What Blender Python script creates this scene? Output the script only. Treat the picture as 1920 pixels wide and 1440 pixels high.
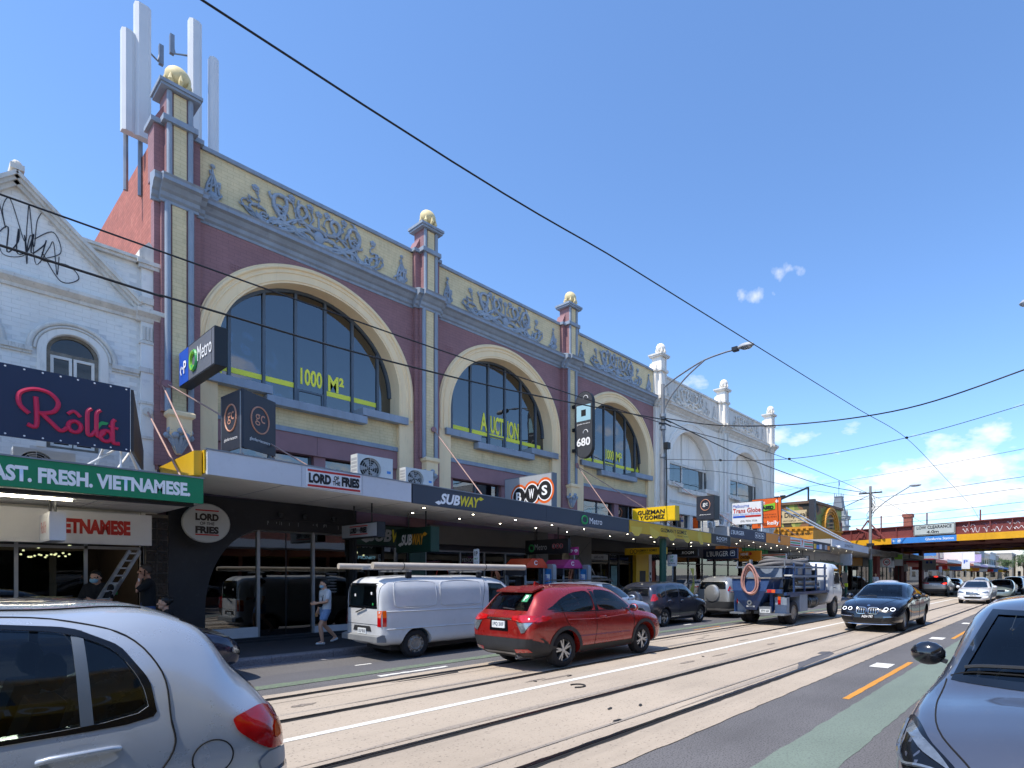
import bpy, bmesh, math, random
from mathutils import Vector, Matrix
from mathutils.geometry import delaunay_2d_cdt
from mathutils.bvhtree import BVHTree
random.seed(7)
for o in list(bpy.data.objects): bpy.data.objects.remove(o)
SC = bpy.context.scene
COL = SC.collection
PI = math.pi
R = math.radians
# World axes: X runs along the street (away from the camera), Y across it towards the shops, Z up. Metres.

# ------------------------------------------------------------------ camera
EYE = 1.76
PSI = R(37.355)
cam = bpy.data.cameras.new('camera')
cam.lens = 1052.0 / 1920.0 * 36.0
cam.sensor_width = 36.0
cam.shift_x = -(1197 - 960) / 1920.0
cam.shift_y = (1078 - 720) / 1920.0
cam.clip_end = 3000
camo = bpy.data.objects.new('camera', cam)
COL.objects.link(camo)
camo.location = (0, 0, EYE)
camo.rotation_euler = (R(90), 0, PSI - R(90))
SC.camera = camo

# ------------------------------------------------------------------ sky and sun
SUN_EL = R(61)
SUN_DIR = Vector((-math.cos(R(7)) * math.cos(SUN_EL), math.sin(R(7)) * math.cos(SUN_EL), math.sin(SUN_EL)))  # towards the sun
W = bpy.data.worlds.new('World')
SC.world = W
W.use_nodes = True
wn = W.node_tree.nodes
wl = W.node_tree.links
wn.clear()
wout = wn.new('ShaderNodeOutputWorld')
wbg = wn.new('ShaderNodeBackground')
wbg.inputs['Strength'].default_value = 0.15
sky = wn.new('ShaderNodeTexSky')
sky.sky_type = 'NISHITA'
sky.sun_disc = False
sky.sun_elevation = SUN_EL
sky.sun_rotation = math.atan2(SUN_DIR.x, SUN_DIR.y)
sky.air_density = 1.05
sky.dust_density = 0.35
sky.ozone_density = 2.2
def wmath(op, a, b=None, clamp=False):
    n = wn.new('ShaderNodeMath'); n.operation = op; n.use_clamp = clamp
    for i, v in enumerate((a, b)):
        if v is None: continue
        if isinstance(v, (int, float)): n.inputs[i].default_value = v
        else: wl.new(v, n.inputs[i])
    return n.outputs[0]
# clouds: noise on a high flat layer (direction divided by its height), thicker towards the horizon
tc = wn.new('ShaderNodeTexCoord')
sep = wn.new('ShaderNodeSeparateXYZ'); wl.new(tc.outputs['Generated'], sep.inputs[0])
zz = wmath('MAXIMUM', sep.outputs[2], 0.0)
den = wmath('ADD', zz, 0.26)
cx = wmath('DIVIDE', sep.outputs[0], den)
cy = wmath('DIVIDE', sep.outputs[1], den)
cmb = wn.new('ShaderNodeCombineXYZ'); wl.new(cx, cmb.inputs[0]); wl.new(cy, cmb.inputs[1]); cmb.inputs[2].default_value = 3.7
n1 = wn.new('ShaderNodeTexNoise'); n1.inputs['Scale'].default_value = 3.4; n1.inputs['Detail'].default_value = 9; n1.inputs['Roughness'].default_value = 0.56
wl.new(cmb.outputs[0], n1.inputs['Vector'])
thr = wmath('MULTIPLY', zz, 0.74)
cov = wmath('SUBTRACT', wmath('SUBTRACT', n1.outputs[0], 0.385), thr)
cden = wmath('MULTIPLY', cov, 6.0, True)
cden = wmath('POWER', cden, 0.8)
cden = wmath('MULTIPLY', cden, 0.9)
for pc, el_, sz in (((0.817, 0.340, 0.466), 2.2, 0.026), ((0.811, 0.389, 0.4375), 1.7, 0.022)):   # two small fair-weather puffs
    vs_ = wn.new('ShaderNodeVectorMath'); vs_.operation = 'SUBTRACT'; wl.new(tc.outputs['Generated'], vs_.inputs[0]); vs_.inputs[1].default_value = pc
    vm_ = wn.new('ShaderNodeVectorMath'); vm_.operation = 'MULTIPLY'; wl.new(vs_.outputs[0], vm_.inputs[0]); vm_.inputs[1].default_value = (1, 1, el_)
    vl_ = wn.new('ShaderNodeVectorMath'); vl_.operation = 'LENGTH'; wl.new(vm_.outputs[0], vl_.inputs[0])
    n2_ = wn.new('ShaderNodeTexNoise'); n2_.inputs['Scale'].default_value = 42; n2_.inputs['Detail'].default_value = 6; wl.new(tc.outputs['Generated'], n2_.inputs['Vector'])
    pf_ = wmath('ADD', wmath('MULTIPLY', wmath('SUBTRACT', sz, vl_.outputs['Value']), 38.0), wmath('MULTIPLY', wmath('SUBTRACT', n2_.outputs[0], 0.52), 3.2))
    pf_ = wmath('MULTIPLY', wmath('MULTIPLY', pf_, wmath('LESS_THAN', vl_.outputs['Value'], sz * 2.2)), 0.55, True)
    cden = wmath('MAXIMUM', cden, pf_)
mixc = wn.new('ShaderNodeMix'); mixc.data_type = 'RGBA'
tin = wn.new('ShaderNodeMix'); tin.data_type = 'RGBA'; tin.blend_type = 'MULTIPLY'; tin.inputs[0].default_value = 1.0
wl.new(sky.outputs[0], tin.inputs[6]); tin.inputs[7].default_value = (0.48, 0.59, 0.71, 1)
wl.new(cden, mixc.inputs[0]); wl.new(tin.outputs[2], mixc.inputs[6]); mixc.inputs[7].default_value = (3.5, 3.45, 3.45, 1)
wl.new(mixc.outputs[2], wbg.inputs['Color'])
wl.new(wbg.outputs[0], wout.inputs['Surface'])

sl = bpy.data.lights.new('sun', 'SUN')
sl.energy = 2.22
sl.angle = R(0.53)
sl.color = (1.0, 0.93, 0.82)
so = bpy.data.objects.new('sun', sl)
COL.objects.link(so)
so.rotation_euler = SUN_DIR.to_track_quat('Z', 'Y').to_euler()
so.location = (0, 0, 40)
VS = SC.view_settings
VS.view_transform = 'Standard'; VS.look = 'None'; VS.gamma = 1.0; VS.use_curve_mapping = False
VS.exposure = 1.36
SC.render.engine = 'CYCLES'
SC.cycles.max_bounces = 8
SC.cycles.transparent_max_bounces = 24
SC.cycles.sample_clamp_indirect = 4.0

# ------------------------------------------------------------------ materials
def lin(c):
    if isinstance(c, str):
        c = tuple(int(c[i:i + 2], 16) for i in (1, 3, 5))
    return tuple((v / 255 / 12.92) if v <= 10 else (((v / 255) + 0.055) / 1.055) ** 2.4 for v in c)
MATS = {}
def node(nt, t, **kw):
    n = nt.nodes.new(t)
    for k, v in kw.items(): n.inputs[k].default_value = v
    return n
def pm(name, col, rough=0.6, metal=0.0, var=0.12, scale=2.0, bump=0.0, bscale=30.0, coat=0.0, spec=0.5, spots=0.0, spcol=None, stretch=(1, 1, 1)):
    """procedural paint / stone / metal: broad and fine noise in colour, uneven gloss, optional bump and dirt spots"""
    if name in MATS: return MATS[name]
    m = bpy.data.materials.new(name); m.use_nodes = True
    nt = m.node_tree; b = nt.nodes['Principled BSDF']; lk = nt.links
    c = lin(col)
    t = nt.nodes.new('ShaderNodeTexCoord')
    mp = nt.nodes.new('ShaderNodeMapping'); mp.inputs['Scale'].default_value = stretch
    lk.new(t.outputs['Object'], mp.inputs[0])
    n = node(nt, 'ShaderNodeTexNoise', Scale=scale, Detail=8.0, Roughness=0.65)
    lk.new(mp.outputs[0], n.inputs['Vector'])
    r = nt.nodes.new('ShaderNodeValToRGB')
    r.color_ramp.elements[0].position = 0.3; r.color_ramp.elements[1].position = 0.72
    r.color_ramp.elements[0].color = tuple(v * (1 - var * 1.5) for v in c) + (1,)
    r.color_ramp.elements[1].color = tuple(min(1, v * (1 + var)) for v in c) + (1,)
    lk.new(n.outputs[0], r.inputs[0])
    out = r.outputs[0]
    if spots:
        n3 = node(nt, 'ShaderNodeTexNoise', Scale=scale * 4.3, Detail=10.0, Roughness=0.75)
        lk.new(mp.outputs[0], n3.inputs['Vector'])
        r3 = nt.nodes.new('ShaderNodeValToRGB')
        r3.color_ramp.elements[0].position = 0.56; r3.color_ramp.elements[1].position = 0.72
        r3.color_ramp.elements[0].color = (0, 0, 0, 1); r3.color_ramp.elements[1].color = (spots,) * 3 + (1,)
        lk.new(n3.outputs[0], r3.inputs[0])
        mx = nt.nodes.new('ShaderNodeMix'); mx.data_type = 'RGBA'
        lk.new(r3.outputs[0], mx.inputs[0]); lk.new(out, mx.inputs[6])
        mx.inputs[7].default_value = (lin(spcol) if spcol else tuple(v * 0.35 for v in c)) + (1,)
        out = mx.outputs[2]
    lk.new(out, b.inputs['Base Color'])
    rr = nt.nodes.new('ShaderNodeMapRange')
    rr.inputs[3].default_value = max(0.02, rough - 0.08); rr.inputs[4].default_value = min(1, rough + 0.1)
    lk.new(n.outputs[0], rr.inputs[0]); lk.new(rr.outputs[0], b.inputs['Roughness'])
    b.inputs['Metallic'].default_value = metal
    b.inputs['Specular IOR Level'].default_value = spec
    b.inputs['Coat Weight'].default_value = coat
    b.inputs['Coat Roughness'].default_value = 0.04
    if bump:
        n2 = node(nt, 'ShaderNodeTexNoise', Scale=bscale, Detail=6.0, Roughness=0.7)
        lk.new(mp.outputs[0], n2.inputs['Vector'])
        bp = nt.nodes.new('ShaderNodeBump'); bp.inputs['Strength'].default_value = bump; bp.inputs['Distance'].default_value = 0.01
        lk.new(n2.outputs[0], bp.inputs['Height']); lk.new(bp.outputs[0], b.inputs['Normal'])
    MATS[name] = m
    return m
def brickmat(name, col, mortar, rough=0.8, bw=0.235, bh=0.083, var=0.1, depth=0.5, wear=0.0, wearcol='#8a8078'):
    """painted brickwork on a wall in the XZ plane: courses as bump, a slight tone change from brick to brick"""
    if name in MATS: return MATS[name]
    m = bpy.data.materials.new(name); m.use_nodes = True
    nt = m.node_tree; b = nt.nodes['Principled BSDF']; lk = nt.links
    t = nt.nodes.new('ShaderNodeTexCoord')
    s = nt.nodes.new('ShaderNodeSeparateXYZ'); lk.new(t.outputs['Object'], s.inputs[0])
    ad = nt.nodes.new('ShaderNodeMath'); ad.operation = 'ADD'; lk.new(s.outputs[0], ad.inputs[0]); lk.new(s.outputs[1], ad.inputs[1])
    cb = nt.nodes.new('ShaderNodeCombineXYZ'); lk.new(ad.outputs[0], cb.inputs[0]); lk.new(s.outputs[2], cb.inputs[1])
    br = nt.nodes.new('ShaderNodeTexBrick')
    c = lin(col)
    br.inputs['Color1'].default_value = tuple(v * (1 - var) for v in c) + (1,)
    br.inputs['Color2'].default_value = tuple(min(1, v * (1 + var)) for v in c) + (1,)
    br.inputs['Mortar'].default_value = lin(mortar) + (1,)
    br.inputs['Scale'].default_value = 1.0
    br.inputs['Brick Width'].default_value = bw; br.inputs['Row Height'].default_value = bh
    br.inputs['Mortar Size'].default_value = 0.006; br.inputs['Mortar Smooth'].default_value = 0.3
    lk.new(cb.outputs[0], br.inputs['Vector'])
    n = node(nt, 'ShaderNodeTexNoise', Scale=1.3, Detail=9.0, Roughness=0.7); lk.new(t.outputs['Object'], n.inputs['Vector'])
    rp = nt.nodes.new('ShaderNodeValToRGB'); rp.color_ramp.elements[0].position = 0.35; rp.color_ramp.elements[1].position = 0.75
    rp.color_ramp.elements[0].color = (0.8, 0.8, 0.8, 1); rp.color_ramp.elements[1].color = (1.08, 1.06, 1.05, 1)
    lk.new(n.outputs[0], rp.inputs[0])
    mx = nt.nodes.new('ShaderNodeMix'); mx.data_type = 'RGBA'; mx.blend_type = 'MULTIPLY'; mx.inputs[0].default_value = 1
    lk.new(br.outputs[0], mx.inputs[6]); lk.new(rp.outputs[0], mx.inputs[7])
    out = mx.outputs[2]
    if wear:
        mp3 = nt.nodes.new('ShaderNodeMapping'); mp3.inputs['Scale'].default_value = (1.3, 1.3, .3); lk.new(t.outputs['Object'], mp3.inputs[0])
        n3 = node(nt, 'ShaderNodeTexNoise', Scale=5.0, Detail=10.0, Roughness=0.8); lk.new(mp3.outputs[0], n3.inputs['Vector'])
        r3 = nt.nodes.new('ShaderNodeValToRGB'); r3.color_ramp.elements[0].position = 0.54; r3.color_ramp.elements[1].position = 0.7
        r3.color_ramp.elements[0].color = (0, 0, 0, 1); r3.color_ramp.elements[1].color = (wear,) * 3 + (1,)
        lk.new(n3.outputs[0], r3.inputs[0])
        m2 = nt.nodes.new('ShaderNodeMix'); m2.data_type = 'RGBA'
        lk.new(r3.outputs[0], m2.inputs[0]); lk.new(out, m2.inputs[6]); m2.inputs[7].default_value = lin(wearcol) + (1,)
        out = m2.outputs[2]
    lk.new(out, b.inputs['Base Color'])
    b.inputs['Roughness'].default_value = rough
    bp = nt.nodes.new('ShaderNodeBump'); bp.inputs['Strength'].default_value = depth; bp.inputs['Distance'].default_value = 0.008; bp.invert = True
    lk.new(br.outputs['Fac'], bp.inputs['Height']); lk.new(bp.outputs[0], b.inputs['Normal'])
    MATS[name] = m
    return m
def glassmat(name, tint, trans=0.6, rough=0.01, gloss=1.0, wavy=0.0, ior=1.8):
    """window glass: clear tinted sheet that mirrors more at a grazing view"""
    if name in MATS: return MATS[name]
    m = bpy.data.materials.new(name); m.use_nodes = True
    nt = m.node_tree; lk = nt.links; nt.nodes.clear()
    o = nt.nodes.new('ShaderNodeOutputMaterial')
    tr = nt.nodes.new('ShaderNodeBsdfTransparent'); tr.inputs[0].default_value = tuple(v * trans for v in lin(tint)) + (1,)
    gl = nt.nodes.new('ShaderNodeBsdfGlossy'); gl.inputs[0].default_value = (gloss, gloss, gloss, 1); gl.inputs['Roughness'].default_value = rough
    fr = nt.nodes.new('ShaderNodeFresnel'); fr.inputs[0].default_value = ior
    mx = nt.nodes.new('ShaderNodeMixShader')
    lk.new(fr.outputs[0], mx.inputs[0]); lk.new(tr.outputs[0], mx.inputs[1]); lk.new(gl.outputs[0], mx.inputs[2])
    lk.new(mx.outputs[0], o.inputs[0])
    if wavy:
        t = nt.nodes.new('ShaderNodeTexCoord')
        n = node(nt, 'ShaderNodeTexNoise', Scale=1.1, Detail=2.0); lk.new(t.outputs['Object'], n.inputs['Vector'])
        bp = nt.nodes.new('ShaderNodeBump'); bp.inputs['Strength'].default_value = wavy; bp.inputs['Distance'].default_value = 0.02
        lk.new(n.outputs[0], bp.inputs['Height']); lk.new(bp.outputs[0], gl.inputs['Normal']); lk.new(bp.outputs[0], fr.inputs['Normal'])
    MATS[name] = m
    return m
def emit(name, col, k):
    if name in MATS: return MATS[name]
    m = bpy.data.materials.new(name); m.use_nodes = True
    b = m.node_tree.nodes['Principled BSDF']
    b.inputs['Base Color'].default_value = lin(col) + (1,)
    b.inputs['Emission Color'].default_value = lin(col) + (1,); b.inputs['Emission Strength'].default_value = k
    MATS[name] = m
    return m

# ------------------------------------------------------------------ mesh helpers
class M:
    def __init__(s): s.v = []; s.f = []
    def add(s, vs, fs):
        k = len(s.v); s.v += [tuple(p) for p in vs]; s.f += [tuple(i + k for i in f) for f in fs]; return s
    def box(s, x0, x1, y0, y1, z0, z1):
        return s.add([(x0, y0, z0), (x1, y0, z0), (x1, y1, z0), (x0, y1, z0), (x0, y0, z1), (x1, y0, z1), (x1, y1, z1), (x0, y1, z1)],
                     [(0, 3, 2, 1), (4, 5, 6, 7), (0, 1, 5, 4), (1, 2, 6, 5), (2, 3, 7, 6), (3, 0, 4, 7)])
    def hexa(s, p):   # eight corners, bottom four then top four
        return s.add(p, [(0, 3, 2, 1), (4, 5, 6, 7), (0, 1, 5, 4), (1, 2, 6, 5), (2, 3, 7, 6), (3, 0, 4, 7)])
    def prism(s, pts, ax, a0, a1):
        n = len(pts)
        def P(p, a): return {'y': (p[0], a, p[1]), 'x': (a, p[0], p[1]), 'z': (p[0], p[1], a)}[ax]
        area = sum(pts[i][0] * pts[(i + 1) % n][1] - pts[(i + 1) % n][0] * pts[i][1] for i in range(n))
        pts = list(pts) if area > 0 else list(pts)[::-1]
        if a0 > a1: a0, a1 = a1, a0
        vs = [P(p, a0) for p in pts] + [P(p, a1) for p in pts]
        fs = [tuple(range(n))[::-1], tuple(range(n, 2 * n))] + [(i, (i + 1) % n, n + (i + 1) % n, n + i) for i in range(n)]
        if ax == 'y': fs = [f[::-1] for f in fs]
        return s.add(vs, fs)
    def tube(s, pts, r, n=8, closed=False, caps=True, flat=None):
        pts = [Vector(p) for p in pts]; m = len(pts)
        rr = r if isinstance(r, (list, tuple)) else [r] * m
        k = len(s.v); u = None
        for i, p in enumerate(pts):
            a = pts[(i - 1) % m] if (closed or i) else p
            b = pts[(i + 1) % m] if (closed or i < m - 1) else p
            t = (b - a).normalized() if (b - a).length > 1e-9 else Vector((0, 0, 1))
            if u is None:
                u = t.orthogonal().normalized() if flat is None else (Vector(flat) - t * t.dot(Vector(flat))).normalized()
            else:
                u = (u - t * u.dot(t)); u = u.normalized() if u.length > 1e-6 else t.orthogonal().normalized()
            w = t.cross(u)
            for j in range(n):
                q = 2 * PI * j / n
                s.v.append(tuple(p + (u * math.cos(q) + w * math.sin(q)) * rr[i]))
        for i in range(m if closed else m - 1):
            a = k + i * n; b = k + ((i + 1) % m) * n
            for j in range(n):
                s.f.append((a + j, a + (j + 1) % n, b + (j + 1) % n, b + j))
        if caps and not closed:
            s.f.append(tuple(range(k, k + n))[::-1]); s.f.append(tuple(range(k + (m - 1) * n, k + m * n)))
        return s
    def bar(s, a, b, w, h=None, up=(0, 0, 1)):   # rectangular bar from a to b
        a = Vector(a); b = Vector(b); h = w if h is None else h
        t = (b - a).normalized(); u = Vector(up)
        if abs(t.dot(u)) > .98: u = Vector((0, 1, 0))
        x = t.cross(u).normalized(); z = x.cross(t)
        c = [(-w / 2, -h / 2), (w / 2, -h / 2), (w / 2, h / 2), (-w / 2, h / 2)]
        vs = [p + x * i + z * j for p in (a, b) for i, j in c]
        return s.add(vs, [(0, 1, 2, 3)[::-1], (4, 5, 6, 7), (0, 1, 5, 4), (1, 2, 6, 5), (2, 3, 7, 6), (3, 0, 4, 7)])
    def lathe(s, prof, c=(0, 0, 0), n=24, axis='z', a0=0.0, a1=2 * PI):
        k = len(s.v); m = len(prof); full = abs(a1 - a0 - 2 * PI) < 1e-6; nn = n if full else n + 1
        for j in range(nn):
            q = a0 + (a1 - a0) * j / n
            for r, h in prof:
                p = (r * math.cos(q), r * math.sin(q), h)
                if axis == 'y': p = (p[0], p[2], -p[1])
                if axis == 'x': p = (p[2], p[0], p[1])
                s.v.append((c[0] + p[0], c[1] + p[1], c[2] + p[2]))
        for j in range(n):
            a = k + j * m; b = k + ((j + 1) % nn) * m
            for i in range(m - 1):
                s.f.append((a + i, b + i, b + i + 1, a + i + 1))
        return s
    def ball(s, c, r, n=16, sx=1, sy=1, sz=1):
        h = n // 2
        pr = [(math.sin(PI * i / h), -math.cos(PI * i / h)) for i in range(h + 1)]
        k = len(s.v); s.lathe(pr, (0, 0, 0), n)
        for i in range(k, len(s.v)):
            p = s.v[i]; s.v[i] = (c[0] + p[0] * r * sx, c[1] + p[1] * r * sy, c[2] + p[2] * r * sz)
        return s
    def grid(s, rows, close=False):
        k = len(s.v); m = len(rows[0]); n = len(rows)
        for r_ in rows: s.v += [tuple(p) for p in r_]
        for i in range(n - 1):
            for j in range(m if close else m - 1):
                s.f.append((k + i * m + j, k + i * m + (j + 1) % m, k + (i + 1) * m + (j + 1) % m, k + (i + 1) * m + j))
        return s
    def plate(s, outer, holes, y0, y1, back=False, ax='y'):
        """sheet in the XZ plane with holes; front at y0 (towards the street), edges running back to y1"""
        vs = []; es = []
        for lp in [outer] + holes:
            k = len(vs); vs += [Vector(p) for p in lp]; es += [(k + i, k + (i + 1) % len(lp)) for i in range(len(lp))]
        V, E, F, *_ = delaunay_2d_cdt(vs, es, [], 0, 1e-5)
        keep = []
        for f in F:
            cx_ = sum(V[i][0] for i in f) / len(f); cz_ = sum(V[i][1] for i in f) / len(f)
            if inside(cx_, cz_, outer) and not any(inside(cx_, cz_, h) for h in holes): keep.append(f)
        def P(p, a): return (p[0], a, p[1]) if ax == 'y' else (a, p[0], p[1])
        fl = (lambda f: tuple(f)) if ax == 'y' else (lambda f: tuple(f)[::-1])
        s.add([P(p, y0) for p in V], [fl(f) for f in keep])
        if back: s.add([P(p, y1) for p in V], [fl(f)[::-1] for f in keep])
        if y1 != y0:
            for lp, sg in [(outer, 1)] + [(h, -1) for h in holes]:
                n = len(lp)
                ar = sum(lp[i][0] * lp[(i + 1) % n][1] - lp[(i + 1) % n][0] * lp[i][1] for i in range(n)) * sg
                if ax != 'y': ar = -ar
                q = lp if ar < 0 else lp[::-1]
                s.add([P(p, y0) for p in q] + [P(p, y1) for p in q], [(i, (i + 1) % n, n + (i + 1) % n, n + i) for i in range(n)])
        return s
    def xf(s, mat):
        s.v = [tuple(mat @ Vector(p)) for p in s.v]; return s
    def mesh(s, name, mat=None, smooth=None, off=None):
        me = bpy.data.meshes.new(name)
        v = s.v if off is None else [(p[0] - off[0], p[1] - off[1], p[2] - off[2]) for p in s.v]
        me.from_pydata(v, [], s.f); me.update()
        if mat: me.materials.append(mat)
        if smooth is not None:
            me.polygons.foreach_set('use_smooth', [True] * len(me.polygons)); me.set_sharp_from_angle(angle=R(smooth))
        return me
    def build(s, name, mat, parent=None, smooth=None, world=True):
        off = None
        if parent is not None and world:
            p = parent; off = Vector((0, 0, 0))
            while p is not None: off += p.location; p = p.parent
        return link(name, s.mesh(name, mat, smooth, off), parent)
def inside(x, y, lp):
    r = False; n = len(lp)
    for i in range(n):
        x0, y0 = lp[i][0], lp[i][1]; x1, y1 = lp[(i + 1) % n][0], lp[(i + 1) % n][1]
        if (y0 > y) != (y1 > y) and x < (x1 - x0) * (y - y0) / (y1 - y0) + x0: r = not r
    return r
def link(name, me, parent=None):
    o = bpy.data.objects.new(name, me); COL.objects.link(o); o.parent = parent; return o
def tag(o, label=None, cat=None, group=None, kind=None):
    if label: o['label'] = label
    if cat: o['category'] = cat
    if group: o['group'] = group
    if kind: o['kind'] = kind
    return o
def thing(name, label, cat, loc=(0, 0, 0), rz=0.0, group=None):
    o = bpy.data.objects.new(name, None); COL.objects.link(o); o.empty_display_size = .2
    o.location = loc; o.rotation_euler = (0, 0, rz)
    return tag(o, label, cat, group)
def struct(name, m, mat, smooth=None):
    return tag(m.build(name, mat, None, smooth), kind='structure')
def copy_tree(o, parent=None):
    c = o.copy(); COL.objects.link(c); c.parent = parent
    for ch in list(o.children): copy_tree(ch, c)
    return c
def arc(cx_, cz_, r, a0, a1, n, rz=None):
    rz = r if rz is None else rz
    return [(cx_ + r * math.cos(R(a0 + (a1 - a0) * i / n)), cz_ + rz * math.sin(R(a0 + (a1 - a0) * i / n))) for i in range(n + 1)]
def rrect(x0, x1, z0, z1, r, n=5):
    return arc(x1 - r, z1 - r, r, 0, 90, n) + arc(x0 + r, z1 - r, r, 90, 180, n) + arc(x0 + r, z0 + r, r, 180, 270, n) + arc(x1 - r, z0 + r, r, 270, 360, n)
def crom(pts, k):
    """smooth curve through the points (k steps a segment)"""
    pts = [Vector(p) for p in pts]; out = []; n = len(pts)
    for i in range(n - 1):
        p0 = pts[max(0, i - 1)]; p1 = pts[i]; p2 = pts[i + 1]; p3 = pts[min(n - 1, i + 2)]
        for j in range(k):
            t = j / k
            out.append(.5 * ((2 * p1) + (p2 - p0) * t + (2 * p0 - 5 * p1 + 4 * p2 - p3) * t * t + (3 * p1 - p0 - 3 * p2 + p3) * t ** 3))
    out.append(pts[-1]); return out
# a scratch scene in which modifiers and lettering are turned into plain meshes
TMP = bpy.data.scenes.new('scratch')
def evalmesh(o):
    TMP.collection.objects.link(o)
    with bpy.context.temp_override(scene=TMP, view_layer=TMP.view_layers[0]):
        dg = bpy.context.evaluated_depsgraph_get()
        dg.update()
    me = bpy.data.meshes.new_from_object(o.evaluated_get(dg))
    TMP.collection.objects.unlink(o)
    return me
TXT = {}
def letters(body, bold=0.0, shear=0.0, depth=0.006, spacing=1.0, align='CENTER'):
    key = (body, bold, shear, depth, spacing, align)
    if key in TXT: return TXT[key]
    c = bpy.data.curves.new('lettering', 'FONT'); c.body = body; c.size = 1.0; c.offset = bold; c.shear = shear
    c.extrude = depth; c.align_x = align; c.align_y = 'CENTER'; c.space_character = spacing; c.resolution_u = 3
    c.space_line = .85
    o = bpy.data.objects.new('lettering', c)
    me = evalmesh(o)
    TXT[key] = me
    return me
def text(body, parent, mat, pos, w=None, h=None, right=(1, 0, 0), up=(0, 0, 1), bold=0.0, shear=0.0, spacing=1.0, name='lettering', depth=.003):
    """lettering of given overall width and height centred on pos (world), flat against its board"""
    me = letters(body, bold, shear, 0.0, spacing).copy()
    xs = [v.co.x for v in me.vertices]; ys = [v.co.y for v in me.vertices]
    W0 = max(xs) - min(xs); H0 = max(ys) - min(ys)
    if h is None: h = H0 * w / W0
    if w is None: w = W0 * h / H0
    rt = Vector(right).normalized(); u = Vector(up).normalized(); nm = rt.cross(u)
    cx_ = (max(xs) + min(xs)) / 2; cy_ = (max(ys) + min(ys)) / 2
    off = Vector((0, 0, 0)); p = parent
    while p is not None: off += p.location; p = p.parent
    for v in me.vertices:
        a = (v.co.x - cx_) * w / W0; b = (v.co.y - cy_) * h / H0
        v.co = Vector(pos) + rt * a + u * b + nm * depth - off
    me.name = name; me.materials.clear(); me.materials.append(mat); me.update()
    return link(name, me, parent)

# ------------------------------------------------------------------ ground, road, tram bed
def groundmat(name, col, speck, fine=90.0, sp0=.60, sp1=.68, amt=.6, light=None, var=.16, bump=.35, big=.45, stain=None):
    m = bpy.data.materials.new(name); m.use_nodes = True
    nt = m.node_tree; b = nt.nodes['Principled BSDF']; lk = nt.links
    t = nt.nodes.new('ShaderNodeTexCoord'); c = lin(col)
    n = node(nt, 'ShaderNodeTexNoise', Scale=big, Detail=10.0, Roughness=0.62); lk.new(t.outputs['Object'], n.inputs['Vector'])
    r = nt.nodes.new('ShaderNodeValToRGB'); r.color_ramp.elements[0].position = .3; r.color_ramp.elements[1].position = .7
    r.color_ramp.elements[0].color = tuple(v * (1 - var) for v in c) + (1,); r.color_ramp.elements[1].color = tuple(v * (1 + var) for v in c) + (1,)
    lk.new(n.outputs[0], r.inputs[0]); out = r.outputs[0]
    def layer(out, scale, a0, a1, k, cc, detail=4.0, rough=.6, vec=None):
        q = node(nt, 'ShaderNodeTexNoise', Scale=scale, Detail=detail, Roughness=rough); lk.new(vec or t.outputs['Object'], q.inputs['Vector'])
        w = nt.nodes.new('ShaderNodeValToRGB'); w.color_ramp.elements[0].position = a0; w.color_ramp.elements[1].position = a1
        w.color_ramp.elements[0].color = (0, 0, 0, 1); w.color_ramp.elements[1].color = (k, k, k, 1); lk.new(q.outputs[0], w.inputs[0])
        mx = nt.nodes.new('ShaderNodeMix'); mx.data_type = 'RGBA'; lk.new(w.outputs[0], mx.inputs[0]); lk.new(out, mx.inputs[6]); mx.inputs[7].default_value = lin(cc) + (1,)
        return mx.outputs[2], q
    out, q = layer(out, fine, sp0, sp1, amt, speck)
    if light: out, _ = layer(out, fine * 1.7, .6, .68, .5, light)
    if stain:
        mp = nt.nodes.new('ShaderNodeMapping'); mp.inputs['Scale'].default_value = (.16, 1.5, 1); lk.new(t.outputs['Object'], mp.inputs[0])
        out, _ = layer(out, 1.0, .5, .75, .55, stain, 8.0, .65, mp.outputs[0])
    lk.new(out, b.inputs['Base Color']); b.inputs['Roughness'].default_value = .85
    bp = nt.nodes.new('ShaderNodeBump'); bp.inputs['Strength'].default_value = bump; bp.inputs['Distance'].default_value = .006
    lk.new(q.outputs[0], bp.inputs['Height']); lk.new(bp.outputs[0], b.inputs['Normal'])
    MATS[name] = m
    return m
G_ASPH = groundmat('asphalt', '#656364', '#2f2e2f', 55, .5, .62, .8, '#a5a3a0', .18, .5, .5, '#4e4c4d')
G_ASPH2 = groundmat('asphalt smooth', '#5a595c', '#3f3e40', 70, .5, .64, .6, '#77767a', .12, .3, .6)
G_CONC = groundmat('tram bed concrete', '#ab9d8c', '#5b534b', 30, .60, .67, .75, '#bcb1a4', .12, .3, .35, '#857a6e')
G_PATH = groundmat('footpath asphalt', '#3c3d42', '#1d1e21', 60, .5, .62, .7, '#5b5c60', .14, .4, .6)
G_GREEN = groundmat('green lane paint', '#707d72', '#545b57', 45, .5, .64, .6, '#8fa096', .10, .4, .8, '#65706a')
G_GREEN2 = groundmat('worn green paint', '#66765f', '#5c5d5b', 18, .46, .58, .8, '#8f9a88', .15, .4, .9)
G_WHITE = groundmat('white line paint', '#d8d6cf', '#8c857b', 30, .58, .7, .7, None, .08, .2, 1.1)
G_ORANGE = groundmat('orange line paint', '#c98a35', '#9c7038', 30, .56, .68, .5, None, .1, .2, 1.0)
G_DARK = groundmat('bitumen', '#2b2a2b', '#171717', 40, .5, .65, .6, '#4a4a4a', .15, .3, 1.2)
G_STONE = groundmat('bluestone', '#77757a', '#4b4a4e', 30, .5, .66, .6, '#9a989b', .2, .4, 1.5)
STEEL = pm('rail steel', '#4f4a4c', .32, 1.0, .25, 1.5, stretch=(.15, 3, 1))
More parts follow.
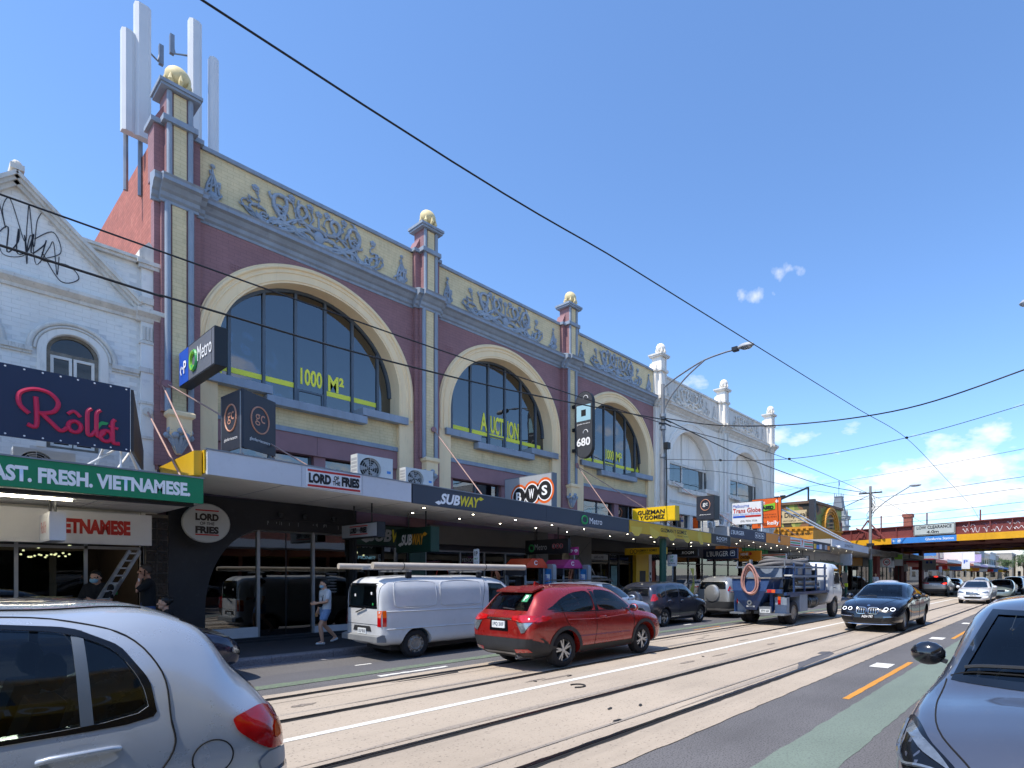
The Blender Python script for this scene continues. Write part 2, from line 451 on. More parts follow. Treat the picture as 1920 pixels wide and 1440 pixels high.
GROOVE = pm('rail groove', '#191718', .9, 0, .3, 8)

def strip(y0, y1, x0, x1, z, wob=0.0, step=.35):
    """a flat ribbon along the street with slightly uneven edges"""
    m = M(); xs = []; x = x0
    while x < x1:
        xs.append(x); x += step if x < 45 else step * 12
    xs.append(x1)
    def w(): return random.uniform(-wob, wob)
    return m.grid([[(x, y0 + w(), z), (x, y1 + w(), z)] for x in xs][::-1]) if False else m.grid([[(x, y1 + w(), z), (x, y0 + w(), z)] for x in xs][::-1])
g = M(); g.grid([[(-1500, -1500, -.05), (-1500, 1500, -.05)], [(1500, -1500, -.05), (1500, 1500, -.05)]])
struct('ground', g, G_ASPH2)
struct('road', strip(-1.25, 12.52, -70, 420, 0.0), G_ASPH)
struct('parking_lane', strip(9.95, 11.05, -60, 300, .004, .03), G_ASPH2)
struct('tram_bed', strip(3.28, 9.25, -60, 400, .008, .014, .18), G_CONC)
# steel rails set in the concrete: dark bitumen joint, groove, head
for yc in (3.90, 5.36, 7.44, 8.88):
    r_ = tag(strip(yc - .07, yc + .075, -60, 300, .0125, .010, .16).build('tram_rail', G_DARK), kind='structure')
    m = M(); m.box(-60, 300, yc - .008, yc + .052, .004, .021); m.build('rail_head', STEEL, r_, world=False)
    m = M(); m.box(-60, 300, yc - .045, yc - .008, .004, .0155); m.build('rail_groove', GROOVE, r_, world=False)
for yc in (4.22, 8.55):
    struct('concrete_joint', strip(yc, yc + .012, -40, 120, .0125, .004, .5), G_DARK)
struct('centre_line', strip(6.49, 6.62, -60, 300, .0125, .005, .25), G_WHITE)
struct('bike_lane', strip(1.66, 2.3, -2, 200, .004, .012, .2), G_GREEN)
struct('bike_lane', strip(9.78, 10.1, 1.5, 120, .0085, .02, .2), G_GREEN2)
for a, b in ((8.1, 12.3), (17.5, 21.5), (27, 31)):
    struct('lane_line', strip(2.44, 2.54, a, b, .0045, .006, .2), G_ORANGE)
for a, b in ((7.6, 9.4), (15, 17), (24, 26)):
    struct('lane_line', strip(9.42, 9.5, a + .3, b, .0045, .006, .2), G_ORANGE)
for a in (11.25, 17.1, 23.1, 29, 35):
    struct('painted_block', strip(2.68, 3.02, a, a + .58, .0045, .006, .15), G_WHITE)
struct('parking_tick', strip(10.9, 10.98, 5.3, 5.62, .0085, .006, .1), G_WHITE)
struct('lane_dash', strip(9.42, 9.54, 5.0, 6.35, .0045, .025, .1), G_WHITE)
for a in (16.6, 27.0):
    struct('parking_tick', strip(10.6, 10.72, a, a + .5, .0085, .006, .1), G_WHITE)
struct('service_cover', strip(1.2, 1.62, 2.6, 4.4, .0045, .01), G_DARK)
# dark asphalt repair beside the rail and a few torn rubber scraps on the concrete
m = M(); pp = [(10.05, 3.97), (10.5, 4.0), (11.3, 4.02), (12.0, 4.04), (12.6, 4.12), (12.85, 4.3), (12.7, 4.45), (12.35, 4.42), (12.3, 4.28), (11.7, 4.3), (11.2, 4.24), (10.8, 4.26), (10.5, 4.12)]
m.add([(x, y, .0135) for x, y in pp], [tuple(range(len(pp)))]); struct('asphalt_patch', m, G_ASPH2)
m = M(); pp = [(4.75, 8.72), (5.4, 8.74), (6.1, 8.78), (6.05, 8.68), (5.2, 8.66)]
m.add([(x, y, .0128) for x, y in pp][::-1], [tuple(range(len(pp)))]); struct('asphalt_patch', m, G_DARK)
for x, y, a in ((5.6, 4.75, .3), (5.2, 4.3, -.2), (6.0, 4.55, .5), (7.0, 6.85, .1), (10.4, 6.2, .9), (6.3, 6.95, 1.2)):
    m = M(); m.add([(x + math.cos(a) * u - math.sin(a) * v, y + math.sin(a) * u + math.cos(a) * v, .0145 + h) for u, v, h in
                   ((-.07, -.012, 0), (0, -.03, .004), (.08, -.006, 0), (.06, .015, .006), (-.03, .02, .003))], [(0, 1, 2, 3, 4)])
    struct('rubber_scrap', m, G_DARK)
m = M(); m.tube([(6.42 + .13 * math.cos(q), 6.12 + .13 * math.sin(q), .018) for q in [R(a) for a in range(-150, 110, 20)]], .014, 6); struct('rubber_ring', m, G_DARK)

G_STAIN = groundmat('oil stained concrete', '#877c71', '#4d463f', 24, .52, .66, .8, '#a3988b', .2, .3, 1.6)
rs = random.Random(5)
for i in range(14):   # oil drips between the rails and scuffs by the kerb side
    x0_ = rs.uniform(2.5, 26); yc = rs.choice((4.62, 4.66, 8.12, 8.2, 6.0, 7.0)) + rs.uniform(-.12, .12); a = rs.uniform(.12, .4); b_ = rs.uniform(.03, .08)
    m = M(); n = 16; m.add([(x0_ + a * math.cos(2 * PI * k / n) * rs.uniform(.6, 1.1), yc + b_ * math.sin(2 * PI * k / n) * rs.uniform(.5, 1.2), .0132) for k in range(n)], [tuple(range(n))]); struct('oil_stain', m, G_STAIN)
for yc, a, e in ((4.05, 6, 20), (5.55, 2, 13), (7.75, 3.5, 14), (8.6, 12, 30), (5.18, 14, 30)):
    m = M(); n = 24; m.grid([[(a + (e - a) * k / n, yc + .05 * math.sin(k * .35) + .06 * min(1, k / 4, (n - k) / 4), .013), (a + (e - a) * k / n, yc + .05 * math.sin(k * .35) - .06 * min(1, k / 4, (n - k) / 4), .013)] for k in range(n + 1)][::-1]); struct('tyre_mark', m, groundmat('tyre mark', '#9a8f83', '#6a6158', 30, .5, .66, .7, '#b0a599', .12, .3, .6) if 'tyre mark' not in MATS else MATS['tyre mark'])
# kerbs and footpaths
kb = M(); kb.box(-60, 1.0, 12.5, 12.78, -.02, .148); kb.box(16, 300, 12.5, 12.78, -.02, .148)
kerb = struct('kerb', kb, G_STONE)
x = 1.02
while x < 15.9:
    l = random.uniform(.85, 1.3); l = min(l, 15.98 - x)
    m = M(); y = 12.5 + random.uniform(-.006, .006); h = .148 + random.uniform(-.004, .004)
    m.prism([(y + .025, h), (12.78, h), (12.78, -.02), (y, -.02), (y, h - .03)], 'x', x, x + l - .012)
    m.build('kerb_stone', G_STONE, kerb, world=False); x += l
struct('gutter', strip(12.16, 12.5, -60, 200, .0045, .008, .5), G_STONE)
fp = M(); fp.box(-60, 300, 12.78, 15.62, -.02, .145); struct('footpath', fp, G_PATH)
fp = M(); fp.box(-60, 300, -4.6, -1.5, -.02, .145); struct('footpath', fp, G_PATH)
fp = M(); fp.box(-60, 300, -1.5, -1.25, -.02, .148); struct('kerb', fp, G_STONE)

# ------------------------------------------------------------------ palette of the two long facades
D0 = 15.5
PURPLE = brickmat('purple painted brick', '#9a7274', '#8b6669', .7, var=.04, depth=.25, wear=.35, wearcol='#6e535d')
PURPLEP = pm('purple paint', '#987174', .65, var=.1, scale=1.2, bump=.15, bscale=25, spots=.25)
CREAM = pm('cream render', '#f7dcb0', .75, var=.06, scale=1.1, bump=.12, bscale=30, spots=.28, spcol='#b5a17c', stretch=(1.6, 1.6, .3))
CREAMB = brickmat('cream painted brick', '#e9d5a8', '#d8c396', .75, var=.03, depth=.22, wear=.5, wearcol='#a2936c')
BLUEG = pm('blue grey paint', '#8f9aa8', .6, var=.14, scale=1.5, bump=.12, bscale=25, spots=.5, spcol='#5c6470', stretch=(1.8, 1.8, .4))
BLUED = pm('blue grey ornament paint', '#9aa5b2', .6, var=.15, scale=3, bump=.15, bscale=25, spots=.4, spcol='#4d545f')
GOLD = pm('cream gold paint', '#e0cc98', .6, var=.08, scale=3, spots=.35, spcol='#b99c5c')
WHITEP = pm('white render', '#efe9df', .75, var=.07, scale=.9, bump=.12, bscale=25, spots=.5, spcol='#a8a49e', stretch=(1.8, 1.8, .3))
WHITEB = pm('white painted brick', '#ebe8e2', .75, var=.08, scale=1.0, bump=.2, bscale=40, spots=.35, spcol='#8d8f94')
WHITEM = pm('white moulding weathered', '#d8d3ca', .75, var=.14, scale=2.4, bump=.15, bscale=30, spots=.8, spcol='#7a736b', stretch=(2, 2, .35))
FRAME = pm('grey window frame', '#59636e', .45, metal=.3, var=.08)
ALU = pm('aluminium frame', '#a9abad', .4, metal=.6, var=.06)
GLASSB = glassmat('upper window glass', '#7f9cb8', .6, .015, .95, .22, 2.4)
GLASSW = glassmat('shop window glass', '#a3b4b6', .7, .01, .95, .05, 2.15)
GLASSP = glassmat('pale window glass', '#9aa5b5', .35, .12, .8, .1)
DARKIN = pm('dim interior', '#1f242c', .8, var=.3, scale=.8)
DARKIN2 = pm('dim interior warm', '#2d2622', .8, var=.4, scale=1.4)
YSIGN = pm('yellow window vinyl', '#f2ee4a', .5, var=.03)
ROOFG = pm('roof sheet', '#7c7f83', .6, metal=.3, var=.15)
REDW = brickmat('red painted side wall', '#b46c5b', '#985644', .8, var=.12, depth=.3, wear=.6, wearcol='#c98f79')

def cornice_profile(y, z0, k=1.0):
    """section in (y, z): steps out towards the street as it rises"""
    return [(y, z0), (y - .07 * k, z0), (y - .07 * k, z0 + .06), (y - .12 * k, z0 + .1), (y - .14 * k, z0 + .18), (y - .2 * k, z0 + .22), (y - .27 * k, z0 + .31),
            (y - .36 * k, z0 + .34), (y - .36 * k, z0 + .42), (y - .39 * k, z0 + .46), (y - .30 * k, z0 + .50), (y, z0 + .56)]
def spiral(cx_, cz_, r0, r1, a0, turns, n=26):
    return [(cx_ + (r0 + (r1 - r0) * i / n) * math.cos(R(a0) + 2 * PI * turns * i / n), cz_ + (r0 + (r1 - r0) * i / n) * math.sin(R(a0) + 2 * PI * turns * i / n)) for i in range(n + 1)]
def ornament():
    """moulded whiplash foliage: a dense middle with loops, flowers on curling stems and a scroll at each end"""
    m = M()
    def tb(p, r0, r1, y=0.0, n=6):
        k = len(p); q = [(a, -.012 - y - .02 * math.sin(PI * i / max(1, k - 1)), b) for i, (a, b) in enumerate(p)]
        m.tube(q, [(r0 + (r1 - r0) * i / (k - 1)) * 1.05 for i in range(k)], n)
        for i in range(3, k - 2, 5):
            a = Vector((p[i][0] - p[i - 1][0], 0, p[i][1] - p[i - 1][1])); a = a.normalized() if a.length > 1e-6 else Vector((1, 0, 0)); b = Vector((-a.z, 0, a.x)) * (1 if (i // 5) % 2 else -1)
            o = Vector((p[i][0], -.03, p[i][1])); L = r0 * 2.2 + .03; w = a * .4 + b
            m.tube([o, o + (a * .5 + b * .5) * L * .6 + Vector((0, -.015, 0)), o + (a * 1.0 + b * .6) * L, o + (a * 1.4 + b * .3) * L], [r0 * .6, r0 * .7 + .006, r0 * .45, .004], 6)
    def flower(x, z, r):
        for i in range(5):
            a = R(90 + 72 * i)
            m.ball((x + r * .6 * math.cos(a), -.03, z + r * .6 * math.sin(a)), r * .55, 8, 1, .5, 1)
        m.ball((x, -.05, z), r * .4, 8, 1, .6, 1)
    for sg in (-1, 1):
        def S(p): return [(sg * a, b) for a, b in p]
        big = crom([(.05, .12, 0), (.35, .16, 0), (.75, .3, 0), (.98, .55, 0), (1.0, .82, 0), (.86, .93, 0), (.74, .84, 0), (.74, .62, 0), (.85, .4, 0), (1.0, .22, 0), (1.2, .1, 0)], 5)
        tb(S([(p.x, p.y) for p in big]), .055, .03)
        b2 = crom([(.1, .3, 0), (.3, .34, 0), (.55, .2, 0), (.8, .08, 0), (1.1, .06, 0), (1.35, .14, 0), (1.5, .3, 0), (1.42, .42, 0), (1.3, .36, 0)], 5)
        tb(S([(p.x, p.y) for p in b2]), .05, .02, .01)
        b3 = crom([(.0, .5, 0), (.2, .46, 0), (.42, .55, 0), (.5, .75, 0), (.42, .9, 0), (.3, .84, 0), (.3, .7, 0), (.42, .55, 0), (.62, .42, 0), (.9, .12, 0)], 5)
        tb(S([(p.x, p.y) for p in b3]), .045, .03, .015)
        for i in range(3):
            b4 = crom([(.15 + .1 * i, .05 + .1 * i, 0), (.45 + .1 * i, .1 + .08 * i, 0), (.8 + .05 * i, .28 - .03 * i, 0), (1.05, .2 - .04 * i, 0)], 5)
            tb(S([(p.x, p.y) for p in b4]), .03, .02, .02)
        tb(S(spiral(.88, .5, .16, .03, 20, 1.3)), .03, .02, .02)
        tb(S(spiral(1.2, .24, .12, .02, 200, 1.2)), .028, .018, .01)
        for x, z, b in ((.62, 1.0, .42), (1.38, .82, 1.42), (.2, .98, .1)):
            st = crom([(b, .4, 0), (b + .1, .55, 0), (x - .08, z - .28, 0), (x, z - .06, 0)], 5)
            tb(S([(p.x, p.y) for p in st]), .02, .014); flower(sg * x, z, .075)
        tail = crom([(1.3, .12, 0), (1.5, .16, 0), (1.66, .34, 0), (1.6, .46, 0), (1.52, .4, 0)], 5)
        tb(S([(p.x, p.y) for p in tail]), .024, .012)
        # separate scroll near the pier
        tb([(sg * 2.2 + a, b) for a, b in spiral(0, .17, .15, .03, 100, 1.4)], .035, .02)
        m.ball((sg * 2.2, -.03, .17), .1, 8, 1, .5, 1)
        for q in (-.1, -.03, .05, .1):
            st = crom([(q * 1.2, .24, 0), (q * .9, .42, 0), (q * .25, .62, 0), (0, .84 - abs(q), 0)], 4)
            tb([(sg * 2.2 + p.x, p.y) for p in st], .028, .014)
        m.ball((sg * 2.2, -.03, .84), .05, 8, 1, .6, 1); m.ball((sg * 2.2 + .12, -.03, .5), .04, 8, 1, .6, 1)
    flower(0, .9, .08); tb([(0, .1), (0, .5), (0, .86)], .03, .02)
    m.ball((0, -.03, .3), .13, 10, 1, .5, 1.3); m.ball((0, -.03, .08), .11, 10, 1.4, .5, .8)
    return m.mesh('frieze_ornament', BLUED, 60)
ORN = ornament()
ORNW = ORN.copy(); ORNW.materials[0] = WHITEM

ZS, RO, RI = 6.98, 2.64, 2.2        # spring line, outer and inner arch radius
BASE0 = (12.68, D0, 0)
def finial(b, x, pal, zc=12.2):
    m = M(); m.lathe([(0, zc), (.17, zc), (.17, zc + .04), (.12, zc + .07), (.1, zc + .1), (.13, zc + .13)], (x, D0 - .15, 0), 16)
    m.ball((x, D0 - .15, zc + .33), .23, 20)
    for i in range(8):
        a = 2 * PI * i / 8
        m.tube([(x + .13 * math.cos(a), D0 - .15 + .13 * math.sin(a), zc + .06), (x + .235 * math.cos(a), D0 - .15 + .235 * math.sin(a), zc + .16), (x + .225 * math.cos(a), D0 - .15 + .225 * math.sin(a), zc + .28)], [.035, .045, .012], 6)
    m.build('ball_finial', pal['ball'], b, 50)
def pier(b, x, pal, low=4.55):
    """engaged pier: stepped body, cream face between two round rods, corbel, attic block with two caps"""
    m = M(); m.box(x - .40, x + .40, D0 - .14, D0 + .1, 4.1, 9.72); m.box(x - .30, x + .30, D0 - .24, D0 - .14, low + .55, 9.72)
    m.build('pier_body', pal['wall'], b)
    m = M(); m.box(x - .42, x + .42, D0 + .12, D0 + .5, 2.9, 4.1); m.build('pier_foot', pal['lint'], b)
    m = M(); m.box(x - .12, x + .12, D0 - .262, D0 - .24, low + .62, 9.70); m.build('pier_face', pal['facep'], b)
    for q in (-.2, .2):
        m = M(); m.tube([(x + q, D0 - .27, low + .55), (x + q, D0 - .27, 9.71)], .055, 10); m.build('pier_rod', pal['trim'], b, 40)
    m = M()
    m.lathe([(0, low - .35), (.06, low - .33), (.13, low - .2), (.2, low), (.27, low + .1), (.27, low + .42), (.34, low + .47), (.34, low + .54), (.29, low + .58), (0, low + .58)], (x, D0 - .2, 0), 4, a0=PI / 4, a1=2 * PI + PI / 4)
    m.build('pier_corbel', pal['face'], b)
    m = M()
    for i in range(7):
        a = R(190 + 26.7 * i); cx_, cy_ = x + .2 * math.cos(a), D0 - .2 + .2 * math.sin(a)
        m.ball((cx_, cy_, low + .05 + .1 * (i % 2)), .075, 8); m.tube([(x, D0 - .25, low - .3), (cx_, cy_, low + .05)], [.05, .035], 6)
    m.build('corbel_leaf', pal['orn'], b, 50)
    # above the cornice
    m = M(); m.box(x - .40, x + .40, D0 - .13, D0 + .35, 10.24, 11.36)
    m.prism([(x - .40, 11.46), (x + .40, 11.46), (x + .24, 11.82), (x - .24, 11.82)], 'y', D0 - .1, D0 + .3)
    m.box(x - .23, x + .23, D0 - .3, D0 + .2, 10.24, 12.08)
    m.build('attic_block', pal['attic'], b)
    m = M(); m.box(x - .11, x + .11, D0 - .32, D0 - .3, 10.26, 11.38); m.box(x - .11, x + .11, D0 - .32, D0 - .3, 11.5, 12.06); m.build('attic_face', pal['facep'], b)
    for q in (-.18, .18):
        m = M(); m.tube([(x + q, D0 - .31, 10.26), (x + q, D0 - .31, 12.07)], .05, 10); m.build('attic_rod', pal['trim'], b, 40)
    m = M(); m.box(x - .46, x + .46, D0 - .19, D0 + .4, 11.36, 11.46); m.box(x - .30, x + .30, D0 - .4, D0 + .25, 11.38, 11.5)
    m.box(x - .34, x + .34, D0 - .42, D0 + .3, 12.08, 12.14); m.box(x - .37, x + .37, D0 - .45, D0 + .33, 12.14, 12.21); m.build('attic_cap', pal['trim'], b)
    finial(b, x, pal)
def arch_loop(c, r, zlow, n=40):
    return [(c + r, zlow)] + arc(c, ZS, r, 0, 180, n) + [(c - r, zlow)]
def bay(b, c, x0, x1, pal, blank=False):
    m = M(); m.plate([(x0, 4.1), (x1, 4.1), (x1, 9.75), (x0, 9.75)], [arch_loop(c, RO - .06, 4.15)], D0, D0 + .3); m.build('wall', pal['wall'], b)
    m = M(); lo = [(c + RO, 4.12)] + arc(c, ZS, RO, 0, 180, 48) + [(c - RO, 4.12), (c - RI, 4.12)] + arc(c, ZS, RI, 180, 0, 48) + [(c + RI, 4.12)]
    m.plate(lo, [], D0 - .05, D0 + .5); m.build('arch_band', pal['face'], b)
    for rr, th in ((RO - .07, .045), (RO - .19, .025), (RI + .06, .02)):
        m = M(); m.tube([(p[0], D0 - .05, p[1]) for p in [(c + rr, 6.3)] + arc(c, ZS, rr, 0, 180, 48) + [(c - rr, 6.3)]], th, 8); m.build('arch_moulding', pal['face'], b, 50)
    # panel below the window, band, lintel, low windows over the awning
    m = M(); m.box(c - RI, c + RI, D0 + .1, D0 + .5, 5.48, 6.2); m.build('spandrel', pal['facep'], b)
    m = M(); m.box(c - RI + .002, c + RI - .002, D0 + .02, D0 + .5, 5.36, 5.48); m.build('band', pal['trim'], b)
    m = M(); m.box(c - RI + .002, c - .02, D0 + .05, D0 + .5, 4.86, 5.358); m.box(c - .01, c + RI - .002, D0 + .055, D0 + .5, 4.86, 5.358); m.build('lintel', pal['lint'], b)
    for q0, q1 in ((-1.98, -.1), (.25, 1.98)):
        m = M(); m.box(c + q0, c + q1, D0 + .3, D0 + .32, 4.1, 4.86); m.build('low_window', GLASSB, b)
        m = M(); m.box(c + q0, c + q1, D0 + .45, D0 + .47, 4.1, 4.86); m.build('back_sheet', DARKIN, b)  # plain dark sheet close behind the low glass
        for w in (q0, (q0 + q1) / 2, q1):
            m = M(); m.box(c + w - .03, c + w + .03, D0 + .27, D0 + .34, 4.1, 4.859); m.build('low_window_frame', FRAME, b)
    for q0, q1 in ((-.07, .22), (2.01, RI - .003), (-RI + .003, -2.01)):
        m = M(); m.box(c + q0, c + q1, D0 + .12, D0 + .5, 4.1, 4.859); m.build('low_wall', pal['lint'], b)
    m = M(); m.box(x0, x1, D0 + .31, D0 + .5, 2.9, 4.12); m.build('wall_over_shops', pal['lint'], b)
    for q0, q1, z in ((-2.42, -1.12, 6.16), (-1.24, 1.2, 5.93), (1.08, 2.42, 6.16)):
        m = M(); dz = .01 if z < 6 else 0
        m.box(c + q0, c + q1, D0 - .16 - dz, D0 + .52, z, z + .2); m.build('sill', pal['trim'], b)
    yg = D0 + .46
    us = [-RI] + [-1.84 + .728 * k for k in range(6)] + [RI]
    def top(u): return ZS + math.sqrt(max(0, RI * RI - u * u))
    for i in range(7):
        a, e = us[i] + .005, us[i + 1] - .005
        zb = 6.13 if -1.3 < (a + e) / 2 < 1.25 else 6.36
        pts = [(c + a, zb), (c + e, zb)] + [(c + e + (a - e) * j / 8, max(zb + .01, top(e + (a - e) * j / 8))) for j in range(9)]
        m = M(); m.prism(pts, 'y', yg, yg + .012)
        if blank:
            zt = 7.42
            m = M(); m.prism([(c + a, zb), (c + e, zb), (c + e, zt), (c + a, zt)], 'y', yg, yg + .012); m.build('pane', GLASSB, b)
            m = M(); m.prism([(c + a + .01, zt + .08), (c + e - .01, zt + .08)] + [(c + e + (a - e) * j / 8, max(zt + .09, top(e + (a - e) * j / 8))) for j in range(9)], 'y', yg, yg + .03); m.build('panel', WHITEP, b)
        else: m.build('pane', GLASSB, b)
    fm = WHITEM if blank else FRAME
    for i, u in enumerate(us[1:-1]):
        if blank and i in (1, 3, 4): continue
        m = M(); m.box(c + u - .032, c + u + .032, yg - .05, yg + .03, 6.13 if abs(u) < 1.2 else 6.36, top(u) - .03); m.build('mullion', fm, b)
    m = M(); m.plate(arc(c, ZS, RI + .01, 0, 180, 48) + arc(c, ZS, RI - .07, 180, 0, 48), [], yg - .06, yg + .04); m.build('arch_frame', fm, b)
    if blank:
        m = M(); m.box(c - RI, c + RI, yg - .07, yg + .03, 7.40, 7.52); m.build('transom', fm, b)
    else:
        u0, u1 = us[3] + .035, us[4] - .035
        m = M(); m.plate([(c + u0, 6.13), (c + u1, 6.13), (c + u1, 6.62), (c + u0, 6.62)], [[(c + u0 + .05, 6.18), (c + u1 - .05, 6.18), (c + u1 - .05, 6.57), (c + u0 + .05, 6.57)]], yg - .03, yg + .0); m.build('casement', FRAME, b)
    # dim room behind
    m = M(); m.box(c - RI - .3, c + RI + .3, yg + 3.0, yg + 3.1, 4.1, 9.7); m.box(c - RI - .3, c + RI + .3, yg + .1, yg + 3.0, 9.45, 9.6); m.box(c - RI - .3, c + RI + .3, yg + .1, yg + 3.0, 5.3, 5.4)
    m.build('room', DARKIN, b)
    for k in range(3):
        m = M(); m.box(c - 1.5 + 1.2 * k, c - .5 + 1.2 * k, yg + 1.2, yg + 1.35, 9.38, 9.44); m.build('ceiling_fitting', ALU, b)
    # frieze
    m = M(); m.box(x0, x1, D0 + .02, D0 + .3, 10.2, 11.36); m.build('frieze', pal['frieze'], b)
    m = M(); m.box(x0, x1, D0 - .04, D0 + .34, 11.36, 11.45); m.build('coping', pal['trim'], b)
    o = link('frieze_ornament', ORNW if blank else ORN, b); o.location = (c - b.location.x, D0 + .02 - b.location.y, 10.24); o.scale = (1.04, 1.1, 1.0)
    m = M(); m.prism(cornice_profile(D0 + .05, 9.7), 'x', x0 - .02, x1 + .02); m.build('cornice', pal['corn'], b)
def cornice_break(b, x, pal):
    m = M(); m.prism(cornice_profile(D0 - .11, 9.694, 1.02), 'x', x - .46, x + .46); m.prism(cornice_profile(D0 - .21, 9.69, 1.03), 'x', x - .34, x + .34); m.build('cornice', pal['corn'], b)
PAINT = dict(wall=PURPLE, attic=PURPLE, face=CREAM, facep=CREAMB, trim=BLUEG, orn=BLUED, ball=GOLD, lint=PURPLEP, frieze=CREAMB, corn=BLUEG)
PWHITE = dict(wall=WHITEP, attic=WHITEP, face=WHITEP, facep=WHITEP, trim=WHITEM, orn=WHITEM, ball=WHITEP, lint=WHITEP, frieze=WHITEM, corn=WHITEM)
PX = [3.62, 9.62, 15.75, 21.86, 28.05, 34.3]
painted = thing('shop_building', 'long purple and cream building with three arched windows and gold ball finials', 'building', (3.3, D0, 0))
whiteb = thing('shop_building', 'white rendered building with two arched windows beyond the purple one', 'building', (21.9, D0, 0))
for i in range(5):
    b = painted if i < 3 else whiteb
    pal = PAINT if i < 3 else PWHITE
    c = (PX[i] + PX[i + 1]) / 2
    if i == 0: c = 6.57
    bay(b, c, PX[i] + (.30 if i else -.05), PX[i + 1] - .30, pal, i >= 3)
    if i: pass
for i, x in enumerate(PX):
    b = painted if i < 3 else whiteb
    pier(b, x, PAINT if i < 3 else PWHITE, 4.7); cornice_break(b, x, PAINT if i < 3 else PWHITE)
# yellow vinyl on the glass
yv = D0 + .452
def vin(c, u0, u1, z0, z1):
    m = M(); m.box(c + u0, c + u1, yv - .001, yv + .001, z0, z1); m.build('window_stripe', YSIGN, painted)
US = [-2.1] + [-1.84 + .728 * k for k in range(6)] + [2.1]
for bi, c in enumerate((6.57, (PX[1] + PX[2]) / 2, (PX[2] + PX[3]) / 2)):
    for k in range(7):
        if bi == 0 and k in (3, 6): continue
        if bi == 2 and k == 0: pass
        z = 6.62 if bi == 0 else 6.55
        if k == 6: vin(c, US[k] + .04, US[k] + (.25 if bi == 1 else .2), z, z + .13)
        elif k: vin(c, US[k] + .04, US[k + 1] - .04, z, z + .13)
        else: vin(c, US[1] - .2, US[1] - .04, z, z + .13)
    if bi == 1:
        text('A', painted, YSIGN, (c - .56, yv, 7.03), .28, .62, bold=.03); text('UCT', painted, YSIGN, (c + .0, yv, 7.0), .56, .62, bold=.03); text('ION', painted, YSIGN, (c + .72, yv, 6.98), .52, .62, bold=.03)
    else:
        dz = 0 if bi == 0 else .05
        text('1000', painted, YSIGN, (c + .01, yv, 6.98 + dz), .54, .44, bold=.03); text('M²', painted, YSIGN, (c + .64, yv, 6.98 + dz), .42, .44, bold=.03)
c = (PX[2] + PX[3]) / 2
m = M(); m.prism([(c + 1.98, 6.42), (c + 2.12, 6.62), (c + 1.98, 6.82)], 'y', yv - .001, yv + .001); m.build('window_arrow', YSIGN, painted)
m = M(); m.prism([(6.57 - 1.98, 6.5), (6.57 - 2.1, 6.68), (6.57 - 1.98, 6.86)], 'y', yv - .001, yv + .001); m.build('window_arrow', YSIGN, painted)
# left end: purple return pier, downpipe, red side wall with sloping coping, roof mass, air bricks
m = M(); m.box(3.24, 3.30, D0 - .12, D0 + .2, 4.0, 9.0); m.build('end_return', PURPLE, painted)
m = M(); m.tube([(3.93, D0 - .06, 4.6), (3.93, D0 - .06, 9.66)], .05, 10); m.build('downpipe', BLUEG, painted, 40)
m = M(); m.prism([(D0 + .3, 0), (32, 0), (32, 11.3), (D0 + .3, 11.3)], 'x', 3.31, 3.45); m.build('side_wall', REDW, painted)
m = M(); m.box(3.46, 34.5, D0 + 5, 32, 9, 10.3); m.box(3.46, 34.5, D0 + .34, D0 + 5, 9.9, 10.2); m.build('roof', ROOFG, painted)
m = M(); m.prism([(D0 + .3, 0), (32, 0), (32, 10.8), (D0 + .3, 11.3)], 'x', 34.45, 34.6); m.build('side_wall', WHITEP, whiteb)
for x, z in ((4.62, 8.9), (9.02, 8.9), (10.35, 8.85), (15.1, 8.85), (21.2, 8.85)):
    m = M(); m.plate([(x, z), (x + .24, z), (x + .24, z + .15), (x, z + .15)], [[(x + .02 + .055 * i, z + .02 + .06 * j), (x + .055 + .055 * i, z + .02 + .06 * j), (x + .055 + .055 * i, z + .06 + .06 * j), (x + .02 + .055 * i, z + .06 + .06 * j)] for i in range(4) for j in range(2)], D0 - .012, D0 + .02)
    m.build('air_brick', PURPLEP, painted)

# ------------------------------------------------------------------ gabled white brick building at the left
gab = thing('shop_building', 'white painted brick building with graffiti gable and one arched window', 'building', (1.27, D0, 0))
GC = 1.27
win_loops = []
for c in (GC - .76, GC + .76):
    win_loops.append([(c + .37, 4.2)] + arc(c, 6.08, .37, 0, 180, 20) + [(c - .37, 4.2)])
outl = [(-.85, 3.0), (3.26, 3.0), (3.26, 8.28), (2.13, 8.28), (GC, 9.16), (.41, 8.28), (-.85, 8.28)]
m = M(); m.plate(outl, win_loops, D0, D0 + .35); m.build('wall', pm('white mortar joints', '#dedcd8', .85, var=.12, scale=1.4, spots=.4, spcol='#7d7c7c'), gab)
# painted bricks, proud of their joints
bk = M(); row = 0; z = 3.2
while z < 9.05:
    x = .86 + (.12 if row % 2 else 0)
    while x < 3.0:
        cx_, cz_ = x + .112, z + .036
        ok = inside(cx_ - .1, cz_ + .03, outl) and inside(cx_ + .1, cz_ + .03, outl) and cx_ + .11 < 3.02
        for c in (GC - .76, GC + .76):
            if math.hypot(cx_ - c, cz_ - 6.06) < .66 and cz_ > 6.0: ok = False
            if abs(cx_ - c) < .52 and 4.1 < cz_ < 6.06: ok = False
        if abs(cz_ - 7.2) < .1: ok = False
        if ok:
            e = random.uniform(.002, .006)
            bk.add([(x, D0 - e, z), (x + .224, D0 - e, z), (x + .224, D0 - e, z + .074), (x, D0 - e, z + .074), (x - .003, D0, z - .003), (x + .227, D0, z - .003), (x + .227, D0, z + .077), (x - .003, D0, z + .077)],
                   [(0, 1, 2, 3), (4, 5, 1, 0), (5, 6, 2, 1), (6, 7, 3, 2), (7, 4, 0, 3)])
        x += .235
    z += .0835; row += 1
tag(bk.build('brickwork', WHITEB, gab), kind='stuff')
